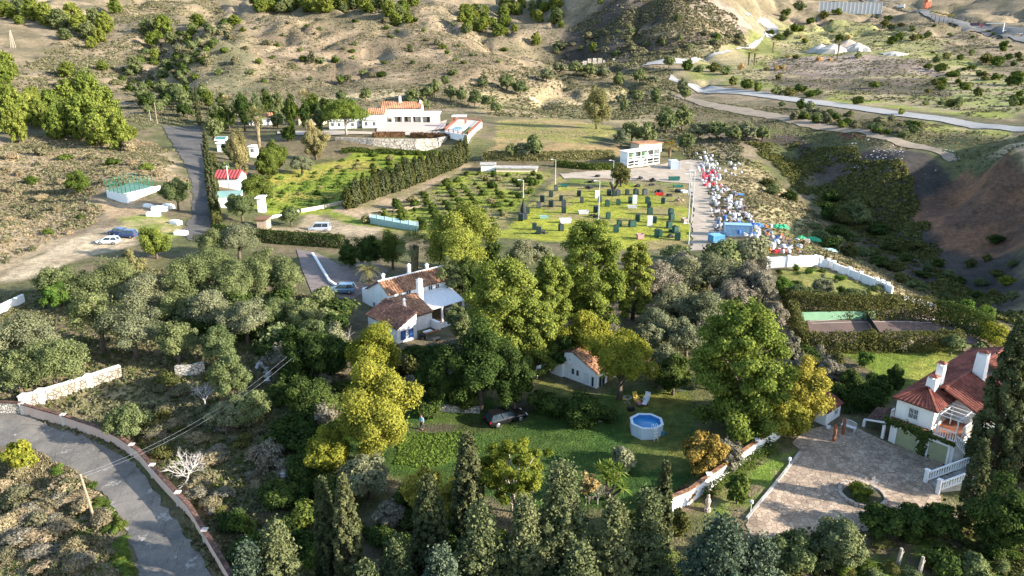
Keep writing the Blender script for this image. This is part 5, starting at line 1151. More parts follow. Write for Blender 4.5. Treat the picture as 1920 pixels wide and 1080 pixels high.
window('window', HB, .35, 1.7, .35, 1.8, 4.9, facing='x', sgn=1, mull=1); door(HB, 2.2, 3.2, .05, 1.9, 4.9, WOOD, facing='x', sgn=1)
mb = MB(); mb.box(.6, 1.15, -.33, -.01, 2.35, 2.75); mb.build('air_conditioner', FRAME, HB)
mb = MB(); mb.box(-.5, 4.4, -1.3, -.02, -.5, .06); mb.build('porch_slab', M_CONC, HB)

# ---- C: the villa with the garages, balcony and outside stair
o_, yaw = fr((39.3, 68.95, 0), (.635, -.773))
HC = empty('villa', o_, yaw, 'white villa with red tiled hipped roof above two pale green garage doors', 'house')
w = MB(); w.box(0, 6.2, 0, 4.2, -.8, 2.72); w.build('garage_wall', WHITE, HC)
mb = MB(); mb.box(-.1, 6.3, -.5, 4.2, 2.724, 2.86); mb.build('balcony_floor', TERRA, HC)
PALE_GREEN = mat('pale_green_paint', (.33, .34, .20), (.28, .29, .17), 1.5, .5)
for x0, x1 in ((.7, 2.8), (3.9, 5.65)):
    d = door(HC, x0, x1, .02, 1.95, 0, PALE_GREEN, name='garage_door', ribs=7)
    f = MB(); f.box(x0 - .2, x1 + .2, -.09, -.002, 1.951, 2.15); f.box(x0 - .2, x0, -.09, -.002, 0, 1.951); f.box(x1, x1 + .2, -.09, -.002, 0, 1.951); f.build('frame', WHITE2, d)
w = MB(); w.box(.1, 3.75, .25, 4.6, 2.86, 5.1); w.build('wall', WHITE, HC)
def hip(mb, x0, x1, y0, y1, z0, zt):
    cx, cy_ = (x0 + x1) / 2, (y0 + y1) / 2
    for a, b in (((x0, y0), (x1, y0)), ((x1, y0), (x1, y1)), ((x1, y1), (x0, y1)), ((x0, y1), (x0, y0))):
        mb.tiles((*a, z0), (*b, z0), (cx + .01 * (b[0] - a[0]), cy_ + .01 * (b[1] - a[1]), zt), (cx - .01 * (b[0] - a[0]), cy_ - .01 * (b[1] - a[1]), zt), pitch=.34, amp=.06)
r_ = MB(); hip(r_, -.25, 4.15, -.1, 4.9, 5.08, 6.35); r_.build('roof', TILE_RED, HC)
r_ = MB()
for a in ((-.25, -.1), (4.15, -.1), (4.15, 4.9), (-.25, 4.9)): r_.bar((*a, 5.12), (1.95, 2.4, 6.42), .2, .16)
r_.build('ridge_tiles', TILE_RED, HC)
window('window', HC, 1.35, 2.35, 3.4, 4.5, .25, bars=7)
w = MB(); gable_walls(w, 0, 6.9, 4.6, 19.5, -.8, 4.9, 4.9, 12, 4.9); w.build('wall', WHITE, HC)
r_ = MB(); r_.tiles((-.3, 19.8, 5.0), (-.3, 4.3, 5.0), (3.3, 3.2, 6.5), (3.3, 19.8, 6.5)); r_.build('roof', TILE_RED, HC)
r_ = MB(); r_.tiles((7.2, 2.9, 4.75), (7.2, 9.4, 4.75), (3.35, 9.4, 6.45), (3.35, 2.9, 6.45)); r_.build('roof', TILE_RED, HC)
r_ = MB(); r_.tiles((7.2, 13.6, 4.9), (7.2, 19.8, 4.9), (3.35, 19.8, 6.48), (3.35, 13.6, 6.48)); r_.build('roof', TILE_RED, HC)
r_ = MB(); r_.box(3.2, 3.46, 3.2, 19.8, 6.46, 6.6); r_.build('ridge_cap', TILE_RED, HC)
mb = MB(); mb.box(3.5, 7.1, 9.45, 13.55, 4.91, 5.0); mb.build('roof_terrace', RED_FLOOR, HC)
mb = MB(); mb.box(3.3, 3.5, 9.45, 13.55, 5.002, 6.4); mb.box(6.9, 7.1, 9.45, 13.55, 5.002, 5.6); mb.build('parapet', WHITE2, HC)
chimney(HC, 4.0, 10.0, 4.9, 8.6, 1.15, cap=TILE_RED, taper=.85)
chimney(HC, 2.2, 2.7, 5.9, 7.3, .95, cap=TILE_RED, taper=.9); chimney(HC, 2.3, 4.0, 5.9, 8.4, .75, cap=TILE_RED, taper=.9)
def baluster_rail(parent, name, a, b, h=.95, m=FRAME, step=.22, rw=.10, thick=.045):
    a, b = Vector(a), Vector(b); L = (b - a).length; n = max(2, int(L / step)); mb = MB()
    up = Vector((0, 0, h)); mb.bar(a + up, b + up, rw, .08); mb.bar(a + Vector((0, 0, .08)), b + Vector((0, 0, .08)), rw, .06)
    for i in range(n + 1):
        p = a.lerp(b, i / n); mb.tube([p + Vector((0, 0, .1)), p + Vector((0, 0, h * .35)), p + Vector((0, 0, h * .6)), p + Vector((0, 0, h - .03))], [thick * .7, thick * 1.15, thick * .7, thick * .8], 5)
    return mb.build(name, m, parent)
baluster_rail(HC, 'railing', (3.9, -.45, 2.862), (6.2, -.45, 2.862)); baluster_rail(HC, 'railing', (6.22, 1.2, 2.862), (6.22, 4.1, 2.862)); baluster_rail(HC, 'railing', (0, -.42, 2.862), (0, .2, 2.862))
pg = MB()
for x, y in ((4.4, -.3), (6.15, -.3), (4.4, 3.0), (6.15, 3.0)): pg.box(x - .05, x + .05, y - .05, y + .05, 2.862, 5.0)
for x in (4.4, 6.15): pg.bar((x, -.6, 5.04), (x, 3.2, 5.04), .07)
for y in (-.4, .5, 1.4, 2.3, 3.1): pg.bar((4.1, y, 5.12), (6.5, y, 5.12), .06)
pg.build('pergola', FRAME, HC)
# ---- the outside stair, a thing of its own
ST_ = empty('stair', o_, yaw, 'white balustraded stair climbing from the paved drive to the balcony', 'stair')
s_ = MB()
for k in range(8): s_.box(6.31 + .22 * k, 6.31 + .22 * (k + 1), -.45, .75, -.5, 2.72 - .17 * k)
s_.box(8.07, 9.5, -1.0, .75, -.5, 1.36)
d = Vector((6.6, -4.7, 0)) - Vector((8.75, -1.0, 0)); d.normalize(); nrm = Vector((-d.y, d.x, 0)); q = Matrix(((d.x, nrm.x, 0), (d.y, nrm.y, 0), (0, 0, 1)))
for k in range(9):
    c_ = Vector((8.75, -1.0, 0)) + d * (.24 + .48 * k); hz = (1.36 - .15 * (k + 1)); s_.obox((c_.x, c_.y, (hz - .4) / 2), (.24, .75, (hz + .4) / 2), q)
s_.build('flight', M_CONC, ST_)
e1 = Vector((8.75, -1.0, 1.3)) + d * .1; e2 = Vector((8.75, -1.0, .02)) + d * 4.4
for sg in (-1, 1): baluster_rail(ST_, 'balustrade', e1 + nrm * .85 * sg, e2 + nrm * .85 * sg, .9, WHITE2, .26, .16, .075)
for yy in (-.5, .8): baluster_rail(ST_, 'balustrade', (6.35, yy, 2.75), (8.1, yy, 1.40), .9, FRAME, .2)
baluster_rail(ST_, 'balustrade', (9.45, -1.0, 1.37), (9.45, .75, 1.37), .9, FRAME)
for sg in (-1, 1):
    p = e2 + nrm * .85 * sg + d * .2; mb = MB(); mb.box(p.x - .16, p.x + .16, p.y - .16, p.y + .16, -.3, 1.15); mb.box(p.x - .21, p.x + .21, p.y - .21, p.y + .21, 1.152, 1.25); mb.build('newel', WHITE2, ST_)
# ---- ramp roof at the left of the garages, ivy over the garage wall
RP_ = empty('porch_roof', o_, yaw, 'small sloping tiled porch beside the left garage door', 'porch')
mb = MB(); mb.tiles((-3.0, .9, 1.0), (-.25, .2, 1.9), (-.25, 3.0, 2.6), (-3.0, 3.2, 1.7)); mb.build('roof', TILE_DARK_SHADE, RP_)
mb = MB(); mb.bar((-3.05, .8, 1.05), (-.6, .05, 1.95), .16); mb.box(-.75, -.5, -.1, .15, -.2, 1.9); mb.box(-3.15, -2.9, .7, .95, -.2, 1.0); mb.build('post', WHITE2, RP_)
r = np.random.default_rng(3); n = 1500
X = r.uniform(-.6, 6.3, n); Z = 2.55 + .28 * r.normal(size=n); k = r.random(n) < .2; X[k] = 3.3 + .22 * r.normal(size=k.sum()); Z[k] = r.uniform(.1, 2.6, k.sum()); k2 = (~k) & (X > 4.2); Z[k2] = 2.6 + .12 * r.normal(size=k2.sum())
me = cards_mesh('ivy', np.c_[X, -.14 - .18 * r.random(n) - .3 * (Z > 2.6), Z], np.c_[r.normal(size=n) * .4, -np.ones(n), r.normal(size=n) * .4 + .5], r.uniform(.12, .26, n), r.uniform(0, 1, n), lm('dark'), 1.3)
iv = bpy.data.objects.new('ivy', me); COL.objects.link(iv); iv.location = o_; iv.rotation_euler.z = yaw; tag(iv, 'dark ivy trailing over the tops of the two garage doors', 'ivy')

# ---- well house
o_, yaw = fr((33.9, 71.9, 0), (.75, .66))
HW = empty('well_house', o_, yaw, 'tiny white well house with a single red tiled slope by the golden trees', 'shed')
mb = MB(); mb.add([(-.1, 0, -.5), (3.2, 0, -.5), (3.2, 2, -.5), (-.1, 2, -.5), (-.1, 0, 1.9), (3.2, 0, 1.9), (3.2, 2, 2.7), (-.1, 2, 2.7)], [(0, 1, 5, 4), (1, 2, 6, 5), (2, 3, 7, 6), (3, 0, 4, 7), (4, 5, 6, 7)]); mb.build('wall', WHITE, HW)
mb = MB(); mb.tiles((-.3, -.25, 1.9), (3.4, -.25, 1.9), (3.4, 2.2, 2.85), (-.3, 2.2, 2.85)); mb.build('roof', TILE_RED, HW); window('window', HW, 1.8, 2.5, .9, 1.5, 0)

# ---- D: farmhouse with the arcade, on the terrace behind the orchards
def far_box(name, label, cat, L, Rr, z, depth_m, h, wall, roof, kind='flat', group=None, wins=0, overhang=.4, ridge=1.4):
    """L, Rr: picture points of the front base corners on level z"""
    a, b = PZ(L[0], L[1], z), PZ(Rr[0], Rr[1], z); wd = float(np.hypot(*(b - a)[:2]))
    o, ya = fr((a[0], a[1], z), (b - a)[:2])
    e = empty(name, o, ya, label, cat, group); mb = MB()
    if kind == 'flat':
        mb.box(0, wd, 0, depth_m, -1.5, h); mb.build('wall', wall, e)
        rb = MB(); rb.box(-overhang, wd + overhang, -overhang, depth_m + overhang, h + .003, h + .25); rb.build('roof', roof, e)
    else:
        gable_walls(mb, 0, wd, 0, depth_m, -1.5, h, h + ridge, depth_m / 2, h); mb.build('wall', wall, e)
        rb = MB(); rb.tiles((-overhang, -overhang, h - .05), (wd + overhang, -overhang, h - .05), (wd + overhang, depth_m / 2, h + ridge + .1), (-overhang, depth_m / 2, h + ridge + .1), pitch=.7, amp=.12)
        rb.tiles((wd + overhang, depth_m + overhang, h - .05), (-overhang, depth_m + overhang, h - .05), (-overhang, depth_m / 2 + .02, h + ridge + .08), (wd + overhang, depth_m / 2 + .02, h + ridge + .08), pitch=.7, amp=.12); rb.build('roof', roof, e)
    for k in range(wins):
        x = wd * (k + .5) / wins; window('window', e, x - .6, x + .6, h * .4, h * .8, 0)
    return e, wd
zt = 4.2
FH, wd = far_box('farmhouse', 'long white farmhouse with an orange tiled ridge and an open arcade on the far terrace', 'house', (716, 222), (790, 222), zt, 9, 4.6, WHITE2, TILE_ORANGE, 'gable', ridge=2.6)
chimney(FH, wd * .45, 4.0, 5.5, 9.6, 1.1, cap=WHITE2); chimney(FH, wd * .97, 3.6, 4.5, 7.6, 1.1, cap=WHITE2)
a = PZ(737, 230, zt); b = PZ(822, 230, zt); aw = float(b[0] - a[0])
AR = empty('arcade', (a[0], a[1], zt), 0, 'white flat roofed arcade wing along the farmhouse courtyard', 'arcade')
mb = MB(); mb.slab([(-1, -.6, 3.1), (aw + .3, -.6, 3.1), (aw + .6, 8.5, 4.3), (-4.5, 8.5, 4.3)], .35); mb.build('roof', WHITE2, AR)
mb = MB(); mb.box(0, aw, 4.2, 4.5, -1, 3.3); mb.box(aw - 3.0, aw + .3, -.3, 4.2, -1, 2.75); mb.box(-.4, .1, -.3, 4.2, -1, 2.75); mb.build('wall', WHITE2, AR)
for k in range(5):
    mb = MB(); x = .3 + (aw - 3.6) * k / 4; mb.box(x - .3, x + .3, -.3, .3, -1, 2.75); mb.build('pillar', WHITE2, AR)
for k in range(5): door(AR, 1.5 + k * (aw - 5) / 4.6, 2.7 + k * (aw - 5) / 4.6, 0, 2.2, 4.2, WOOD)
far_box('farmhouse_wing', 'low white wing beside the umbrella pine on the far terrace', 'house', (618, 243), (668, 243), zt, 6, 3.4, WHITE2, WHITE2, wins=4)
far_box('farmhouse_wing', 'white block with two small windows left of the farmhouse courtyard', 'house', (680, 243), (710, 243), zt, 7, 4.0, WHITE2, WHITE2, wins=2)
far_box('farmhouse_wing', 'white gabled wing with an orange roof left of the farmhouse ridge', 'house', (690, 232), (722, 232), zt, 8, 4.2, WHITE2, TILE_ORANGE, 'gable', ridge=2)
far_box('garage', 'long low red roofed garage left of the umbrella pine', 'garage', (560, 232), (606, 232), zt, 7, 2.6, CREAM, TILE_RED, 'gable', ridge=1.0)
far_box('cottage', 'small white cottage with an orange roof behind the big fan palm', 'house', (468, 236), (516, 234), 3.2, 6, 3.4, WHITE2, TILE_ORANGE, 'gable', wins=2, ridge=1.6)
far_box('cottage', 'white flat roofed cottage below the swimming pool beside the farm road', 'house', (408, 285), (428, 285), 2, 5, 3.0, WHITE2, WHITE2, wins=1)
far_box('cottage', 'small white hut half hidden right of the tan weeping tree', 'house', (468, 292), (480, 292), 1.5, 4, 3.0, WHITE2, WHITE2, wins=1)
far_box('shed', 'red roofed open shed beside the narrow roadside cypress', 'shed', (403, 352), (447, 352), .8, 7, 2.6, FRAME, mat('red_sheet', (.30, .05, .05), (.2, .04, .04), .6, .6), 'gable', ridge=1.6)
far_box('shed', 'green roofed shed in front of the red roofed shed', 'shed', (405, 392), (450, 390), .6, 7, 2.8, FRAME, mat('green_sheet', (.22, .36, .30), (.17, .29, .24), .5, .6), overhang=.2)
far_box('hut', 'small stone hut at the end of the clipped hedge', 'hut', (483, 432), (501, 432), -.8, 3, 2.4, mat('hut_stone', (.42, .32, .23), (.28, .21, .15), 1.5, .9), WOOD)
far_box('hut', 'white hut between the green roofed shed and the olive', 'hut', (483, 392), (492, 392), .2, 3, 2.6, FRAME, FRAME)
far_box('outbuilding', 'brick coloured shed behind the white two storey stable', 'shed', (1198, 290), (1240, 287), -1, 6, 3.8, CREAM, TILE_ORANGE)
far_box('outbuilding', 'white concrete shed above the field right of the orchard', 'shed', (902, 322), (928, 322), -1.5, 4, 2.2, WHITE2, M_CONC)
far_box('outbuilding', 'pale flat roofed shed at the top of the lower orchard', 'shed', (930, 323), (1006, 324), -1.5, 4, 1.3, CREAM, M_CONC)
far_box('site_cabin', 'lone white site cabin at the foot of the quarry hill', 'cabin', (1320, 103), (1339, 101), 20.5, 4, 5.0, WHITE2, FRAME)
# ---- terrace retaining wall of big stones
def stone_mat(name, base, dark, gap, s=1.0):
    m, nt, out = new_mat(name); p = geo_pos(nt)
    v1 = N(nt, 'ShaderNodeTexVoronoi', feature='DISTANCE_TO_EDGE'); v1.inputs['Scale'].default_value = s; nt.links.new(p, v1.inputs['Vector'])
    v2 = N(nt, 'ShaderNodeTexVoronoi'); v2.inputs['Scale'].default_value = s; nt.links.new(p, v2.inputs['Vector'])
    c = ramp(nt, N_sep(nt, v2.outputs['Color']), [(.1, dark), (.8, base)])
    g = ramp(nt, v1.outputs['Distance'], [(.03, (0, 0, 0)), (.10, (1, 1, 1))])
    bsdf(nt, out, mix(nt, g, gap, c), .9, .2, bump=g, bstr=.8, bdist=.12); return m
def N_sep(nt, c):
    s = N(nt, 'ShaderNodeSeparateColor'); nt.links.new(c, s.inputs[0]); return s.outputs[0]
STONE = stone_mat('rubble_stone', (.55, .49, .41), (.36, .31, .25), (.13, .11, .09), 1.0)
STONE_S = stone_mat('small_rubble', (.58, .54, .47), (.38, .34, .29), (.16, .14, .12), 2.6)
STONE_W = stone_mat('pale_rubble', (.40, .34, .27), (.26, .22, .17), (.12, .1, .08), 2.0)
mb = MB(); pts = [PZ(x, y, 0) for x, y in ((628, 283), (700, 286), (780, 287), (826, 285), (862, 274), (882, 264))]
for p0, p1 in zip(pts[:-1], pts[1:]):
    n_ = np.array([-(p1 - p0)[1], (p1 - p0)[0], 0]); n_ /= np.linalg.norm(n_)
    q = [p0, p1, p1 + n_ * 2.0, p0 + n_ * 2.0]
    mb.add([(q[0][0], q[0][1], -1), (q[1][0], q[1][1], -1), (q[2][0], q[2][1], -1), (q[3][0], q[3][1], -1)] + [(v[0] + n_[0] * o, v[1] + n_[1] * o, 4.9) for v, o in zip(q, (.8, .8, 0, 0))], [(0, 1, 5, 4), (1, 2, 6, 5), (2, 3, 7, 6), (3, 0, 4, 7), (4, 5, 6, 7)])
o = mb.build('retaining_wall', STONE); tag(o, 'high retaining wall of big pale stones under the farmhouse terrace', 'wall')
# ---- pool deck at the right of the farmhouse
DK = empty('pool_terrace', (0, 0, 0), 0, 'raised white pool terrace with red railings at the right of the farmhouse', 'terrace')
DA, DB, DC_, DD = (-25.8, 289), (-16.3, 277), (-12.8, 324), (-23.5, 336)
mb = MB(); mb.prism([DA, DB, DC_, DD], 1.5, 6.3); mb.build('wall', WHITE2, DK)
mb = MB(); mb.prism([(-25.5, 289.3), (-16.5, 277.8), (-13.2, 323), (-23.3, 335)], 6.304, 6.33); mb.build('deck', mat('deck_stone', (.52, .45, .38), (.44, .38, .32), .6, .8), DK)
mb = MB(); mb.prism([(-24.6, 291), (-19, 284.5), (-17.6, 302), (-22.6, 306)], 6.334, 6.42); mb.build('pool_edge', WHITE2, DK)
WATER = mat('pool_water', (.20, .48, .62), (.14, .38, .55), .3, .05, 0, .5, bump=0)
mb = MB(); mb.prism([(-24.1, 291.5), (-20.2, 287), (-18.9, 300.6), (-22.4, 304.8)], 6.424, 6.44); mb.build('water', WATER, DK)
mb = MB(); mb.prism([(-19.0, 284.0), (-16.8, 281), (-15.2, 302), (-17.5, 302)], 6.334, 6.39); mb.build('lawn', mat('deck_lawn', (.10, .16, .03), (.07, .12, .02), 1, .9), DK)
mb = MB()
for p0, p1 in ((DA, DB), (DB, DC_), (DC_, DD), (DD, DA)):
    a = Vector((*p0, 6.31)); b = Vector((*p1, 6.31)); n_ = max(2, int((b - a).length / 2.6))
    for k in range(n_ + 1):
        p = a.lerp(b, k / n_); mb.box(p.x - .16, p.x + .16, p.y - .16, p.y + .16, 6.3, 7.6)
    for hh in (.5, 1.0): mb.bar(a + Vector((0, 0, hh)), b + Vector((0, 0, hh)), .12, .16)
mb.build('railing', RED_WOOD, DK)
GZ = empty('gazebo', (-22.0, 318, 6.33), 0, 'small gazebo with a flat white roof on the pool terrace', 'gazebo')
mb = MB(); mb.box(-3.0, 3.0, -3, 3, 2.8, 3.1); mb.build('roof', WHITE2, GZ)
mb = MB(); [mb.box(sx * 2.6 - .25, sx * 2.6 + .25, sy * 2.6 - .25, sy * 2.6 + .25, 0, 2.8) for sx in (-1, 1) for sy in (-1, 1)]; mb.build('post', RED_WOOD, GZ)
drape('courtyard', [(709, 229), (740, 230), (822, 231), (838, 226), (834, 242), (800, 248), (706, 248)], mat('pink_paving', (.50, .37, .31), (.44, .33, .27), .4, .8), .15, 2)
drape('terrace_path', [(520, 246), (612, 246), (706, 249), (835, 247), (838, 253), (640, 254), (520, 252)], mat('pale_paving', (.44, .37, .30), (.38, .32, .26), .4, .85), .12, 2)

# ---- white two storey stable by the field
a, b = PZ(1176, 317, -1.8), PZ(1236, 308, -1.8); wd = float(np.hypot(*(b - a)[:2])); o_, yaw = fr((a[0], a[1], -1.8), (b - a)[:2])
SB_ = empty('stable', o_, yaw, 'white two storey framed stable with mesh fronts at the top of the field', 'stable')
mb = MB(); mb.box(0, wd, 3.2, 3.4, -1, 5.6); mb.box(0, .2, 0, 3.2, -1, 5.6); mb.box(wd - .2, wd, 0, 3.2, -1, 5.6); mb.box(0, wd, 0, 3.2, 2.55, 2.8); mb.box(wd * .35, wd * .5, .02, .2, -.5, 2.55); mb.box(0.2, wd * .35, .05, .15, -.5, .8); mb.box(wd * .5, wd - .2, .05, .15, -.5, .8); mb.build('wall', WHITE2, SB_)
mb = MB(); mb.slab([(-.4, -.4, 5.7), (wd + .3, -.4, 5.7), (wd + .3, 3.6, 5.9), (-.4, 3.6, 5.9)], .2); mb.build('roof', FRAME, SB_)
for k in range(6):
    mb = MB(); x = .15 + (wd - .3) * k / 5; mb.box(x - .1, x + .1, -.06, .06, -.5, 5.5); mb.build('post', FRAME, SB_)
mb = MB()
for z in (3.7, 1.6): mb.box(.1, wd - .1, -.03, .03, z - .06, z + .06)
mb.build('rail', FRAME, SB_)
mb = MB(); mb.box(.3, wd - .3, 3.05, 3.19, -.4, 2.5); mb.box(.3, wd - .3, 3.05, 3.19, 2.82, 5.5); mb.build('mesh_panel', mat('grey_mesh', (.30, .31, .31), (.22, .23, .23), .5, .7), SB_)
mb = MB(); mb.box(3, 4.5, .6, 2.6, 2.82, 4.6); mb.box(9, 10.5, .6, 2.6, 2.82, 4.6); mb.build('stall', mat('light_green', (.30, .50, .30), (.25, .42, .26), .5, .7), SB_)

# ------------------------------------------------------------------ walls and hedges
def wall_run(name, pts, h, th, m, label, cap=None, capm=None, pillars=(), pm=None, ph=.35, pw=.45, step=1.2, cat='wall'):
    """wall along ground points, its top following the ground; cap, pillars are parts"""
    P = [Vector((p[0], p[1], 0)) for p in pts]; D = []
    for a, b in zip(P[:-1], P[1:]):
        n_ = max(1, int((b - a).length / step)); D += [a.lerp(b, k / n_) for k in range(n_)]
    D.append(P[-1]); n_ = len(D)
    z = hgt([p.x for p in D], [p.y for p in D]); k = np.array([.25, .5, .25]); zs = np.convolve(np.pad(z, 1, 'edge'), k, 'valid')
    e = empty(name, (P[0].x, P[0].y, float(z[0])), 0, label, cat); o0 = Vector(e.location)
    def prof(mb, half, lo, hi):
        base = len(mb.v)
        for i, p in enumerate(D):
            d = (D[min(i + 1, n_ - 1)] - D[max(i - 1, 0)]).normalized(); s_ = Vector((-d.y, d.x, 0)) * half
            for q, zz in ((p - s_, lo), (p + s_, lo), (p + s_, hi), (p - s_, hi)):
                mb.v.append((q.x - o0.x, q.y - o0.y, zs[i] + zz - o0.z))
        for i in range(n_ - 1):
            for j in range(4):
                mb.f.append([base + i * 4 + j, base + i * 4 + (j + 1) % 4, base + i * 4 + 4 + (j + 1) % 4, base + i * 4 + 4 + j]); mb.mi.append(0)
        mb.f += [[base, base + 3, base + 2, base + 1], [base + (n_ - 1) * 4 + j for j in range(4)]]; mb.mi += [0, 0]
        return mb
    prof(MB(), th / 2, -1.0, h).build('body', m, e)
    if cap: prof(MB(), th / 2 + cap, h + .003, h + .14).build('cap', capm, e)
    for t in pillars:
        q = D[min(n_ - 1, int(t * (n_ - 1)))]; zz = h1(q.x, q.y); mb = MB(); x, y = q.x - o0.x, q.y - o0.y
        mb.box(x - pw / 2, x + pw / 2, y - pw / 2, y + pw / 2, zz - o0.z - .8, zz - o0.z + h + ph); mb.box(x - pw / 2 - .06, x + pw / 2 + .06, y - pw / 2 - .06, y + pw / 2 + .06, zz - o0.z + h + ph + .002, zz - o0.z + h + ph + .09)
        mb.build('pillar', pm or m, e)
    return e
wall_run('boundary_wall', GP((45, 776), (122, 798), (182, 818), (226, 838), (263, 864), (307, 915), (358, 969), (398, 1036), (445, 1115)), 1.25, .25, PINK, 'pink rendered wall with a dark tile cap following the bend of the road', .08, TILE_DARK_SHADE, [0, .17, .42, .55, .69, .84], wall_mat('grey_render', (.52, .45, .40), (.36, .3, .26)), .12, .42)
wall_run('stone_wall', GP((-30, 772), (44, 776)), 1.35, .3, STONE_S, 'grey rubble wall with a tiled top at the left edge beside the road', .06, TILE_DARK_SHADE)
wall_run('stone_wall', GP((50, 764), (110, 745), (170, 726), (228, 706)), 1.45, .55, STONE_W, 'long pale rubble wall with a white rendered top under the olives at the left', .05, WHITE2, [.0, .27, .72], WHITE2, .1, .9)
wall_run('stone_wall', GP((331, 705), (358, 704), (384, 696)), 1.35, .5, STONE_S, 'short grey rubble terrace wall on the shaded slope below the olives')
wall_run('garden_wall', GP((-40, 606), (5, 586), (46, 566)), 1.3, .3, WHITE2, 'end of a white wall at the left edge above the olives')
wall_run('garden_wall', GP((1253, 960), (1291, 944), (1345, 904), (1382, 876), (1440, 834), (1478, 806)), 1.4, .28, WHITE2, 'long white wall slanting between the shaded lawn and the paved driveway', .06, TILE, [.02, .2, .45, .68, .85], WHITE2, .15, .45)
wall_run('garden_wall', GP((1438, 503), (1490, 501), (1536, 499)), 2.0, .3, WHITE2, 'tall straight white wall below the junk heap', None, None, [.08, .35, .65, .92], WHITE2, .05, .4)
zz = GP((1538, 500), (1552, 503), (1572, 512), (1592, 520), (1612, 528), (1632, 536), (1652, 545), (1672, 554))
for i, (a, b) in enumerate(zip(zz[:-1], zz[1:])):
    pass
wall_run('garden_wall', zz, 1.55, .3, WHITE2, 'white stepped wall running down the edge of the gully', None, None, [.02, .14, .28, .43, .57, .71, .86, .98], WHITE2, .25, .5)
wall_run('garden_wall', GP((1694, 562), (1722, 570), (1752, 580)), .8, .25, WHITE2, 'low white wall continuing below the stepped wall')
wall_run('edging', GP((1400, 975), (1440, 925), (1472, 885), (1500, 848)), .18, .22, M_CONC, 'pale kerb stones between the lawn strip and the paved driveway', cat='kerb')
wall_run('orchard_wall', GP((565, 398), (600, 392), (645, 382)), .9, .25, CREAM, 'cream wall at the lower edge of the bright orchard')
wall_run('orchard_wall', GP((505, 410), (560, 398)), .6, .3, WHITE2, 'low white edging wall beside the olive above the hedge')
wall_run('forecourt_wall', GP((586, 478), (600, 500), (618, 530), (640, 545)), .5, .35, WHITE2, 'white wall along the forecourt of the big house')
wall_run('stone_wall', GP((800, 768), (850, 772), (900, 774)), .7, .4, STONE_S, 'low rubble wall in the shade behind the strip of lawn')
wall_run('green_wall', [PZ(x, y, .5) for x, y in ((1492, 602), (1580, 601), (1640, 600))], 1.3, .2, mat('court_green', (.24, .42, .26), (.18, .34, .2), .8, .8), 'pale green painted wall behind the tennis court')
drape('tennis_court', [(1512, 597), (1765, 594), (1838, 626), (1832, 646), (1524, 646)], mat('court_clay', (.15, .098, .08), (.10, .07, .06), .25, .9), .05, 1.5)
M_LINE = mat('white_line', (.55, .5, .46), (.36, .31, .28), 1.2, .8)
for a, b in (((1522, 607), (1800, 608)), ((1518, 603), (1790, 603))):
    drape('court_line', [(a[0], a[1]), (b[0], b[1]), (b[0], b[1] + .7), (a[0], a[1] + .7)], M_LINE, .062, 2)
a, b = GP((1624, 598), (1655, 646)); NT = empty('tennis_net', a, 0, 'sagging net with two posts across the old tennis court', 'net')
mb = MB(); bb = b - a; mb.bar((0, 0, .5), (bb.x, bb.y, bb.z + .5), .03, .9); mb.build('netting', DARK, NT)
for q in (Vector((0, 0, 0)), bb):
    mb = MB(); mb.tube([q, q + Vector((0, 0, 1.1))], .06); mb.build('post', OLD_WOOD, NT)

def hedge(name, pts, width, h, leaf, label, dens=26, size=.26, cat='hedge', group=None):
    dens *= 2.2; size *= .66
    P = [np.array(p[:2]) for p in pts]; r = np.random.default_rng(int(abs(P[0][0] * 100)) + 1); C, Nn = [], []
    for a, b in zip(P[:-1], P[1:]):
        L = np.linalg.norm(b - a); d = (b - a) / L; s_ = np.array([-d[1], d[0]]); n_ = int(L * dens * (h * 2 + width))
        t = r.uniform(0, L, n_); q = r.random(n_) * (2 * h + width)
        side = np.where(q < h, -1, np.where(q < 2 * h, 1, 0)); z = np.where(q < h, q, np.where(q < 2 * h, q - h, h))
        off = np.where(side == 0, (q - 2 * h) - width / 2, side * width / 2)
        w_ = .16 * r.normal(size=n_) + .25 * vnoise(t * .9, z * 1.2 + side * 9, 5)
        xy = a[None] + d[None] * t[:, None] + s_[None] * (off + np.where(side == 0, 0, side * w_))[:, None]
        zz_ = z + np.where(side == 0, w_, 0)
        C.append(np.c_[xy, hgt(xy[:, 0], xy[:, 1]) + zz_]); Nn.append(np.c_[s_[None] * side[:, None], (side == 0) * 1.0] + r.normal(size=(n_, 3)) * .45)
    C, Nn = np.concatenate(C), np.concatenate(Nn)
    me = cards_mesh(name, C, Nn, r.uniform(.6, 1.3, len(C)) * size, np.clip(r.normal(.45, .25, len(C)), 0, 1), lm(leaf), 1.5)
    e = empty(name, Vector((P[0][0], P[0][1], h1(*P[0]))), 0, label, cat, group)
    o = bpy.data.objects.new('foliage', me); COL.objects.link(o); o.parent = e; o.location = -e.location
    mb = MB()
    for a, b in zip(P[:-1], P[1:]):
        n_ = max(1, int(np.linalg.norm(b - a) / 1.5))
        for k in range(n_):
            p = a + (b - a) * (k + .5) / n_; z = h1(*p) - e.location.z; x, y = p[0] - e.location.x, p[1] - e.location.y
            mb.tube([(x, y, z - .3), (x + .1, y, z + h * .5), (x, y + .1, z + h * .85)], [.07, .05, .02], 5)
    mb.build('stems', BARK, e)
    return e
z5 = lambda *p: [PZ(x, y, .5) for x, y in p]
hedge('hedge', z5((1478, 592), (1560, 598), (1640, 599), (1742, 598)), 1.1, 3.6, 'hedge', 'tall clipped hedge along the far side of the tennis court', 30)
hedge('hedge', z5((1500, 660), (1600, 661), (1700, 660), (1800, 658)), 1.2, 2.6, 'hedge', 'long clipped hedge along the near side of the tennis court', 30)
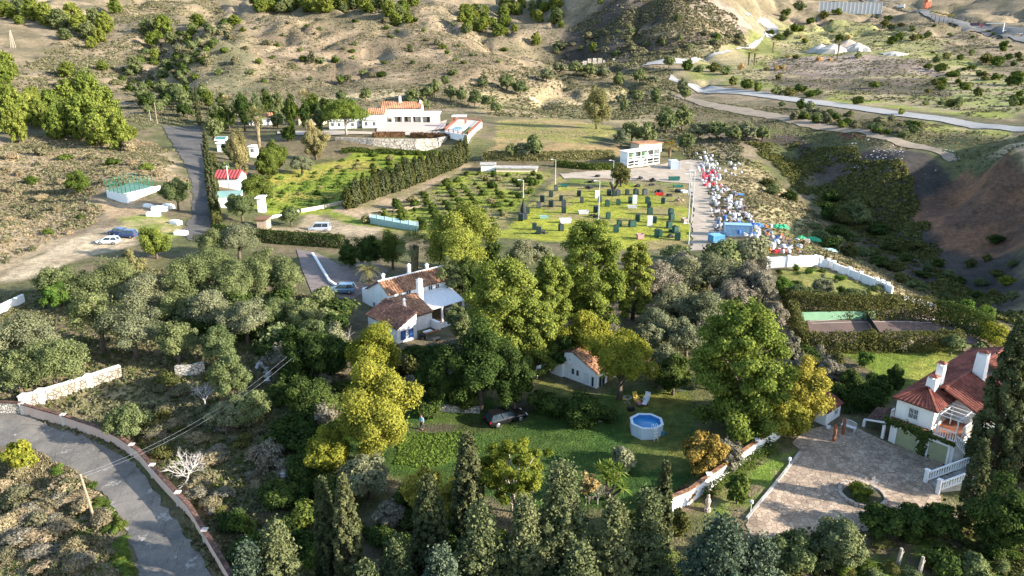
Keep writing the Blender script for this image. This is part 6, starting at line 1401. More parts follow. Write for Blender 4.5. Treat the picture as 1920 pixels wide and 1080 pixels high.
hedge('hedge', z5((1470, 570), (1488, 610), (1504, 655)), 1.0, 2.6, 'hedge', 'clipped hedge closing the left end of the tennis court', 30)
hedge('hedge', z5((1748, 598), (1800, 616), (1842, 636)), 1.2, 3.4, 'dark', 'dark clipped hedge closing the right end of the tennis court', 34)
hedge('hedge', z5((1850, 600), (1858, 630)), 1.0, 2.2, 'dark', 'short dark hedge right of the tennis court', 34)
hedge('hedge', GP((1572, 768), (1612, 768), (1645, 766)), 1.6, 2.0, 'dark', 'thick dark hedge behind the porch of the tiled villa', 40, .22)
hedge('hedge', GP((470, 452), (520, 457), (580, 461), (645, 466)), 1.2, 2.7, 'dark', 'row of clipped conifers behind a fence below the van', 34, .26)
hedge('hedge', GP((1312, 934), (1380, 890), (1450, 842)), .8, .8, 'citrus', 'low green hedge in front of the slanting white wall', 50, .18)
hedge('hedge', GP((905, 300), (960, 300), (1040, 300), (1150, 298)), 3.0, 2.6, 'euca', 'long tan reed hedge below the ploughed field', 14, .5)
hedge('hedge', GP((1040, 312), (1110, 318), (1165, 318)), 1.8, 1.8, 'citrus', 'green hedge at the top edge of the field', 16, .45)
hedge('creeper', GP((700, 257), (730, 256), (760, 256)), 2.0, 1.4, 'reddish', 'reddish creeper spilling over the left of the terrace wall', 14, .5, 'creeper')
hedge('creeper', GP((770, 257), (800, 257), (868, 257)), 2.0, 1.4, 'reddish', 'reddish creeper spilling over the right of the terrace wall', 14, .5, 'creeper')
hedge('hedge', GP((640, 287), (700, 289), (760, 290), (820, 290)), 1.0, 1.5, 'citrus', 'green climbing plants along the foot of the terrace wall', 10, .5)
hedge('hedge', GP((400, 300), (402, 340), (404, 390), (408, 430)), 1.4, 2.2, 'hedge', 'narrow hedge along the right side of the dark farm road', 16, .4)
hedge('hedge', GP((400, 440), (440, 446), (470, 452)), 1.6, 2.2, 'dark', 'dark hedge at the foot of the farm road', 24, .3)
hedge('hedge', GP((1400, 505), (1440, 510)), 1.6, 2.4, 'mauve', 'grey leafless hedge left of the tall straight white wall', 24, .25)

# ------------------------------------------------------------------ paved drive, planter, pool and garden things
def paving():
    m, nt, out = new_mat('crazy_paving'); p = geo_pos(nt)
    v = N(nt, 'ShaderNodeTexVoronoi', feature='DISTANCE_TO_EDGE'); v.inputs['Scale'].default_value = 2.0; nt.links.new(p, v.inputs['Vector'])
    v2 = N(nt, 'ShaderNodeTexVoronoi'); v2.inputs['Scale'].default_value = 2.0; nt.links.new(p, v2.inputs['Vector'])
    c = ramp(nt, N_sep(nt, v2.outputs['Color']), [(0, (.27, .21, .155)), (.5, (.345, .27, .20)), (1, (.42, .335, .25))])
    g = ramp(nt, v.outputs['Distance'], [(.015, (0, 0, 0)), (.07, (1, 1, 1))])
    n = noise(nt, .5, 5, .7, vec=p); nn = ramp(nt, n, [(.34, (.62, .6, .58)), (.6, (1.08, 1.06, 1.04))])
    c = mix(nt, 1.0, mix(nt, g, (.17, .13, .10), c), nn, 'MULTIPLY'); bsdf(nt, out, c, .85, .25, bump=g, bstr=.4, bdist=.02); return m
drape('driveway', [(1398, 985), (1440, 926), (1474, 884), (1502, 846), (1484, 832), (1510, 806), (1545, 800), (1600, 800), (1664, 831), (1720, 849), (1768, 869), (1760, 905), (1765, 945), (1800, 975), (1700, 985), (1600, 1000), (1500, 1010), (1420, 1030)], paving(), .05, 1.0)
c_ = PZ(1617, 926, 0); PLN = empty('planter', (c_[0], c_[1], h1(c_[0], c_[1])), 0, 'round stone edged planter in the middle of the paved driveway', 'planter')
mb = MB(); n_ = 28
for k in range(n_):
    a = 2 * math.pi * k / n_; q = Matrix.Rotation(a, 3, 'Z'); hh = .26 + .03 * math.sin(k * 2.7)
    mb.obox((1.95 * math.cos(a), 1.95 * math.sin(a), hh / 2 - .1), (.15, .205, hh / 2 + .1), q)
mb.build('stone_ring', mat('planter_stone', (.46, .38, .31), (.33, .27, .22), 2, .9), PLN)
mb = MB(); mb.lathe([(1.8, -.3), (1.8, .12), (1.2, .22), (.1, .28)], 24); mb.build('soil', mat('soil', (.07, .055, .035), (.05, .06, .02), 2, 1), PLN)
tree_at('planter_shrub', 'bush', 'yellow_green', (c_[0] - .2, c_[1] + .1, h1(c_[0], c_[1]) + .15), 2.4, 1.3, 'yellow green shrub growing in the round planter', 'shrub', seed=501, ncards=900, leafsize=.2)
tree_at('planter_grass', 'bush', 'citrus', (c_[0] - .5, c_[1] - .6, h1(c_[0], c_[1]) + .15), 2.2, .6, 'low green ground plants at the front of the round planter', 'plant', seed=502, ncards=700, leafsize=.15)

def bare_branches(mb, p, d, L, r0, lev, r):
    q = p + d * L; mid = p.lerp(q, .5) + Vector(r.normal(size=3)) * L * .06
    mb.tube([p, mid, q], [r0, r0 * .8, r0 * .6], 5, cap=False)
    if lev == 0: return
    for k in range(3 if lev > 1 else 4):
        dd = (d + Vector(r.normal(size=3)) * .55 + Vector((0, 0, .12))).normalized()
        bare_branches(mb, p.lerp(q, r.uniform(.55, 1.0)), dd, L * r.uniform(.6, .85), r0 * .58, lev - 1, r)
def bare_tree(px, base, h, label, m, seed=1, n0=5, spread=.6, levels=3, name='bare_tree', p=None):
    p = p or G(px, base); r = np.random.default_rng(seed); e = empty(name, p, 0, label, 'tree'); tb = MB(); bb = MB()
    tb.tube([(0, 0, -.4), (0, 0, h * .2)], [h * .03, h * .025], 7); tb.build('trunk', m, e)
    for k in range(n0):
        a = 2 * math.pi * k / n0 + r.normal() * .3; d = Vector((math.cos(a) * spread, math.sin(a) * spread, 1)).normalized()
        bare_branches(bb, Vector((0, 0, h * .17)), d, h * .36, h * .013, levels, r)
    bb.build('branches', m, e); return e
WHITE_BARK = mat('white_bark', (.56, .52, .48), (.40, .37, .34), 5, .9)
bare_tree(352, 905, 3.6, 'leafless white branched tree behind the pink wall', WHITE_BARK, 4, 7, .95)
bare_tree(960, 960, 4.5, 'leafless pale tree among the feathery yellow foliage', PALE_BARK, 5, 4, .5)
bare_tree(0, 0, 1.9, 'leafless pale little tree standing in the round planter', WHITE_BARK, 6, 5, .9, p=Vector((c_[0] + .5, c_[1] - .1, h1(c_[0], c_[1]) + .2)))
bare_tree(1120, 945, 2.6, 'bare stems sprouting beside the small orange shrub', PALE_BARK, 7, 5, .5)
bare_tree(660, 690, 5.5, 'leafless grey tree in front of the greenish yellow tree', PALE_BARK, 8, 5, .6)
bare_tree(385, 760, 3.0, 'leafless pale tree left of the overhead wires', WHITE_BARK, 9, 5, .7)
bare_tree(1690, 655, 2.6, 'white leafless bush tree before the court hedge', WHITE_BARK, 10, 7, .8)

# above ground pool
p0 = PZ(1213, 803, 0); pz = h1(p0[0], p0[1]); c0 = PZ(1212.5, 790, 1.2 + pz)
PO = empty('swimming_pool', (c0[0], c0[1], pz), .35, 'round blue above ground pool with a white rim on the lawn', 'pool')
POOL_W = mat('pool_wall', (.52, .60, .66), (.44, .52, .58), .9, .45); LINER = mat('pool_liner', (.05, .22, .50), (.04, .18, .43), .7, .4)
mb = MB(); n_ = 8; Ro, Ri = 1.75, 1.62
def ring(rr, z, n_=8): return [(rr * math.cos(2 * math.pi * k / n_), rr * math.sin(2 * math.pi * k / n_), z) for k in range(n_)]
mb.add(ring(Ro, -.2) + ring(Ro, 1.18), [[k, (k + 1) % 8, 8 + (k + 1) % 8, 8 + k] for k in range(8)]); 
for k in range(8):
    x, y, _z = ring(Ro, 0)[k]; mb.tube([(x, y, 0), (x, y, 1.18)], .045, 6)
mb.build('wall', POOL_W, PO)
mb = MB(); mb.add(ring(1.85, 1.19) + ring(1.55, 1.19) + ring(1.85, 1.26) + ring(1.55, 1.26), [f for k in range(8) for f in ([16 + k, 16 + (k + 1) % 8, 24 + (k + 1) % 8, 24 + k], [k, (k + 1) % 8, 16 + (k + 1) % 8, 16 + k], [8 + k, 24 + k, 24 + (k + 1) % 8, 8 + (k + 1) % 8], [k, 8 + k, 8 + (k + 1) % 8, (k + 1) % 8])]); mb.build('rim', mat('pool_rim', (.66, .70, .74), (.58, .62, .66), 1.2, .4), PO)
mb = MB(); mb.add(ring(Ri, .1) + ring(Ri, 1.2), [[k, 8 + k, 8 + (k + 1) % 8, (k + 1) % 8] for k in range(8)] + [list(range(8))]); mb.build('liner', LINER, PO)
m, nt, out = new_mat('blue_pool_water'); b_ = bsdf(nt, out, ramp(nt, noise(nt, .8, 3, vec=geo_pos(nt)), [(.4, (.04, .22, .47)), (.65, (.07, .33, .56))]), .06, .5, bump=noise(nt, 5, 3, vec=geo_pos(nt)), bstr=.15, bdist=.03)
mb = MB(); mb.add(ring(1.615, .82), [list(range(8))]); mb.build('water', m, PO)
ld = MB()
for s_ in (-.22, .22): ld.tube([(-1.45, s_, .3), (-1.5, s_, 1.65), (-1.72, s_, 1.8), (-1.95, s_, 1.65), (-2.15, s_, 0)], .03, 5)
for z in (.3, .6, .9, 1.2): ld.bar((-2.12 + z * .1, -.22, z), (-2.12 + z * .1, .22, z), .1, .03)
LD = ld.build('pool_ladder', FRAME); LD.location = PO.location; LD.rotation_euler.z = 1.9; tag(LD, 'white ladder with hooped rails leaning over the rim of the round pool', 'ladder')
pp = G(1242, 816); mb = MB(); mb.lathe([(.22, 0), (.22, .45), (.12, .55)], 10); mb.tube([(.2, 0, .15), (.6, .2, .1), (-.6, .5, .3)], .035, 5); o = mb.build('pool_pump', mat('teal_plastic', (.06, .22, .25), (.05, .17, .2), 2, .5), None, pp); tag(o, 'small teal filter pump beside the round pool', 'pump')

YEL = mat('yellow_plastic', (.62, .42, .06), (.52, .34, .05), 2, .5); WPL = mat('white_plastic', (.72, .73, .76), (.62, .63, .66), 2, .5)
def lounge_chair(p, rz, m, label, extra=None):
    e = empty('garden_chair', p, rz, label, 'chair'); mb = MB()
    q = Matrix.Rotation(R(-8), 3, 'X'); mb.obox((0, 0, .40), (.28, .30, .035), q); mb.build('seat', m, e)
    q = Matrix.Rotation(R(62), 3, 'X'); mb = MB(); mb.obox((0, .50, .80), (.28, .46, .03), q); mb.build('backrest', m, e)
    mb = MB(); q = Matrix.Rotation(R(12), 3, 'X'); mb.obox((0, -.55, .33), (.26, .28, .03), q); mb.build('footrest', extra or m, e)
    for s_ in (-1, 1):
        mb = MB(); mb.bar((s_ * .32, -.35, .62), (s_ * .32, .42, .66), .06, .03); mb.build('armrest', m, e)
        for y0, y1 in ((-.3, .3), (.3, -.35)):
            mb = MB(); mb.bar((s_ * .31, y0, 0), (s_ * .31, y1, .62), .035); mb.build('leg', METAL, e)
    return e
lounge_chair(G(1194, 757), .35, YEL, 'yellow reclining garden chair with a pink footrest on the lawn by the guest house', mat('pink_fabric', (.42, .16, .2), (.34, .12, .16), 3, .8))
lounge_chair(G(1211, 757), -.45, WPL, 'white reclining garden chair beside the yellow one')
e = empty('garden_table', G(1176, 756), .3, 'small round frame table left of the yellow garden chair', 'table')
mb = MB()
for k in range(12):
    a = 2 * math.pi * k / 12; b = 2 * math.pi * (k + 1) / 12; mb.bar((.45 * math.cos(a), .45 * math.sin(a), .72), (.45 * math.cos(b), .45 * math.sin(b), .72), .06, .03)
mb.build('rim', METAL, e)
for k in range(3):
    a = 2.1 * k; mb = MB(); mb.tube([(.4 * math.cos(a), .4 * math.sin(a), .7), (.05, 0, .35), (-.35 * math.cos(a), -.35 * math.sin(a), 0)], .025, 5); mb.build('leg', METAL, e)
a, b = G(1234, 727), G(1282, 736); dd = b - a; e = empty('ladder', a, math.atan2(dd.y, dd.x), 'long aluminium ladder lying on the shaded lawn', 'ladder'); L = dd.length
mb = MB()
for s_ in (-.22, .22): mb.box(0, L, s_ - .03, s_ + .03, .10, .17)
mb.build('stile', METAL, e); mb = MB()
for k in range(11): mb.box(.15 + k * (L - .3) / 10 - .02, .15 + k * (L - .3) / 10 + .02, -.19, .19, .12, .16)
mb.build('rung', METAL, e)
o = MB().box(-.35, .35, -.25, .25, 0, .4).box(-.3, .3, -.2, .2, .402, .5).build('crate', mat('black_plastic', (.02, .02, .022), (.015, .015, .015), 2, .5), None, G(1183, 770), .3); tag(o, 'small black box on the lawn above the round pool', 'box')
# hose
hp = GP((1130, 790), (1125, 786), (1122, 792), (1140, 789), (1152, 786), (1159, 778), (1158, 772)); mb = MB(); mb.tube([p + Vector((0, 0, .05)) for p in hp], .04, 5); o = mb.build('garden_hose', WPL); tag(o, 'pale hose curled on the lawn left of the round pool', 'hose')
# clothes line with washing
a, b = G(1007, 712), G(1034, 704); e = empty('clothes_line', a, 0, 'clothes line between two thin posts left of the guest house', 'clothes line'); bb = b - a; mb = MB()
for q in (Vector((0, 0, 0)), bb): mb.tube([q, q + Vector((0, 0, 1.9))], .04, 5)
mb.build('post', METAL, e); mb = MB(); mb.tube([Vector((0, 0, 1.85)), bb * .5 + Vector((0, 0, 1.75)), bb + Vector((0, 0, 1.85))], .012, 4); mb.build('cord', FRAME, e)
def cloth(p, d, w_, h, m, lab):
    mb = MB(); n_ = 6; d = d.normalized(); s_ = Vector((-d.y, d.x, 0)); o = []
    for j in range(5):
        for i in range(n_ + 1):
            q = d * (w_ * (i / n_ - .5) * (1 - .08 * j)) + s_ * (.05 * math.sin(i * 2.1 + j)) + Vector((0, 0, -h * j / 4)); o.append(q)
    th = s_ * .012; V = [q + th for q in o] + [q - th for q in o]; k = n_ + 1; F = []
    for j in range(4):
        for i in range(n_):
            a0 = j * k + i; F += [[a0, a0 + 1, a0 + k + 1, a0 + k], [a0 + 35, a0 + 35 + k, a0 + 36 + k, a0 + 36]]
    mb.add(V, F); ob = mb.build('towel', m, None, p); tag(ob, lab, 'towel')
cloth(a + bb * .12 + Vector((0, 0, 1.82)), bb, .75, 1.35, WPL, 'long white towel hanging at the left of the clothes line'); cloth(a + bb * .72 + Vector((0, 0, 1.82)), bb, .5, .8, WPL, 'short white cloth hanging at the right of the clothes line')
# bench, posts and statue on the drive
e = empty('garden_bench', G(1590, 806), -.75, 'white ornate garden bench beside the tiny well house', 'bench')
MB().box(-.75, .75, -.25, .25, .42, .47).build('seat', FRAME, e)
mb = MB()
for i in range(13): x = -.72 + .12 * i; mb.box(x - .02, x + .02, .24, .28, .47, .85 + .18 * math.cos(x * 2.0))
for i in range(12): x = -.72 + .12 * i; mb.bar((x, .26, .86 + .18 * math.cos(x * 2)), (x + .12, .26, .86 + .18 * math.cos((x + .12) * 2)), .05)
mb.build('backrest', FRAME, e)
for x in (-.68, .68):
    for y in (-.2, .2): MB().box(x - .03, x + .03, y - .03, y + .03, 0, .42).build('leg', FRAME, e)
for px, base, h, lab in ((1563, 828, 1.9, 'rusty brown wooden post standing on the drive, the nearer of two'), (1580, 815, 1.9, 'rusty brown wooden post beside the bench, the farther of two')):
    mb = MB(); mb.tube([(0, 0, -.2), (0.03, 0, h * .5), (0, .05, h)], [.2, .18, .15], 8); mb.tube([(0, 0, h * .6), (.2, .1, h * .75)], [.09, .05], 6); o = mb.build('post', mat('rusty_wood', (.32, .13, .06), (.2, .08, .04), 3, .9), None, G(px, base)); tag(o, lab, 'post')
mb = MB(); mb.lathe([(.22, 0), (.26, .35), (.2, .36), (.17, .1)], 12); o = mb.build('bucket', WPL, None, G(1552, 804)); tag(o, 'white bucket beside the tiny well house', 'bucket')
mb = MB(); mb.lathe([(.3, 0), (.3, .3), (.18, .35), (.2, .7), (.27, 1.0), (.18, 1.3), (.1, 1.36), (.14, 1.5), (.12, 1.65), (.02, 1.72)], 10); o = mb.build('statue', mat('statue_stone', (.45, .36, .29), (.33, .26, .21), 4, .9), None, G(1326, 958)); tag(o, 'small pale stone statue on the lawn below the white wall', 'statue')
for px, base, lab in ((1407, 962, 'white garden lamp at the lower corner of the driveway'), (1478, 880, 'white garden lamp beside the driveway kerb'),):
    e = empty('garden_lamp', G(px, base), 0, lab, 'lamp'); mb = MB(); mb.tube([(0, 0, -.1), (0, 0, .95)], [.04, .03], 6); mb.build('pole', FRAME, e); mb = MB(); mb.lathe([(.08, .95), (.16, 1.05), (.17, 1.25), (.05, 1.35)], 8); mb.build('lantern', WPL, e)
for px, base, h, lab in ((1683, 1060, 1.6, 'short grey tree stump post on the shaded lawn at the bottom right'), (1722, 1080, 1.8, 'forked dead trunk at the bottom edge')):
    mb = MB(); mb.tube([(0, 0, -.3), (.05, 0, h * .6), (.1, .05, h)], [.2, .16, .13], 8); mb.tube([(.05, 0, h * .55), (.35, .1, h * .8)], [.1, .05], 6); o = mb.build('tree_stump', PALE_BARK, None, G(px, base)); tag(o, lab, 'stump')
mb = MB(); mb.lathe([(.02, 0), (.3, .02), (.42, .25), (.38, .55), (.25, .7)], 12); mb.lathe([(.27, .71), (.27, .78)], 12); o = mb.build('water_butt', mat('pale_plastic', (.5, .44, .46), (.42, .36, .38), 2, .6), None, G(533, 895)); tag(o, 'small pale plastic drum in the shaded hollow', 'drum')
mb = MB(); mb.lathe([(.2, 0), (.24, .4), (.2, .41)], 10); mb.tube([(.2, 0, .3), (.45, 0, .45)], [.03, .02], 5); o = mb.build('watering_can', mat('blue_plastic', (.25, .42, .55), (.2, .34, .46), 2, .5), None, G(812, 764)); tag(o, 'pale blue watering can on the shaded strip of lawn', 'watering can')
mb = MB(); mb.lathe([(.55, 0), (.5, .9), (.55, 1.0), (.1, 1.15)], 12); o = mb.build('kettle_grill', DARK, None, HA.matrix_basis @ Vector((-1.6, -10.2, -.2))); tag(o, 'round black covered grill at the front corner of the big white house', 'grill')
e = empty('table', HA.matrix_basis @ Vector((-.2, -11.6, -.4)), .7, 'small bare table frame in the shade before the big white house', 'table')
MB().box(-.6, .6, -.4, .4, .68, .73).build('tabletop', OLD_WOOD, e)
for x in (-.55, .55):
    for y in (-.35, .35): MB().box(x - .03, x + .03, y - .03, y + .03, 0, .68).build('leg', OLD_WOOD, e)

# ------------------------------------------------------------------ person on the grass track
def skin_mesh(name, joints, edges, m, parent, lev=2):
    me = bpy.data.meshes.new(name); me.from_pydata([j[:3] for j in joints], edges, []); me.materials.append(m)
    o = bpy.data.objects.new(name, me); COL.objects.link(o)
    if parent: o.parent = parent
    md = o.modifiers.new('skin', 'SKIN'); md.use_smooth_shade = True
    for v, j in zip(me.skin_vertices[0].data, joints): v.radius = (j[3], j[3] * (j[4] if len(j) > 4 else 1)); v.use_root = False
    me.skin_vertices[0].data[0].use_root = True
    sb = o.modifiers.new('sub', 'SUBSURF'); sb.levels = sb.render_levels = lev
    return o
SKIN = mat('skin', (.42, .24, .16), (.38, .21, .14), 8, .6)
pe = empty('person', G(791, 806), -.4, 'person in a light blue jacket and dark trousers standing on the grass track', 'person')
J = [(0, 0, .95, .13, .8), (0, 0, 1.15, .125, .75), (0, .01, 1.38, .15, .7), (0, .02, 1.50, .06), (0, -.01, 1.58, .075), (0, -.015, 1.68, .095, 1.1), (0, -.01, 1.75, .07),
     (.17, .02, 1.42, .055), (.24, .03, 1.16, .042), (.25, -.10, .94, .032), (.25, -.14, .87, .028, .6), (-.17, .02, 1.42, .055), (-.24, .03, 1.16, .042), (-.25, -.08, .94, .032), (-.25, -.12, .87, .028, .6),
     (.10, 0, .88, .085), (.11, -.03, .50, .06), (.11, .02, .10, .042), (.11, -.12, .03, .038), (-.10, 0, .88, .085), (-.12, .04, .50, .06), (-.13, .10, .10, .042), (-.13, -.04, .03, .038)]
Ed = [(0, 1), (1, 2), (2, 3), (3, 4), (4, 5), (5, 6), (2, 7), (7, 8), (8, 9), (9, 10), (2, 11), (11, 12), (12, 13), (13, 14), (0, 15), (15, 16), (16, 17), (17, 18), (0, 19), (19, 20), (20, 21), (21, 22)]
for hx, hy, hz, s_, root in ((.25, -.14, .87, 1, 10), (-.25, -.12, .87, -1, 14)):
    for f_ in range(4):
        J += [(hx + (f_ - 1.5) * .02, hy - .03, hz - .05, .009), (hx + (f_ - 1.5) * .021, hy - .045, hz - .09 + .008 * abs(f_ - 1.4), .008)]; Ed += [(root, len(J) - 2), (len(J) - 2, len(J) - 1)]
    J += [(hx - s_ * .045, hy - .03, hz - .02, .01), (hx - s_ * .05, hy - .055, hz - .045, .009)]; Ed += [(root, len(J) - 2), (len(J) - 2, len(J) - 1)]
skin_mesh('body', J, Ed, SKIN, pe)
skin_mesh('jacket', [(0, 0, .98, .155, .85), (0, 0, 1.16, .15, .8), (0, .01, 1.38, .175, .75), (0, .015, 1.46, .085), (.185, .02, 1.42, .072), (.245, .03, 1.16, .058), (.25, -.08, .97, .046), (-.185, .02, 1.42, .072), (-.245, .03, 1.16, .058), (-.25, -.06, .97, .046)], [(0, 1), (1, 2), (2, 3), (2, 4), (4, 5), (5, 6), (2, 7), (7, 8), (8, 9)], mat('light_blue_cloth', (.22, .42, .60), (.18, .35, .52), 6, .9), pe)
skin_mesh('trousers', [(0, 0, .97, .145, .85), (.10, 0, .86, .1), (.11, -.03, .50, .075), (.11, .02, .12, .06), (-.10, 0, .86, .1), (-.12, .04, .50, .075), (-.13, .10, .12, .06)], [(0, 1), (1, 2), (2, 3), (0, 4), (4, 5), (5, 6)], mat('dark_cloth', (.05, .055, .07), (.04, .04, .05), 6, .9), pe)
skin_mesh('hair', [(0, .03, 1.70, .09), (0, .0, 1.76, .085), (0, .06, 1.64, .05)], [(0, 1), (0, 2)], mat('brown_hair', (.08, .05, .03), (.06, .04, .025), 9, .8), pe)
mb = MB(); mb.tube([(.0, -.035, 1.665), (0, -.125, 1.665), (0, -.14, 1.645)], [.012, .014, .01], 5)
mb.box(-.025, .025, -.118, -.108, 1.615, 1.625); [mb.box(s_ * .035 - .01, s_ * .035 + .01, -.112, -.102, 1.69, 1.70) for s_ in (-1, 1)]; [mb.tube([(s_ * .09, 0, 1.65), (s_ * .1, 0, 1.68)], [.015, .018], 5) for s_ in (-1, 1)]; mb.build('face', SKIN, pe)

# ------------------------------------------------------------------ vehicles
TYRE = mat('tyre', (.02, .02, .02), (.015, .015, .015), 5, .9); RIM = mat('wheel_rim', (.45, .46, .47), (.36, .37, .38), 6, .3, .8)
LAMP_G = mat('lamp_glass', (.6, .6, .58), (.5, .5, .48), 4, .15, 0, .6); TAIL = mat('tail_lamp', (.35, .02, .02), (.28, .02, .02), 4, .3)
def paint(name, c, metallic=.2): return mat(name, c, tuple(x * .92 for x in c), .6, .25, metallic, .6, bump=0)
def car(label, p, rz, L, Wd, H, col, van=False, cat='car', z0=0, name='parked_car'):
    e = empty(name, Vector(p) + Vector((0, 0, z0)), rz, label, cat); hw = Wd / 2; belt = H * (.60 if not van else .55); hood = H * (.56 if not van else .52)
    def loft(mb, rings):
        o = len(mb.v); k = len(rings[0])
        for r_ in rings: mb.v += [tuple(q) for q in r_]
        for i in range(len(rings) - 1):
            for j in range(k): mb.f.append([o + i * k + j, o + i * k + (j + 1) % k, o + (i + 1) * k + (j + 1) % k, o + (i + 1) * k + j]); mb.mi.append(0)
        mb.f += [[o + j for j in range(k)][::-1], [o + (len(rings) - 1) * k + j for j in range(k)]]; mb.mi += [0, 0]
    def ringb(x, zt, w_, zb=.24): return [(x, -w_ * .9, zb), (x, -w_, zb + .22), (x, -w_, zt - .14), (x, -w_ * .88, zt), (x, w_ * .88, zt), (x, w_, zt - .14), (x, w_, zb + .22), (x, w_ * .9, zb)]
    a = L / 2; wb = L * .30; mb = MB()
    loft(mb, [ringb(-a, belt * .82, hw * .84, .4), ringb(-a + .08, belt * .97, hw * .93, .3), ringb(-a + .35, belt, hw), ringb(0, belt, hw), ringb(a * .36, belt * .99, hw), ringb(a * .52, hood * .97, hw * .99), ringb(a - .35, hood * .9, hw * .96), ringb(a - .07, hood * .76, hw * .88, .3), ringb(a, hood * .6, hw * .78, .38)])
    mb.build('body', col, e, smooth=False)
    x0, x1 = (-a + .12, a * (.46 if not van else .66)); t0, t1 = (-a + .45, a * (.10 if not van else .38))
    if van: t0 = -a + .2
    g = MB(); wg = hw * .87; wr = hw * .70
    g.add([(x0, -wg, belt - .02), (x1, -wg, belt - .02), (x1, wg, belt - .02), (x0, wg, belt - .02), (t0, -wr, H - .05), (t1, -wr, H - .05), (t1, wr, H - .05), (t0, wr, H - .05)], [(0, 1, 5, 4), (1, 2, 6, 5), (2, 3, 7, 6), (3, 0, 4, 7), (4, 5, 6, 7)])
    g.build('windows', GLASS, e)
    r_ = MB(); r_.box(t0 - .02, t1 + .02, -wr - .01, wr + .01, H - .046, H); 
    for s_ in (-1, 1):
        for (xa, xb) in ((x0, t0), (x1, t1)): r_.bar((xa, s_ * wg, belt), (xb, s_ * wr, H - .03), .08, .06)
        xm = (x0 + x1) / 2 - .1; r_.bar((xm, s_ * (wg + .004), belt), ((t0 + t1) / 2 - .1, s_ * (wr + .004), H - .03), .1, .05)
    if van:
        for s_ in (-1, 1): r_.add([(x0 + .02, s_ * (wg + .012), belt), (x0 + (x1 - x0) * .10, s_ * (wg + .012), belt), (t0 + (t1 - t0) * .10, s_ * (wr + .012), H - .03), (t0, s_ * (wr + .012), H - .03)], [(0, 1, 2, 3)])
    r_.build('roof', col, e)
    for sx in (-1, 1):
        for s_ in (-1, 1):
            w_ = MB(); x = sx * wb; r0 = .33; w_.tube([(x, s_ * (hw - .2), r0), (x, s_ * (hw + .012), r0)], r0, 14); wo = w_.build('wheel', TYRE, e)
            w_ = MB(); w_.tube([(x, s_ * (hw + .0125), r0), (x, s_ * (hw + .03), r0)], [.22, .19], 10); w_.build('rim', RIM, wo)
    for s_ in (-1, 1):
        h = MB(); h.obox((a - .11, s_ * hw * .68, hood * .74), (.1, .17, .07), Matrix.Identity(3)); h.build('headlight', LAMP_G, e)
        h = MB(); h.obox((-a + .06, s_ * hw * .78, belt * .80), (.06, .11, .11), Matrix.Identity(3)); h.build('tail_light', TAIL, e)
        h = MB(); h.obox((x1 - .25, s_ * (hw + .08), belt + .06), (.06, .1, .07), Matrix.Identity(3)); h.build('mirror', col, e)
    return e
car('white hatchback parked nearest on the dirt parking at the left', G(204, 457), math.pi + .05, 4.2, 1.75, 1.45, paint('white_paint', (.78, .78, .78), 0))
car('dark blue car parked behind the white hatchback', G(238, 445), math.pi - .12, 4.5, 1.82, 1.6, paint('blue_paint', (.04, .07, .18)))
car('blue car half hidden behind the other two on the dirt parking', G(222, 440), math.pi - .4, 4.3, 1.8, 1.5, paint('deep_blue_paint', (.03, .06, .16)))
car('silver van parked on the dirt yard above the clipped hedge', G(600, 433), math.pi + .05, 4.9, 1.9, 1.95, paint('silver_paint', (.50, .54, .60), .4), van=True, cat='van', name='parked_van')
car('black estate car parked on the shaded grass track', G(948, 790), .52, 4.7, 1.85, 1.5, paint('black_paint', (.012, .012, .014)))
car('pale blue estate car parked on the forecourt of the big house', G(640, 549), math.pi + .05, 4.6, 1.85, 1.6, paint('steel_blue_paint', (.14, .24, .34), .3))
# motorway traffic
def lorry(label, px, py, rz, Lc, colbox, colcab):
    p = G(px, py) + Vector((0, 0, .8)); e = empty('lorry', p, rz, label, 'lorry')
    MB().box(-Lc / 2, Lc / 2 - 3.0, -1.3, 1.3, 1.0, 4.0).build('trailer', colbox, e)
    mb = MB(); mb.add([(Lc / 2 - 2.6, -1.25, .6), (Lc / 2, -1.25, .6), (Lc / 2, 1.25, .6), (Lc / 2 - 2.6, 1.25, .6), (Lc / 2 - 2.6, -1.2, 3.6), (Lc / 2 - .5, -1.2, 3.4), (Lc / 2 - .5, 1.2, 3.4), (Lc / 2 - 2.6, 1.2, 3.6)], [(0, 3, 2, 1), (4, 5, 6, 7), (0, 1, 5, 4), (1, 2, 6, 5), (2, 3, 7, 6), (3, 0, 4, 7)]); mb.build('cab', colcab, e)
    for x in (-Lc / 2 + 1.2, -Lc / 2 + 2.5, Lc / 2 - 1.4):
        for s_ in (-1, 1): mb = MB(); mb.tube([(x, s_ * 1.0, .5), (x, s_ * 1.3, .5)], .5, 10); mb.build('wheel', TYRE, e)
    return e
lorry('lorry with a dark box and a red and white front on the motorway', 1830, 52, -.55, 12, mat('dark_box', (.10, .06, .09), (.08, .05, .07), .5, .5), mat('red_cab', (.5, .08, .10), (.4, .06, .08), .5, .5))
lorry('white lorry near the top of the motorway', 1688, 17, 2.4, 9, FRAME, FRAME)
for i, (px, py, lab) in enumerate(((1884, 60, 'white car on the motorway behind the red lorry'), (1912, 66, 'pale car at the right end of the motorway'), (1640, 5, 'white car at the far end of the motorway'), (1708, 14, 'white car beside the white lorry'))):
    car(lab, G(px, py), -.6, 4.4, 1.8, 1.5, paint('white_paint', (.78, .78, .78), 0), z0=.8)

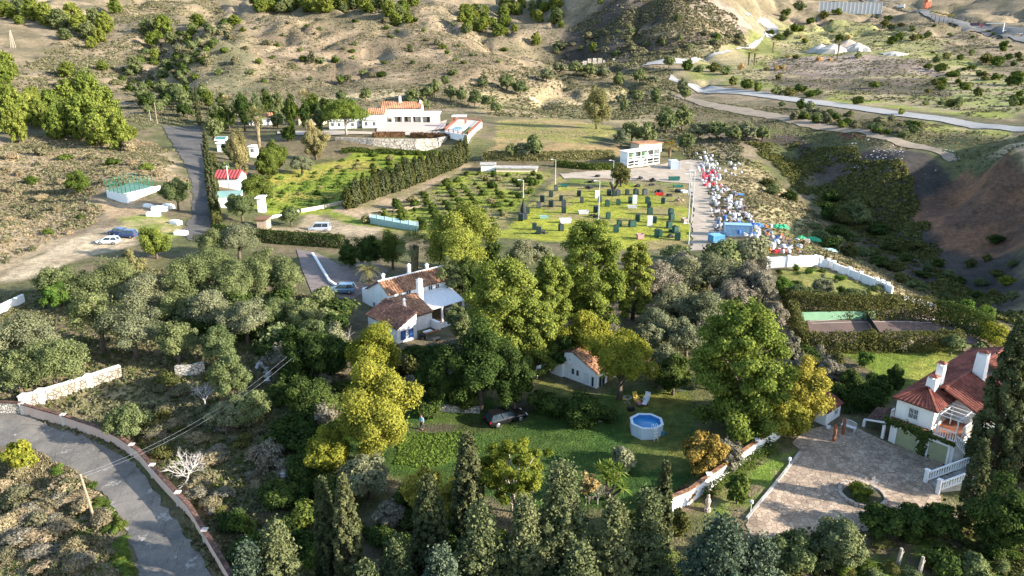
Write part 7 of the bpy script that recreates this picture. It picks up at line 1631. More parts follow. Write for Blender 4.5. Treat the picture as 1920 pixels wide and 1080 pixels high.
# ------------------------------------------------------------------ field of crates
CRATE_G = mat('dark_green_crate', (.013, .034, .03), (.010, .024, .022), 1.2, .6); CRATE_T = mat('green_crate', (.014, .062, .046), (.010, .042, .033), 1.2, .6); CRATE_K = mat('grey_crate', (.07, .08, .09), (.04, .05, .055), 1.2, .6)
def make_crate(m, fill=True):
    e = empty('crate', (0, 0, 0)); mb = MB(); s_ = .48; zt_ = 1.5
    for sx in (-1, 1): mb.box(sx * s_ - .05, sx * s_ + .05, -s_ - .05, s_ + .05, .08, zt_); mb.box(-s_ + .05, s_ - .05, sx * s_ - .05, sx * s_ + .05, .08, zt_)
    mb.box(-s_ + .05, s_ - .05, -s_ + .05, s_ - .05, .08, .2)
    for x in (-.4, 0, .4): mb.box(x - .06, x + .06, -s_, s_, -.12, .08)
    for z in (.35, .75, 1.15):
        mb.box(-s_ - .08, s_ + .08, -s_ - .08, -s_ - .052, z - .05, z + .05); mb.box(s_ + .052, s_ + .08, -s_, s_, z - .05, z + .05)
    mb.build('box', m, e)
    if fill:
        r = np.random.default_rng(5); mb = MB()
        for k in range(9): q = Matrix.Rotation(r.uniform(0, 3), 3, 'Z') @ Matrix.Rotation(r.uniform(-.6, .6), 3, 'X'); mb.obox((r.uniform(-.28, .28), r.uniform(-.28, .28), r.uniform(1.25, 1.6)), (.2, .13, .1), q)
        mb.build('load', mat('dark_load', (.05, .045, .05), (.03, .03, .03), 3, .9), e)
    return e
CR = [(330, 352), (292, 398), (228, 435), (200, 480), (293, 472), (368, 428), (388, 469), (388, 518), (503, 392), (523, 442), (115, 520), (68, 575), (658, 437), (628, 515), (715, 468), (797, 457), (727, 386), (765, 390), (797, 388), (863, 382), (928, 383), (995, 384), (1015, 445), (1027, 473), (1033, 527), (1132, 447), (942, 578), (1068, 592), (1190, 535), (1195, 570), (803, 618), (893, 622), (780, 662), (1177, 631), (1223, 668), (1085, 698), (1240, 722), (168, 642), (368, 652), (100, 565), (720, 560), (885, 440), (912, 620), (1105, 695), (200, 675)]
protos = {}
for i, (zx, zy) in enumerate(CR):
    p = G(960 + zx / 4, 270 + zy / 4) + Vector((0, 0, .1)); kind = 'T' if (zx > 690 and zy > 430) else ('K' if i % 3 == 0 else 'G')
    lab = {'T': 'bright green crate standing on the lower right part of the grass field', 'G': 'dark green crate standing on the upper left part of the grass field', 'K': 'dark grey crate standing on the grass field'}[kind]
    if kind not in protos:
        e = make_crate({'T': CRATE_T, 'G': CRATE_G, 'K': CRATE_K}[kind]); tag(e, lab, 'crate', 'crates on the grass field'); protos[kind] = e; e.location = p; e.rotation_euler.z = .1
    else: copy_tree(protos[kind], p, random.uniform(-.3, .4), lab, 'crates on the grass field', scale=(random.uniform(.9, 1.1),) * 3)
def board(px, py, w_, h, lab, m=FRAME):
    p = G(px, py); e = empty('panel', p, random.uniform(-.2, .2), lab, 'panel'); mb = MB(); mb.box(-w_ / 2, w_ / 2, -.35, .35, 0, h); mb.build('box', m, e); mb = MB(); mb.box(-w_ / 2 + .12, w_ / 2 - .12, -.36, -.352, .25, h - .2); mb.build('door', WPL, e)
board(1119.5, 371, 1.1, 2.0, 'tall white cabinet in the upper middle of the grass field'); board(1190, 382, 1.2, 2.3, 'tall white cabinet between two rows of crates on the grass field'); board(1218, 424, 1.2, 2.4, 'tall white cabinet in the lower right part of the grass field')
def trough(px, py, L, w_, h, rz, m, lab, cat='trough'):
    e = empty('trough', G(px, py) + Vector((0, 0, .05)), rz, lab, cat); mb = MB(); P = []
    for s_, z in ((.85, 0), (1.0, h)): P += [(-L / 2 * s_, -w_ / 2 * s_, z), (L / 2 * s_, -w_ / 2 * s_, z), (L / 2 * s_, w_ / 2 * s_, z), (-L / 2 * s_, w_ / 2 * s_, z)]
    mb.add(P, [(0, 3, 2, 1), (0, 1, 5, 4), (1, 2, 6, 5), (2, 3, 7, 6), (3, 0, 4, 7)]); I = [(x * .92, y * .88, z + (.1 if z < .1 else 0)) for x, y, z in P]; mb.add(I, [(0, 1, 2, 3), (0, 4, 5, 1), (1, 5, 6, 2), (2, 6, 7, 3), (3, 7, 4, 0)]); mb.build('tub', m, e)
    mb = MB(); [mb.bar((-L / 2, s_ * w_ / 2, h + .03), (L / 2, s_ * w_ / 2, h + .03), .08) for s_ in (-1, 1)]; [mb.bar((s_ * L / 2, -w_ / 2, h + .03), (s_ * L / 2, w_ / 2, h + .03), .08) for s_ in (-1, 1)]; mb.build('rim', m, e)
TEAL = mat('teal_steel', (.02, .12, .10), (.015, .09, .08), .8, .5); REDP = mat('red_plastic', (.5, .03, .02), (.4, .02, .02), 2, .5); LGREY = mat('light_grey', (.42, .43, .44), (.34, .35, .36), 2, .6); DKH = mat('dark_heap', (.045, .045, .045), (.03, .03, .03), 2, .9)
for zx, zy, L, w_, h, rz, m, lab in ((1215, 276, 4.0, 2.0, 1.4, 0, TEAL, 'teal skip at the top right of the grass field'), (1245, 326, 3.6, 1.4, .7, .1, TEAL, 'low teal trough below the teal skip'), (1105, 385, 2.8, 1.0, .7, 0, REDP, 'red tub on the grass field'), (535, 525, 3.2, 1.5, 1.0, .1, LGREY, 'grey trailer tub left of the lamp post on the field'), (240, 560, 2.6, 1.2, .8, 0, mat('mint_tub', (.25, .42, .36), (.2, .34, .3), 2, .6), 'mint green tub low on the left of the field'), (400, 592, 3.2, 1.6, 1.2, .1, WPL, 'white tub beside the dark topped pine'), (900, 482, 3.0, 1.0, .8, 0, LGREY, 'grey double tub in the middle of the field'), (1300, 588, 2.2, 1.8, 1.2, .4, mat('brown_tub', (.32, .25, .22), (.25, .2, .17), 2, .8), 'brown cart body at the foot of the lamp posts'), (960, 712, 1.8, 1.5, 1.3, .2, mat('pink_bin', (.42, .24, .22), (.34, .19, .17), 2, .8), 'pinkish bin at the lower edge of the field'), (390, 320, 2.6, 1.2, .8, 0, TEAL, 'dark green tub at the upper left of the field'), (1205, 660, 2.2, .9, .6, 0, CRATE_T, 'low green tub beside the last crates'), (1290, 365, 2.0, 1.5, .7, .5, WPL, 'white tub at the edge of the dirt road')):
    trough(960 + zx / 4, 270 + zy / 4, L * .85, w_ * .8, h * .8, rz, m, lab)
def heap(px, py, L, w_, h, m, lab, n_=26, seed=0, cat='heap', name='heap'):
    r = np.random.default_rng(seed + 11); mb = MB()
    for k in range(n_):
        x, y = r.normal(0, .3) * L / 2, r.normal(0, .3) * w_ / 2; q = Matrix.Rotation(r.uniform(0, 3), 3, 'Z') @ Matrix.Rotation(r.uniform(-.7, .7), 3, 'X')
        mb.obox((x, y, max(.05, h * r.uniform(0, 1) * (1 - abs(2 * x / L)))), (r.uniform(.15, .5), r.uniform(.1, .3), r.uniform(.06, .2)), q)
    o = mb.build(name, m, None, G(px, py)); tag(o, lab, cat); return o
for i, (zx, zy, L, w_, h, lab) in enumerate(((575, 335, 3.5, 2, 1.2, 'dark heap of scrap at the upper left of the field'), (640, 250, 3, 2, .9, 'dark heap left of the round clipped tree'), (960, 268, 3.4, 2, 1.0, 'dark heap right of the round clipped tree'), (1052, 282, 4.5, 2, 1.1, 'long dark heap left of the teal skip'), (940, 322, 2.6, 1.6, .8, 'dark low heap below the round clipped tree'), (1100, 362, 3.4, 1.6, .9, 'dark heap behind the red tub'), (1180, 392, 3.0, 1.6, .9, 'dark heap right of the red tub'), (1240, 358, 2.2, 1.6, .9, 'small dark heap below the teal trough'), (595, 290, 3.0, 2.0, .7, 'flat dark heap in the shade of the round clipped tree'), (215, 672, 4.5, 1.8, 1.0, 'long dark heap at the lower left of the field'), (1190, 700, 2.0, 1.2, .6, 'small grey heap at the lower edge of the field'), (610, 548, 4, 1.5, .8, 'grey heap above the dark topped pine'), (1050, 310, 2, 1.4, .6, 'little grey heap in the upper right of the field'))):
    heap(960 + zx / 4, 270 + zy / 4, L, w_, h, DKH, lab, seed=i)
heap(1273, 378, 3.2, 1.8, 1.1, OLD_WOOD, 'heap of pale wooden boards at the right of the field', seed=40); heap(1120, 318, 6, 2, .8, OLD_WOOD, 'pile of old timber left of the stable', seed=41)
# dark knotted trunk sculpture by the lamp post
mb = MB(); mb.tube([(0, 0, -.2), (-.5, 0, 1.6), (-1.2, 0, 3.0)], [.5, .4, .3], 7); mb.tube([(0, 0, .8), (.7, 0, 2.2), (1.5, .2, 2.9)], [.4, .3, .2], 7); o = mb.build('dead_trunk', mat('black_bark', (.025, .022, .02), (.015, .015, .014), 2, .95), None, G(1151, 361)); tag(o, 'black forked dead trunk at the foot of the upper lamp post', 'trunk')
mb = MB(); mb.lathe([(.75, 0), (.7, 1.6), (.35, 2.6), (.1, 4.2)], 8); o = mb.build('covered_machine', mat('black_sheet', (.03, .03, .03), (.02, .02, .02), 2, .8), None, G(981, 402)); tag(o, 'black sheeted machine at the foot of the leftmost lamp post', 'machine')
# lamp posts
for px, base, top, lab in ((1041, 356, 302, 'thin lamp post at the top left corner of the field'), (981, 402, 340, 'thin lamp post at the left edge of the field'), (1149, 345, 303, 'thin lamp post in front of the round clipped tree'), (1122, 412, 342, 'lamp post with a curved arm in the middle of the field'), (1290, 418, 330, 'left one of the close lamp posts on the right edge of the field'), (1296, 418, 324, 'right one of the close lamp posts on the right edge of the field'), (1291, 366, 308, 'thin lamp post near the teal skip'), (1291, 458, 420, 'lamp post at the lower right corner of the field')):
    p = G(px, base); h = (base - top) * depth(p) / FPX / .96; e = empty('lamp_post', p, 0, lab, 'lamp post'); mb = MB(); mb.tube([(0, 0, -.3), (0, 0, h * .5), (0, 0, h)], [.14, .11, .08], 6); mb.build('pole', LGREY, e); mb = MB(); mb.bar((0, 0, h), (-.9, -.2, h + .15), .07); mb.build('arm', LGREY, e); mb = MB(); mb.obox((-1.1, -.25, h + .15), (.35, .16, .08), Matrix.Identity(3)); mb.build('lamp_head', FRAME, e)
# shipping containers
def container(pa, pb, z, label, m, wd=2.44, h=2.6, rib=.28):
    a, b = PZ(*pa, z), PZ(*pb, z); L = float(np.hypot(*(b - a)[:2])); o, ya = fr((a[0], a[1], h1(a[0], a[1]) + .1), (b - a)[:2]); e = empty('shipping_container', o, ya, label, 'container'); mb = MB()
    mb.box(.08, L - .08, .05, wd - .05, .12, h - .06); k = int(L / rib)
    for i in range(k):
        x = .1 + (L - .2) * (i + .5) / k; mb.box(x - rib * .28, x + rib * .28, 0, wd, .16, h - .1)
    for i in range(int(wd / rib)): y = .1 + (wd - .2) * (i + .5) / int(wd / rib); mb.box(0, L, y - rib * .28, y + rib * .28, .16, h - .1)
    mb.build('body', m, e); mb = MB()
    for x in (0, L):
        for y in (0, wd): mb.box(x - .07, x + .07, y - .07, y + .07, 0, h)
    for y in (0, wd):
        for zz_ in (.06, h - .06): mb.bar((.07, y, zz_), (L - .07, y, zz_), .12)
    mb.build('frame', m, e); return e
container((1357, 445), (1409, 447), -2, 'blue shipping container in the junk heap', paint('container_blue', (.20, .34, .50), 0)); container((1258, 318), (1274, 318), -1.8, 'short pale striped container beside the dirt road', paint('container_pale', (.50, .56, .62), 0), wd=5)
container((1337, 462), (1357, 460), -2, 'small blue and orange open container at the bottom of the junk heap', paint('container_bright_blue', (.10, .30, .50), 0), wd=2, h=1.6)
# junk heap along the dirt road: every bag, bin and pallet
BAG = mat('white_bag', (.56, .56, .57), (.40, .39, .39), 1.5, .8); BAGR = mat('red_bag', (.58, .06, .09), (.48, .05, .07), 1.5, .8); BAGG = mat('grey_bag', (.36, .36, .38), (.26, .26, .28), 1.5, .8); TARP = mat('green_tarp', (.02, .30, .13), (.015, .22, .1), 1.5, .6); BLU = mat('blue_sheet', (.04, .14, .42), (.03, .1, .33), 1.5, .6); ORA = mat('orange_scrap', (.42, .17, .05), (.33, .13, .04), 1.5, .8); SCR = mat('scrap_brown', (.20, .14, .12), (.13, .10, .09), 1.5, .9); MINT = mat('mint_sheet', (.30, .45, .41), (.24, .37, .33), 1.5, .6)
def bag_mesh():
    mb = MB(); n_ = 10; prof = [(.40, 0), (.55, .15), (.60, .5), (.55, .85), (.40, 1.02), (.12, 1.05)]
    for rr, z in prof:
        for j in range(n_):
            a = 2 * math.pi * j / n_; k = rr * (1 + .12 * math.cos(4 * a)); mb.v.append((k * math.cos(a), k * math.sin(a), z + .05 * math.sin(3 * a + z * 5)))
    for i in range(len(prof) - 1):
        for j in range(n_): mb.f.append([i * n_ + j, i * n_ + (j + 1) % n_, (i + 1) * n_ + (j + 1) % n_, (i + 1) * n_ + j]); mb.mi.append(0)
    mb.f.append([(len(prof) - 1) * n_ + j for j in range(n_)]); mb.mi.append(0)
    for s_ in ((.3, .3), (-.3, .3), (.3, -.3), (-.3, -.3)): mb.tube([(s_[0], s_[1], .95), (s_[0] * 1.3, s_[1] * 1.3, 1.2), (s_[0] * .8, s_[1] * 1.2, 1.0)], .035, 4)
    return mb
def scrap_mesh(seed):
    r = np.random.default_rng(seed); mb = MB()
    for k in range(7): q = Matrix.Rotation(r.uniform(0, 3), 3, 'Z') @ Matrix.Rotation(r.uniform(-.5, .5), 3, 'Y'); mb.obox((r.uniform(-.5, .5), r.uniform(-.4, .4), r.uniform(.1, .7)), (r.uniform(.15, .55), r.uniform(.1, .4), r.uniform(.04, .25)), q)
    return mb
def pallet_mesh():
    mb = MB()
    for k in range(4):
        z = .16 * k
        for x in (-.5, 0, .5): mb.box(x - .05, x + .05, -.5, .5, z, z + .09)
        for i in range(6): y = -.45 + .18 * i; mb.box(-.6, .6, y - .06, y + .06, z + .092, z + .13)
    return mb
def drum_mesh():
    mb = MB(); mb.lathe([(.42, 0), (.44, .03), (.44, .4), (.46, .43), (.44, .46), (.44, .95), (.40, .97)], 12); return mb
def mdata(mb, m, nm):
    o = mb.build(nm, m); me = o.data; bpy.data.objects.remove(o); return me
KJ = {'white bag': ('bulk_bag', mdata(bag_mesh(), BAG, 'bulk_bag')), 'red bag': ('bulk_bag', mdata(bag_mesh(), BAGR, 'bulk_bag')), 'grey bag': ('bulk_bag', mdata(bag_mesh(), BAGG, 'bulk_bag')), 'scrap': ('scrap_bundle', mdata(scrap_mesh(1), SCR, 'scrap_bundle')), 'pale scrap': ('scrap_bundle', mdata(scrap_mesh(2), BAG, 'scrap_bundle')), 'orange scrap': ('scrap_bundle', mdata(scrap_mesh(3), ORA, 'scrap_bundle')), 'pallets': ('pallet_stack', mdata(pallet_mesh(), OLD_WOOD, 'pallet_stack')), 'drum': ('oil_drum', mdata(drum_mesh(), BLU, 'oil_drum')), 'grey scrap': ('scrap_bundle', mdata(scrap_mesh(4), LGREY, 'scrap_bundle'))}
JL = {'white bag': 'bulging white bulk bag in the junk heap along the dirt road', 'red bag': 'bulging red bulk bag in the upper part of the junk heap', 'grey bag': 'bulging grey bulk bag in the junk heap along the dirt road', 'scrap': 'bundle of brown scrap in the junk heap', 'pale scrap': 'bundle of pale boards in the junk heap', 'orange scrap': 'bundle of orange rusty scrap in the junk heap', 'pallets': 'small stack of wooden pallets in the junk heap', 'drum': 'blue drum standing in the junk heap', 'grey scrap': 'bundle of grey metal scrap in the junk heap'}
def junk(kind, px, py, s_=1.0, dz=0):
    nm, me = KJ[kind]; o = bpy.data.objects.new(nm, me); COL.objects.link(o); p = G(px, py); o.location = p + Vector((0, 0, dz - .05)); o.rotation_euler.z = random.uniform(0, 6.28); o.scale = (s_, s_, s_ * random.uniform(.8, 1.15))
    tag(o, JL[kind], {'bulk_bag': 'bag', 'scrap_bundle': 'scrap', 'pallet_stack': 'pallets', 'oil_drum': 'drum'}[nm], 'junk heap: ' + kind + 's')
rj = random.Random(12)
for band, n_, kinds in (([(1303, 290), (1335, 290), (1350, 322), (1310, 318)], 44, ['white bag', 'white bag', 'grey bag', 'pale scrap']), ([(1302, 320), (1348, 322), (1352, 352), (1318, 350)], 66, ['red bag', 'white bag', 'red bag', 'white bag', 'grey bag']), ([(1325, 352), (1362, 350), (1402, 385), (1410, 415), (1336, 420), (1330, 380)], 175, ['white bag', 'grey bag', 'scrap', 'pale scrap', 'grey scrap', 'scrap', 'white bag', 'pallets', 'scrap']), ([(1336, 418), (1412, 412), (1440, 425), (1470, 450), (1520, 460), (1500, 478), (1430, 480), (1412, 448), (1345, 440)], 150, ['grey bag', 'scrap', 'pale scrap', 'orange scrap', 'white bag', 'drum', 'pallets', 'scrap', 'grey scrap']), ([(1350, 300), (1385, 310), (1400, 330), (1355, 330)], 10, ['pale scrap', 'white bag'])):
    k = 0
    while k < n_:
        px, py = rj.uniform(1300, 1530), rj.uniform(285, 485)
        if in_poly(np.array([px]), np.array([py]), band)[0]: junk(rj.choice(kinds), px, py, rj.uniform(.5, 1.0), rj.choice([0, 0, .4, .8])); k += 1
def tarp(px, py, w_, h, m, lab):
    r = np.random.default_rng(int(px)); mb = MB(); n_ = 8
    for i in range(n_ + 1):
        for j in range(n_ + 1):
            x, y = i / n_ * 2 - 1, j / n_ * 2 - 1; mb.v.append((x * w_ / 2, y * w_ * .4, h * .62 * max(0, 1 - (x * x + y * y) * .6) * r.uniform(.55, 1.25) + .2 * r.random()))
    for i in range(n_):
        for j in range(n_): mb.f.append([i * 9 + j, i * 9 + j + 1, i * 9 + 10 + j, i * 9 + 9 + j]); mb.mi.append(0)
    o = mb.build('tarpaulin', m, None, G(px, py)); tag(o, lab, 'tarpaulin')
tarp(1462, 428, 4, 1.4, TARP, 'bright green tarpaulin at the back of the junk heap'); tarp(1522, 452, 4, 1.4, TARP, 'bright green tarpaulin at the right end of the junk heap'); tarp(1500, 448, 2.6, 1.0, TARP, 'small green tarpaulin between two larger ones'); tarp(1550, 470, 4, .4, MINT, 'pale mint sheet lying on the slope right of the junk heap'); tarp(1382, 366, 3.5, .8, BLU, 'blue tarpaulin on the edge of the slope'); tarp(1352, 440, 4.5, .8, LGREY, 'pale grey sheet left of the blue shipping container'); tarp(1418, 425, 3.5, 1.2, BLU, 'blue sheet behind the blue shipping container'); tarp(1462, 473, 3, .8, REDP, 'red sheet at the lower right of the junk heap'); tarp(1376, 314, 3, .8, DKH, 'dark sheet over a heap at the edge of the slope')

# ------------------------------------------------------------------ padel court, pergola nets, poles
e = empty('padel_court', (0, 0, 0), 0, 'small white walled court with green fence posts on the left slope', 'court')
zc = max(G(*p).z for p in ((199, 358), (287, 350), (250, 343))) + .2; q = [PZ(*p, zc) for p in ((199, 358), (237, 366), (287, 350), (250, 343))]
mb = MB(); mb.prism([(p[0], p[1]) for p in q], -.5, zc + .1); mb.build('base', WHITE2, e)
mb = MB(); mb.prism([(p[0] * .98 + q[2][0] * .02, p[1] * .99 + q[2][1] * .01) for p in q], zc + .104, zc + .15); mb.build('floor', mat('court_floor', (.12, .22, .17), (.1, .18, .14), 1, .8), e)
mb = MB()
for a, b, n_ in ((q[0], q[1], 5), (q[1], q[2], 6), (q[2], q[3], 5), (q[3], q[0], 6)):
    for k in range(n_): p = a + (b - a) * k / n_; mb.box(p[0] - .07, p[0] + .07, p[1] - .07, p[1] + .07, zc, zc + 2.6)
    mb.bar((a[0], a[1], zc + 2.55), (b[0], b[1], zc + 2.55), .07); mb.bar((a[0], a[1], zc + 1.3), (b[0], b[1], zc + 1.3), .05)
mb.build('fence', GREEN_M, e)
mb = MB(); a, b = PZ(237, 388, 1.5), PZ(303, 372, 1.5); mb.bar((a[0], a[1], zc - 1.2), (b[0], b[1], zc - 1.2), .6, 2.8); mb.build('wall', WHITE2, e)
for px, py, s_, lab in ((288, 405, 1.3, 'white box on the grass below the court'), (300, 395, 1.6, 'white low tank below the court'), (316, 390, 1.3, 'white box left of the olive by the court'), (330, 420, 1.2, 'white slab beside the farm road'), (340, 440, 1.2, 'white slab at the farm road corner'), (278, 388, 1.0, 'white box under the court wall')):
    mb = MB(); mb.box(-s_, s_, -s_ * .6, s_ * .6, -.2, .55 * s_); mb.box(-s_ * .9, s_ * .5, -s_ * .5, s_ * .5, .55 * s_ + .003, .7 * s_); o = mb.build('white_box', WHITE2, None, G(px, py), random.uniform(-.5, .5)); tag(o, lab, 'box')
e = empty('greenhouse', (0, 0, 0), 0, 'long low greenhouse sheeted in pale green below the slanting row', 'greenhouse'); q = [PZ(*p, -1.6) for p in ((694, 409), (784, 424), (784, 432), (694, 415))]
mb = MB(); mb.prism([(p[0], p[1]) for p in q[::-1]], -2.5, -.6); mb.build('cover', MINT, e); mb = MB()
for k in range(7): a = q[0] + (q[1] - q[0]) * k / 6; b = q[3] + (q[2] - q[3]) * k / 6; mb.bar((a[0], a[1], -.55), (b[0], b[1], -.55), .1)
mb.build('rib', FRAME, e)
for i in range(4):
    a = G(690 + 24 * i, 404 - 2 * i); mb = MB(); mb.bar((0, 0, .8), (6.5, 5.5, .8), .14); [mb.box(x - .07, x + .07, y - .07, y + .07, 0, .8) for x, y in ((.3, .25), (3.2, 2.7), (6.2, 5.2))]; o = mb.build('timber_frame', OLD_WOOD, None, a); tag(o, 'pale timber frame in a row above the greenhouse', 'frame', 'timber frames above the greenhouse')
def pole(px, base, top, lab, m, r0=.12, arm=True, lean=(0, 0)):
    p = G(px, base); h = (base - top) * depth(p) / FPX / .93; e = empty('utility_pole', p, 0, lab, 'pole'); mb = MB(); mb.tube([(0, 0, -.5), (lean[0] * .5, lean[1] * .5, h * .5), (lean[0], lean[1], h)], [r0, r0 * .85, r0 * .7], 7); mb.build('pole', m, e)
    if arm: mb = MB(); mb.bar((lean[0] - .5, lean[1], h - .3), (lean[0] + .5, lean[1], h - .3), .1); mb.build('crossarm', m, e)
    return Vector(p) + Vector((lean[0], lean[1], h))
t1 = pole(178, 975, 884, 'leaning wooden pole on the rough verge inside the road bend', OLD_WOOD, .13, lean=(-.55, .1)); pole(295, 232, 196, 'wooden pole above the top of the farm road', OLD_WOOD, .18); pole(283, 228, 208, 'thin grey pole left of the wooden pole above the farm road', LGREY, .1, False)
t2 = pole(432, 372, 315, 'pair of white poles at the red roofed shed', FRAME, .14)
pe2 = empty('pylon', G(25, 90), 0, 'pale lattice pylon on the hillside at the upper left', 'pylon'); mb = MB(); hh = 12.0
for s_ in ((-1, -1), (1, -1), (1, 1), (-1, 1)): mb.bar((s_[0] * 1.2, s_[1] * 1.2, -1), (s_[0] * .25, s_[1] * .25, hh), .28)
mb.build('leg', PALE_BARK, pe2); mb = MB()
for k in range(7):
    z = hh * k / 7; a = 1.2 - .95 * z / hh; b = 1.2 - .95 * (z + hh / 7) / hh; mb.bar((-a, -a, z), (b, -b, z + hh / 7), .16); mb.bar((a, -a, z), (-b, -b, z + hh / 7), .16)
mb.bar((-2, 0, hh - 1), (2, 0, hh - 1), .2); mb.build('brace', PALE_BARK, pe2)
for k, off in enumerate((-.4, .4)):
    a = t1 + Vector((off, 0, -.25)); b = PZ(560, 655, 5.5); b = Vector(b) + Vector((off, 0, 0)); mb = MB(); mb.tube([a.lerp(b, i / 12) + Vector((0, 0, -1.6 * 4 * (i / 12) * (1 - i / 12))) for i in range(13)], .008, 4); o = mb.build('overhead_wire', METAL); tag(o, ('nearer' if k else 'farther') + ' of the two overhead wires running from the leaning pole', 'wire')

# ------------------------------------------------------------------ palms and yuccas
def blades(r, n_, L, wd, elev, droop, c=(0, 0, 0)):
    C = []; F = []
    for k in range(n_):
        a = 2 * math.pi * (k + r.random()) / n_; el = r.uniform(*elev); d = Vector((math.cos(a) * math.cos(el), math.sin(a) * math.cos(el), math.sin(el))); s_ = Vector((-math.sin(a), math.cos(a), 0)); l = L * r.uniform(.8, 1.15); o = len(C); p = Vector(c)
        C += [p - s_ * wd * .3, p + s_ * wd * .3]; q = p + d * l * .55; C += [q + s_ * wd * .5, q - s_ * wd * .5]; t = p + d * l + Vector((0, 0, -droop * l)); C += [t]
        F += [(o, o + 1, o + 2, o + 3), (o + 3, o + 2, o + 4)]
    return C, F
def tinted(name, C, F, m, parent, r):
    me = bpy.data.meshes.new(name); me.from_pydata([tuple(v) for v in C], [], F); me.materials.append(m); at = me.attributes.new('tint', 'FLOAT', 'FACE'); at.data.foreach_set('value', r.uniform(.1, 1, len(F)).astype(np.float32)); o = bpy.data.objects.new(name, me); COL.objects.link(o); o.parent = parent; return o
def fan_palm(px, base, top, label, skirt=True, lf='euca', rad=2.0, p=None):
    p = p or G(px, base); h = (base - top) * depth(p) / FPX / .95; r = np.random.default_rng(int(px)); e = empty('fan_palm', p, 0, label, 'palm'); hs = h - rad * .7
    mb = MB(); mb.tube([(0, 0, -.4), (.05, 0, hs * .5), (0, 0, hs)], [.42, .36, .3], 8); mb.build('trunk', BARK, e)
    C, F = [], []
    for k in range(34):
        a = k * 2.4; el = r.uniform(-.35, 1.35); c = Vector((math.cos(a) * math.cos(el), math.sin(a) * math.cos(el), math.sin(el))) * rad * .62 + Vector((0, 0, hs)); d = (c - Vector((0, 0, hs))).normalized()
        s_ = d.cross(Vector((0, 0, 1)) if abs(d.z) < .9 else Vector((1, 0, 0))).normalized(); u = s_.cross(d)
        for j in range(9):
            t = (j - 4) / 4 * 1.25; dd = d * math.cos(t) + s_ * math.sin(t); o = len(C); l = rad * .78 * (1 - .1 * abs(t)); w_ = u.cross(dd).normalized() if u.cross(dd).length > .01 else s_; C += [c, c + dd * l * .6 + w_ * .09, c + dd * l + Vector((0, 0, -.18 * l)), c + dd * l * .6 - w_ * .09]; F.append((o, o + 1, o + 2, o + 3))
    tinted('fronds', C, F, lm(lf), e, r)
    if skirt:
        C, F = [], []
        for k in range(420):
            a = r.uniform(0, 6.28); z = hs * r.uniform(.25, 1.0); rr = .35 + .5 * (z / hs); o = len(C); q = Vector((rr * math.cos(a), rr * math.sin(a), z)); s_ = Vector((-math.sin(a), math.cos(a), 0)) * .12; t = Vector((rr * .85 * math.cos(a), rr * .85 * math.sin(a), z - r.uniform(.7, 1.4))); C += [q - s_, q + s_, t]; F.append((o, o + 1, o + 2))
        tinted('dry_skirt', C, F, lm('dry'), e, r)
    return e
fan_palm(779, 522, 442, 'stout fan palm with a thick dry skirt behind the big white house', lf='olive', rad=2.6); fan_palm(489, 300, 212, 'big fan palm with a thick pale trunk above the orchard', rad=3.2); fan_palm(431, 246, 188, 'fan palm at the left of the cottage', rad=2.8, skirt=False); fan_palm(574, 240, 178, 'tall thin fan palm behind the red roofed garage', rad=2.8, skirt=False)
fan_palm(1403, 122, 95, 'left one of two palms beside the quarry road', rad=3.0); fan_palm(1414, 122, 96, 'right one of two palms beside the quarry road', rad=3.0); fan_palm(1570, 110, 80, 'dying palm trunk before the grey gravel heap', rad=2.4); fan_palm(1449, 100, 76, 'palm left of the plateau beside the road bend', rad=3.0); fan_palm(1255, 295, 268, 'dry orange palm at the end of the stable', lf='autumn', rad=2.4)
for i, px in enumerate((1745, 1752, 1760, 1768, 1776, 1784)): fan_palm(px, 42 + i * 1.5, 24 + i * 1.5, 'palm in the clump beside the motorway', rad=2.8, skirt=False)['group'] = 'palms beside the motorway'
def date_palm(px, base, h, Lf, label, lf='dry'):
    p = G(px, base); r = np.random.default_rng(int(px)); e = empty('date_palm', p, 0, label, 'palm'); mb = MB(); mb.tube([(0, 0, -.4), (0, 0, h)], [.4, .34], 8); mb.build('trunk', BARK, e); C, F = [], []
    for k in range(30):
        a = k * 2.4; el = r.uniform(.05, 1.25); pts = []
        for t in np.linspace(0, 1, 10): rr = Lf * t * math.cos(el * (1 - .3 * t)); pts.append(Vector((rr * math.cos(a), rr * math.sin(a), h + Lf * (t * math.sin(el) - .75 * t * t * (1.1 - .3 * math.sin(el))))))
        for j in range(9):
            d = (pts[j + 1] - pts[j]).normalized(); s_ = d.cross(Vector((0, 0, 1))).normalized()
            for sg in (-1, 1):
                for q in (0, .5): o = len(C); c = pts[j].lerp(pts[j + 1], q); l = Lf * .2 * (1 - .5 * j / 9); C += [c - d * .05, c + d * .05, c + s_ * sg * l + d * l * .5 + Vector((0, 0, -.3 * l))]; F.append((o, o + 1, o + 2))
    tinted('fronds', C, F, lm(lf), e, r); return e
date_palm(692, 532, 2.4, 3.2, 'date palm with arching pale fronds at the corner of the forecourt', 'euca'); date_palm(412, 250, 2.0, 2.8, 'young palm at the swimming pool beside the farm road', 'euca')
def yucca(px, base, heads, label):
    p = G(px, base); r = np.random.default_rng(int(px)); e = empty('yucca', p, 0, label, 'plant'); mb = MB(); C, F = [], []
    for x, y, z in heads:
        mb.tube([(0, 0, -.3), (x * .5, y * .5, z * .55), (x, y, z)], [.2, .15, .11], 6); c, f = blades(r, 46, 1.05, .12, (-.5, 1.5), .12, (x, y, z)); o = len(C); C += c; F += [tuple(i + o for i in q) for q in f]
    mb.build('trunk', BARK, e); tinted('leaves', C, F, lm('bright'), e, r)
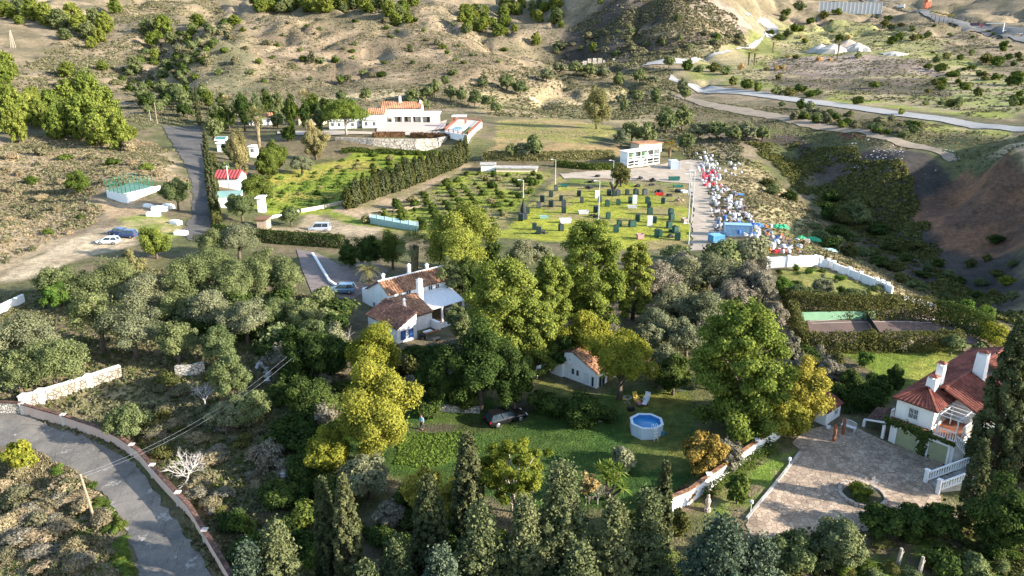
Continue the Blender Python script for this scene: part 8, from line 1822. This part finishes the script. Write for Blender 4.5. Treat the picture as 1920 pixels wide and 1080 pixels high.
yucca(1140, 938, [(-.7, .3, 3.0), (.1, .5, 3.2), (.9, .2, 2.9), (.5, -.4, 2.2), (1.2, -.5, 1.6), (-.2, -.3, 2.5)], 'clump of spiky yuccas on several trunks at the edge of the lower lawn')
# ------------------------------------------------------------------ far top right: screen, gantry, gravel heaps, ruin
a, b = G(1535, 22), G(1652, 26); dd = b - a; e = empty('noise_barrier', a, math.atan2(dd.y, dd.x), 'long pale panelled screen beside the motorway', 'screen'); L = dd.length; mb = MB(); n_ = 16
for k in range(n_): mb.box(L * k / n_ + .2, L * (k + 1) / n_ - .2, -.2, .2, -3, 11 - .12 * k)
mb.build('panel', LGREY, e); mb = MB()
for k in range(n_ + 1): mb.box(L * k / n_ - .19, L * k / n_ + .19, -.35, .35, -3, 11.5 - .12 * k)
mb.build('post', FRAME, e)
e = empty('gantry', G(1880, 62), 0, 'white road gantry over the motorway lanes', 'gantry'); mb = MB(); mb.box(-.3, .3, -.3, .3, -2, 9); mb.build('post', FRAME, e); mb = MB(); mb.bar((-14, 6, 8.8), (.4, 0, 8.8), .7); mb.build('beam', FRAME, e)
e = empty('site_hut', G(1738, 14), .4, 'small orange framed tower beside the motorway', 'tower'); mb = MB(); [mb.box(sx * 2.5 - .4, sx * 2.5 + .4, sy * 2 - .4, sy * 2 + .4, -2, 7) for sx in (-1, 0, 1) for sy in (-1, 1)]; mb.box(-3, 3, -2.5, 2.5, 7, 9); mb.build('frame', mat('orange_paint', (.55, .12, .05), (.45, .1, .04), .5, .6), e)
GRV = mat('grey_gravel_heap', (.38, .36, .33), (.30, .28, .26), .5, .95); GRB = mat('tan_gravel_heap', (.42, .33, .26), (.34, .27, .21), .5, .95)
for px, py, rr, h, m, lab in ((1538, 96, 9, 6, GRV, 'left grey gravel heap on the plateau'), (1562, 96, 11, 6, GRV, 'middle grey gravel heap on the plateau'), (1590, 92, 12, 8, GRB, 'tall tan gravel heap on the plateau'), (1606, 96, 10, 7, GRV, 'right grey gravel heap on the plateau'), (1675, 102, 9, 2.5, GRV, 'flat rubble heap right of the gravel heaps')):
    r = np.random.default_rng(int(px)); mb = MB(); n_ = 18
    for i, t in enumerate((1, .8, .6, .4, .2, .03)):
        for j in range(n_): a = 2 * math.pi * j / n_; k = rr * t * (1 + .13 * r.normal() * t); mb.v.append((k * math.cos(a) * 1.3, k * math.sin(a), h * (1 - t) ** .85 - (2 if t == 1 else 0)))
    for i in range(5):
        for j in range(n_): mb.f.append([i * n_ + j, i * n_ + (j + 1) % n_, (i + 1) * n_ + (j + 1) % n_, (i + 1) * n_ + j]); mb.mi.append(0)
    mb.f.append([5 * n_ + j for j in range(n_)]); mb.mi.append(0); o = mb.build('gravel_heap', m, None, G(px, py)); tag(o, lab, 'heap')
e = empty('ruin', G(1128, 120), 0, 'broken white stone ruin on the knoll below the quarry hill', 'ruin'); mb = MB(); r = np.random.default_rng(9)
for k in range(9): x = -16 + 4.2 * k; mb.box(x, x + r.uniform(2, 3.8), -1, .5, -3, r.uniform(1.5, 5))
mb.build('wall', STONE, e); mb = MB(); mb.prism([(-18, 3), (20, 3), (16, 16), (-16, 15)], -3, 1.2); mb.build('mound', OLD_WOOD, e)
a = PZ(1190, 138, 12)
# litter on the tip face
rl = random.Random(3)
X, Y = [], []
P = np.array([(p[0], p[1]) for p in GP((1480, 262), (1600, 262), (1760, 262), (1800, 300), (1740, 330), (1640, 350), (1540, 320))]); r = np.random.default_rng(4); X = r.uniform(P[:, 0].min(), P[:, 0].max(), 4000); Y = r.uniform(P[:, 1].min(), P[:, 1].max(), 4000); k = in_poly(X, Y, P) & (fbm(X / 9, Y / 9, 5) > .05); X, Y = X[k][:260], Y[k][:260]; Z = hgt(X, Y)
mb = MB()
for x, y, z in zip(X, Y, Z):
    q = Matrix.Rotation(r.uniform(0, 3), 3, 'Z') @ Matrix.Rotation(r.uniform(-.8, .8), 3, 'X'); s_ = r.uniform(.08, .24); mb.obox((x, y, z + .1), (s_, s_ * .7, s_ * .3), q)
o = mb.build('litter', BAG); tag(o, kind='stuff')
e = empty('pool', (0, 0, 0), 0, 'small turquoise swimming pool beside the farm road', 'pool'); q = [PZ(*p, 3.2) for p in ((401, 262), (424, 262), (427, 256), (404, 256))]
mb = MB(); mb.prism([(p[0], p[1]) for p in q], 1, 3.2); mb.build('wall', WHITE2, e); mb = MB(); c2 = sum(q) / 4; mb.prism([tuple((c2 + (p - c2) * .8)[:2]) for p in q], 3.204, 3.22); mb.build('water', mat('turquoise_water', (.10, .45, .48), (.08, .38, .42), .6, .08, 0, .5, bump=0), e)
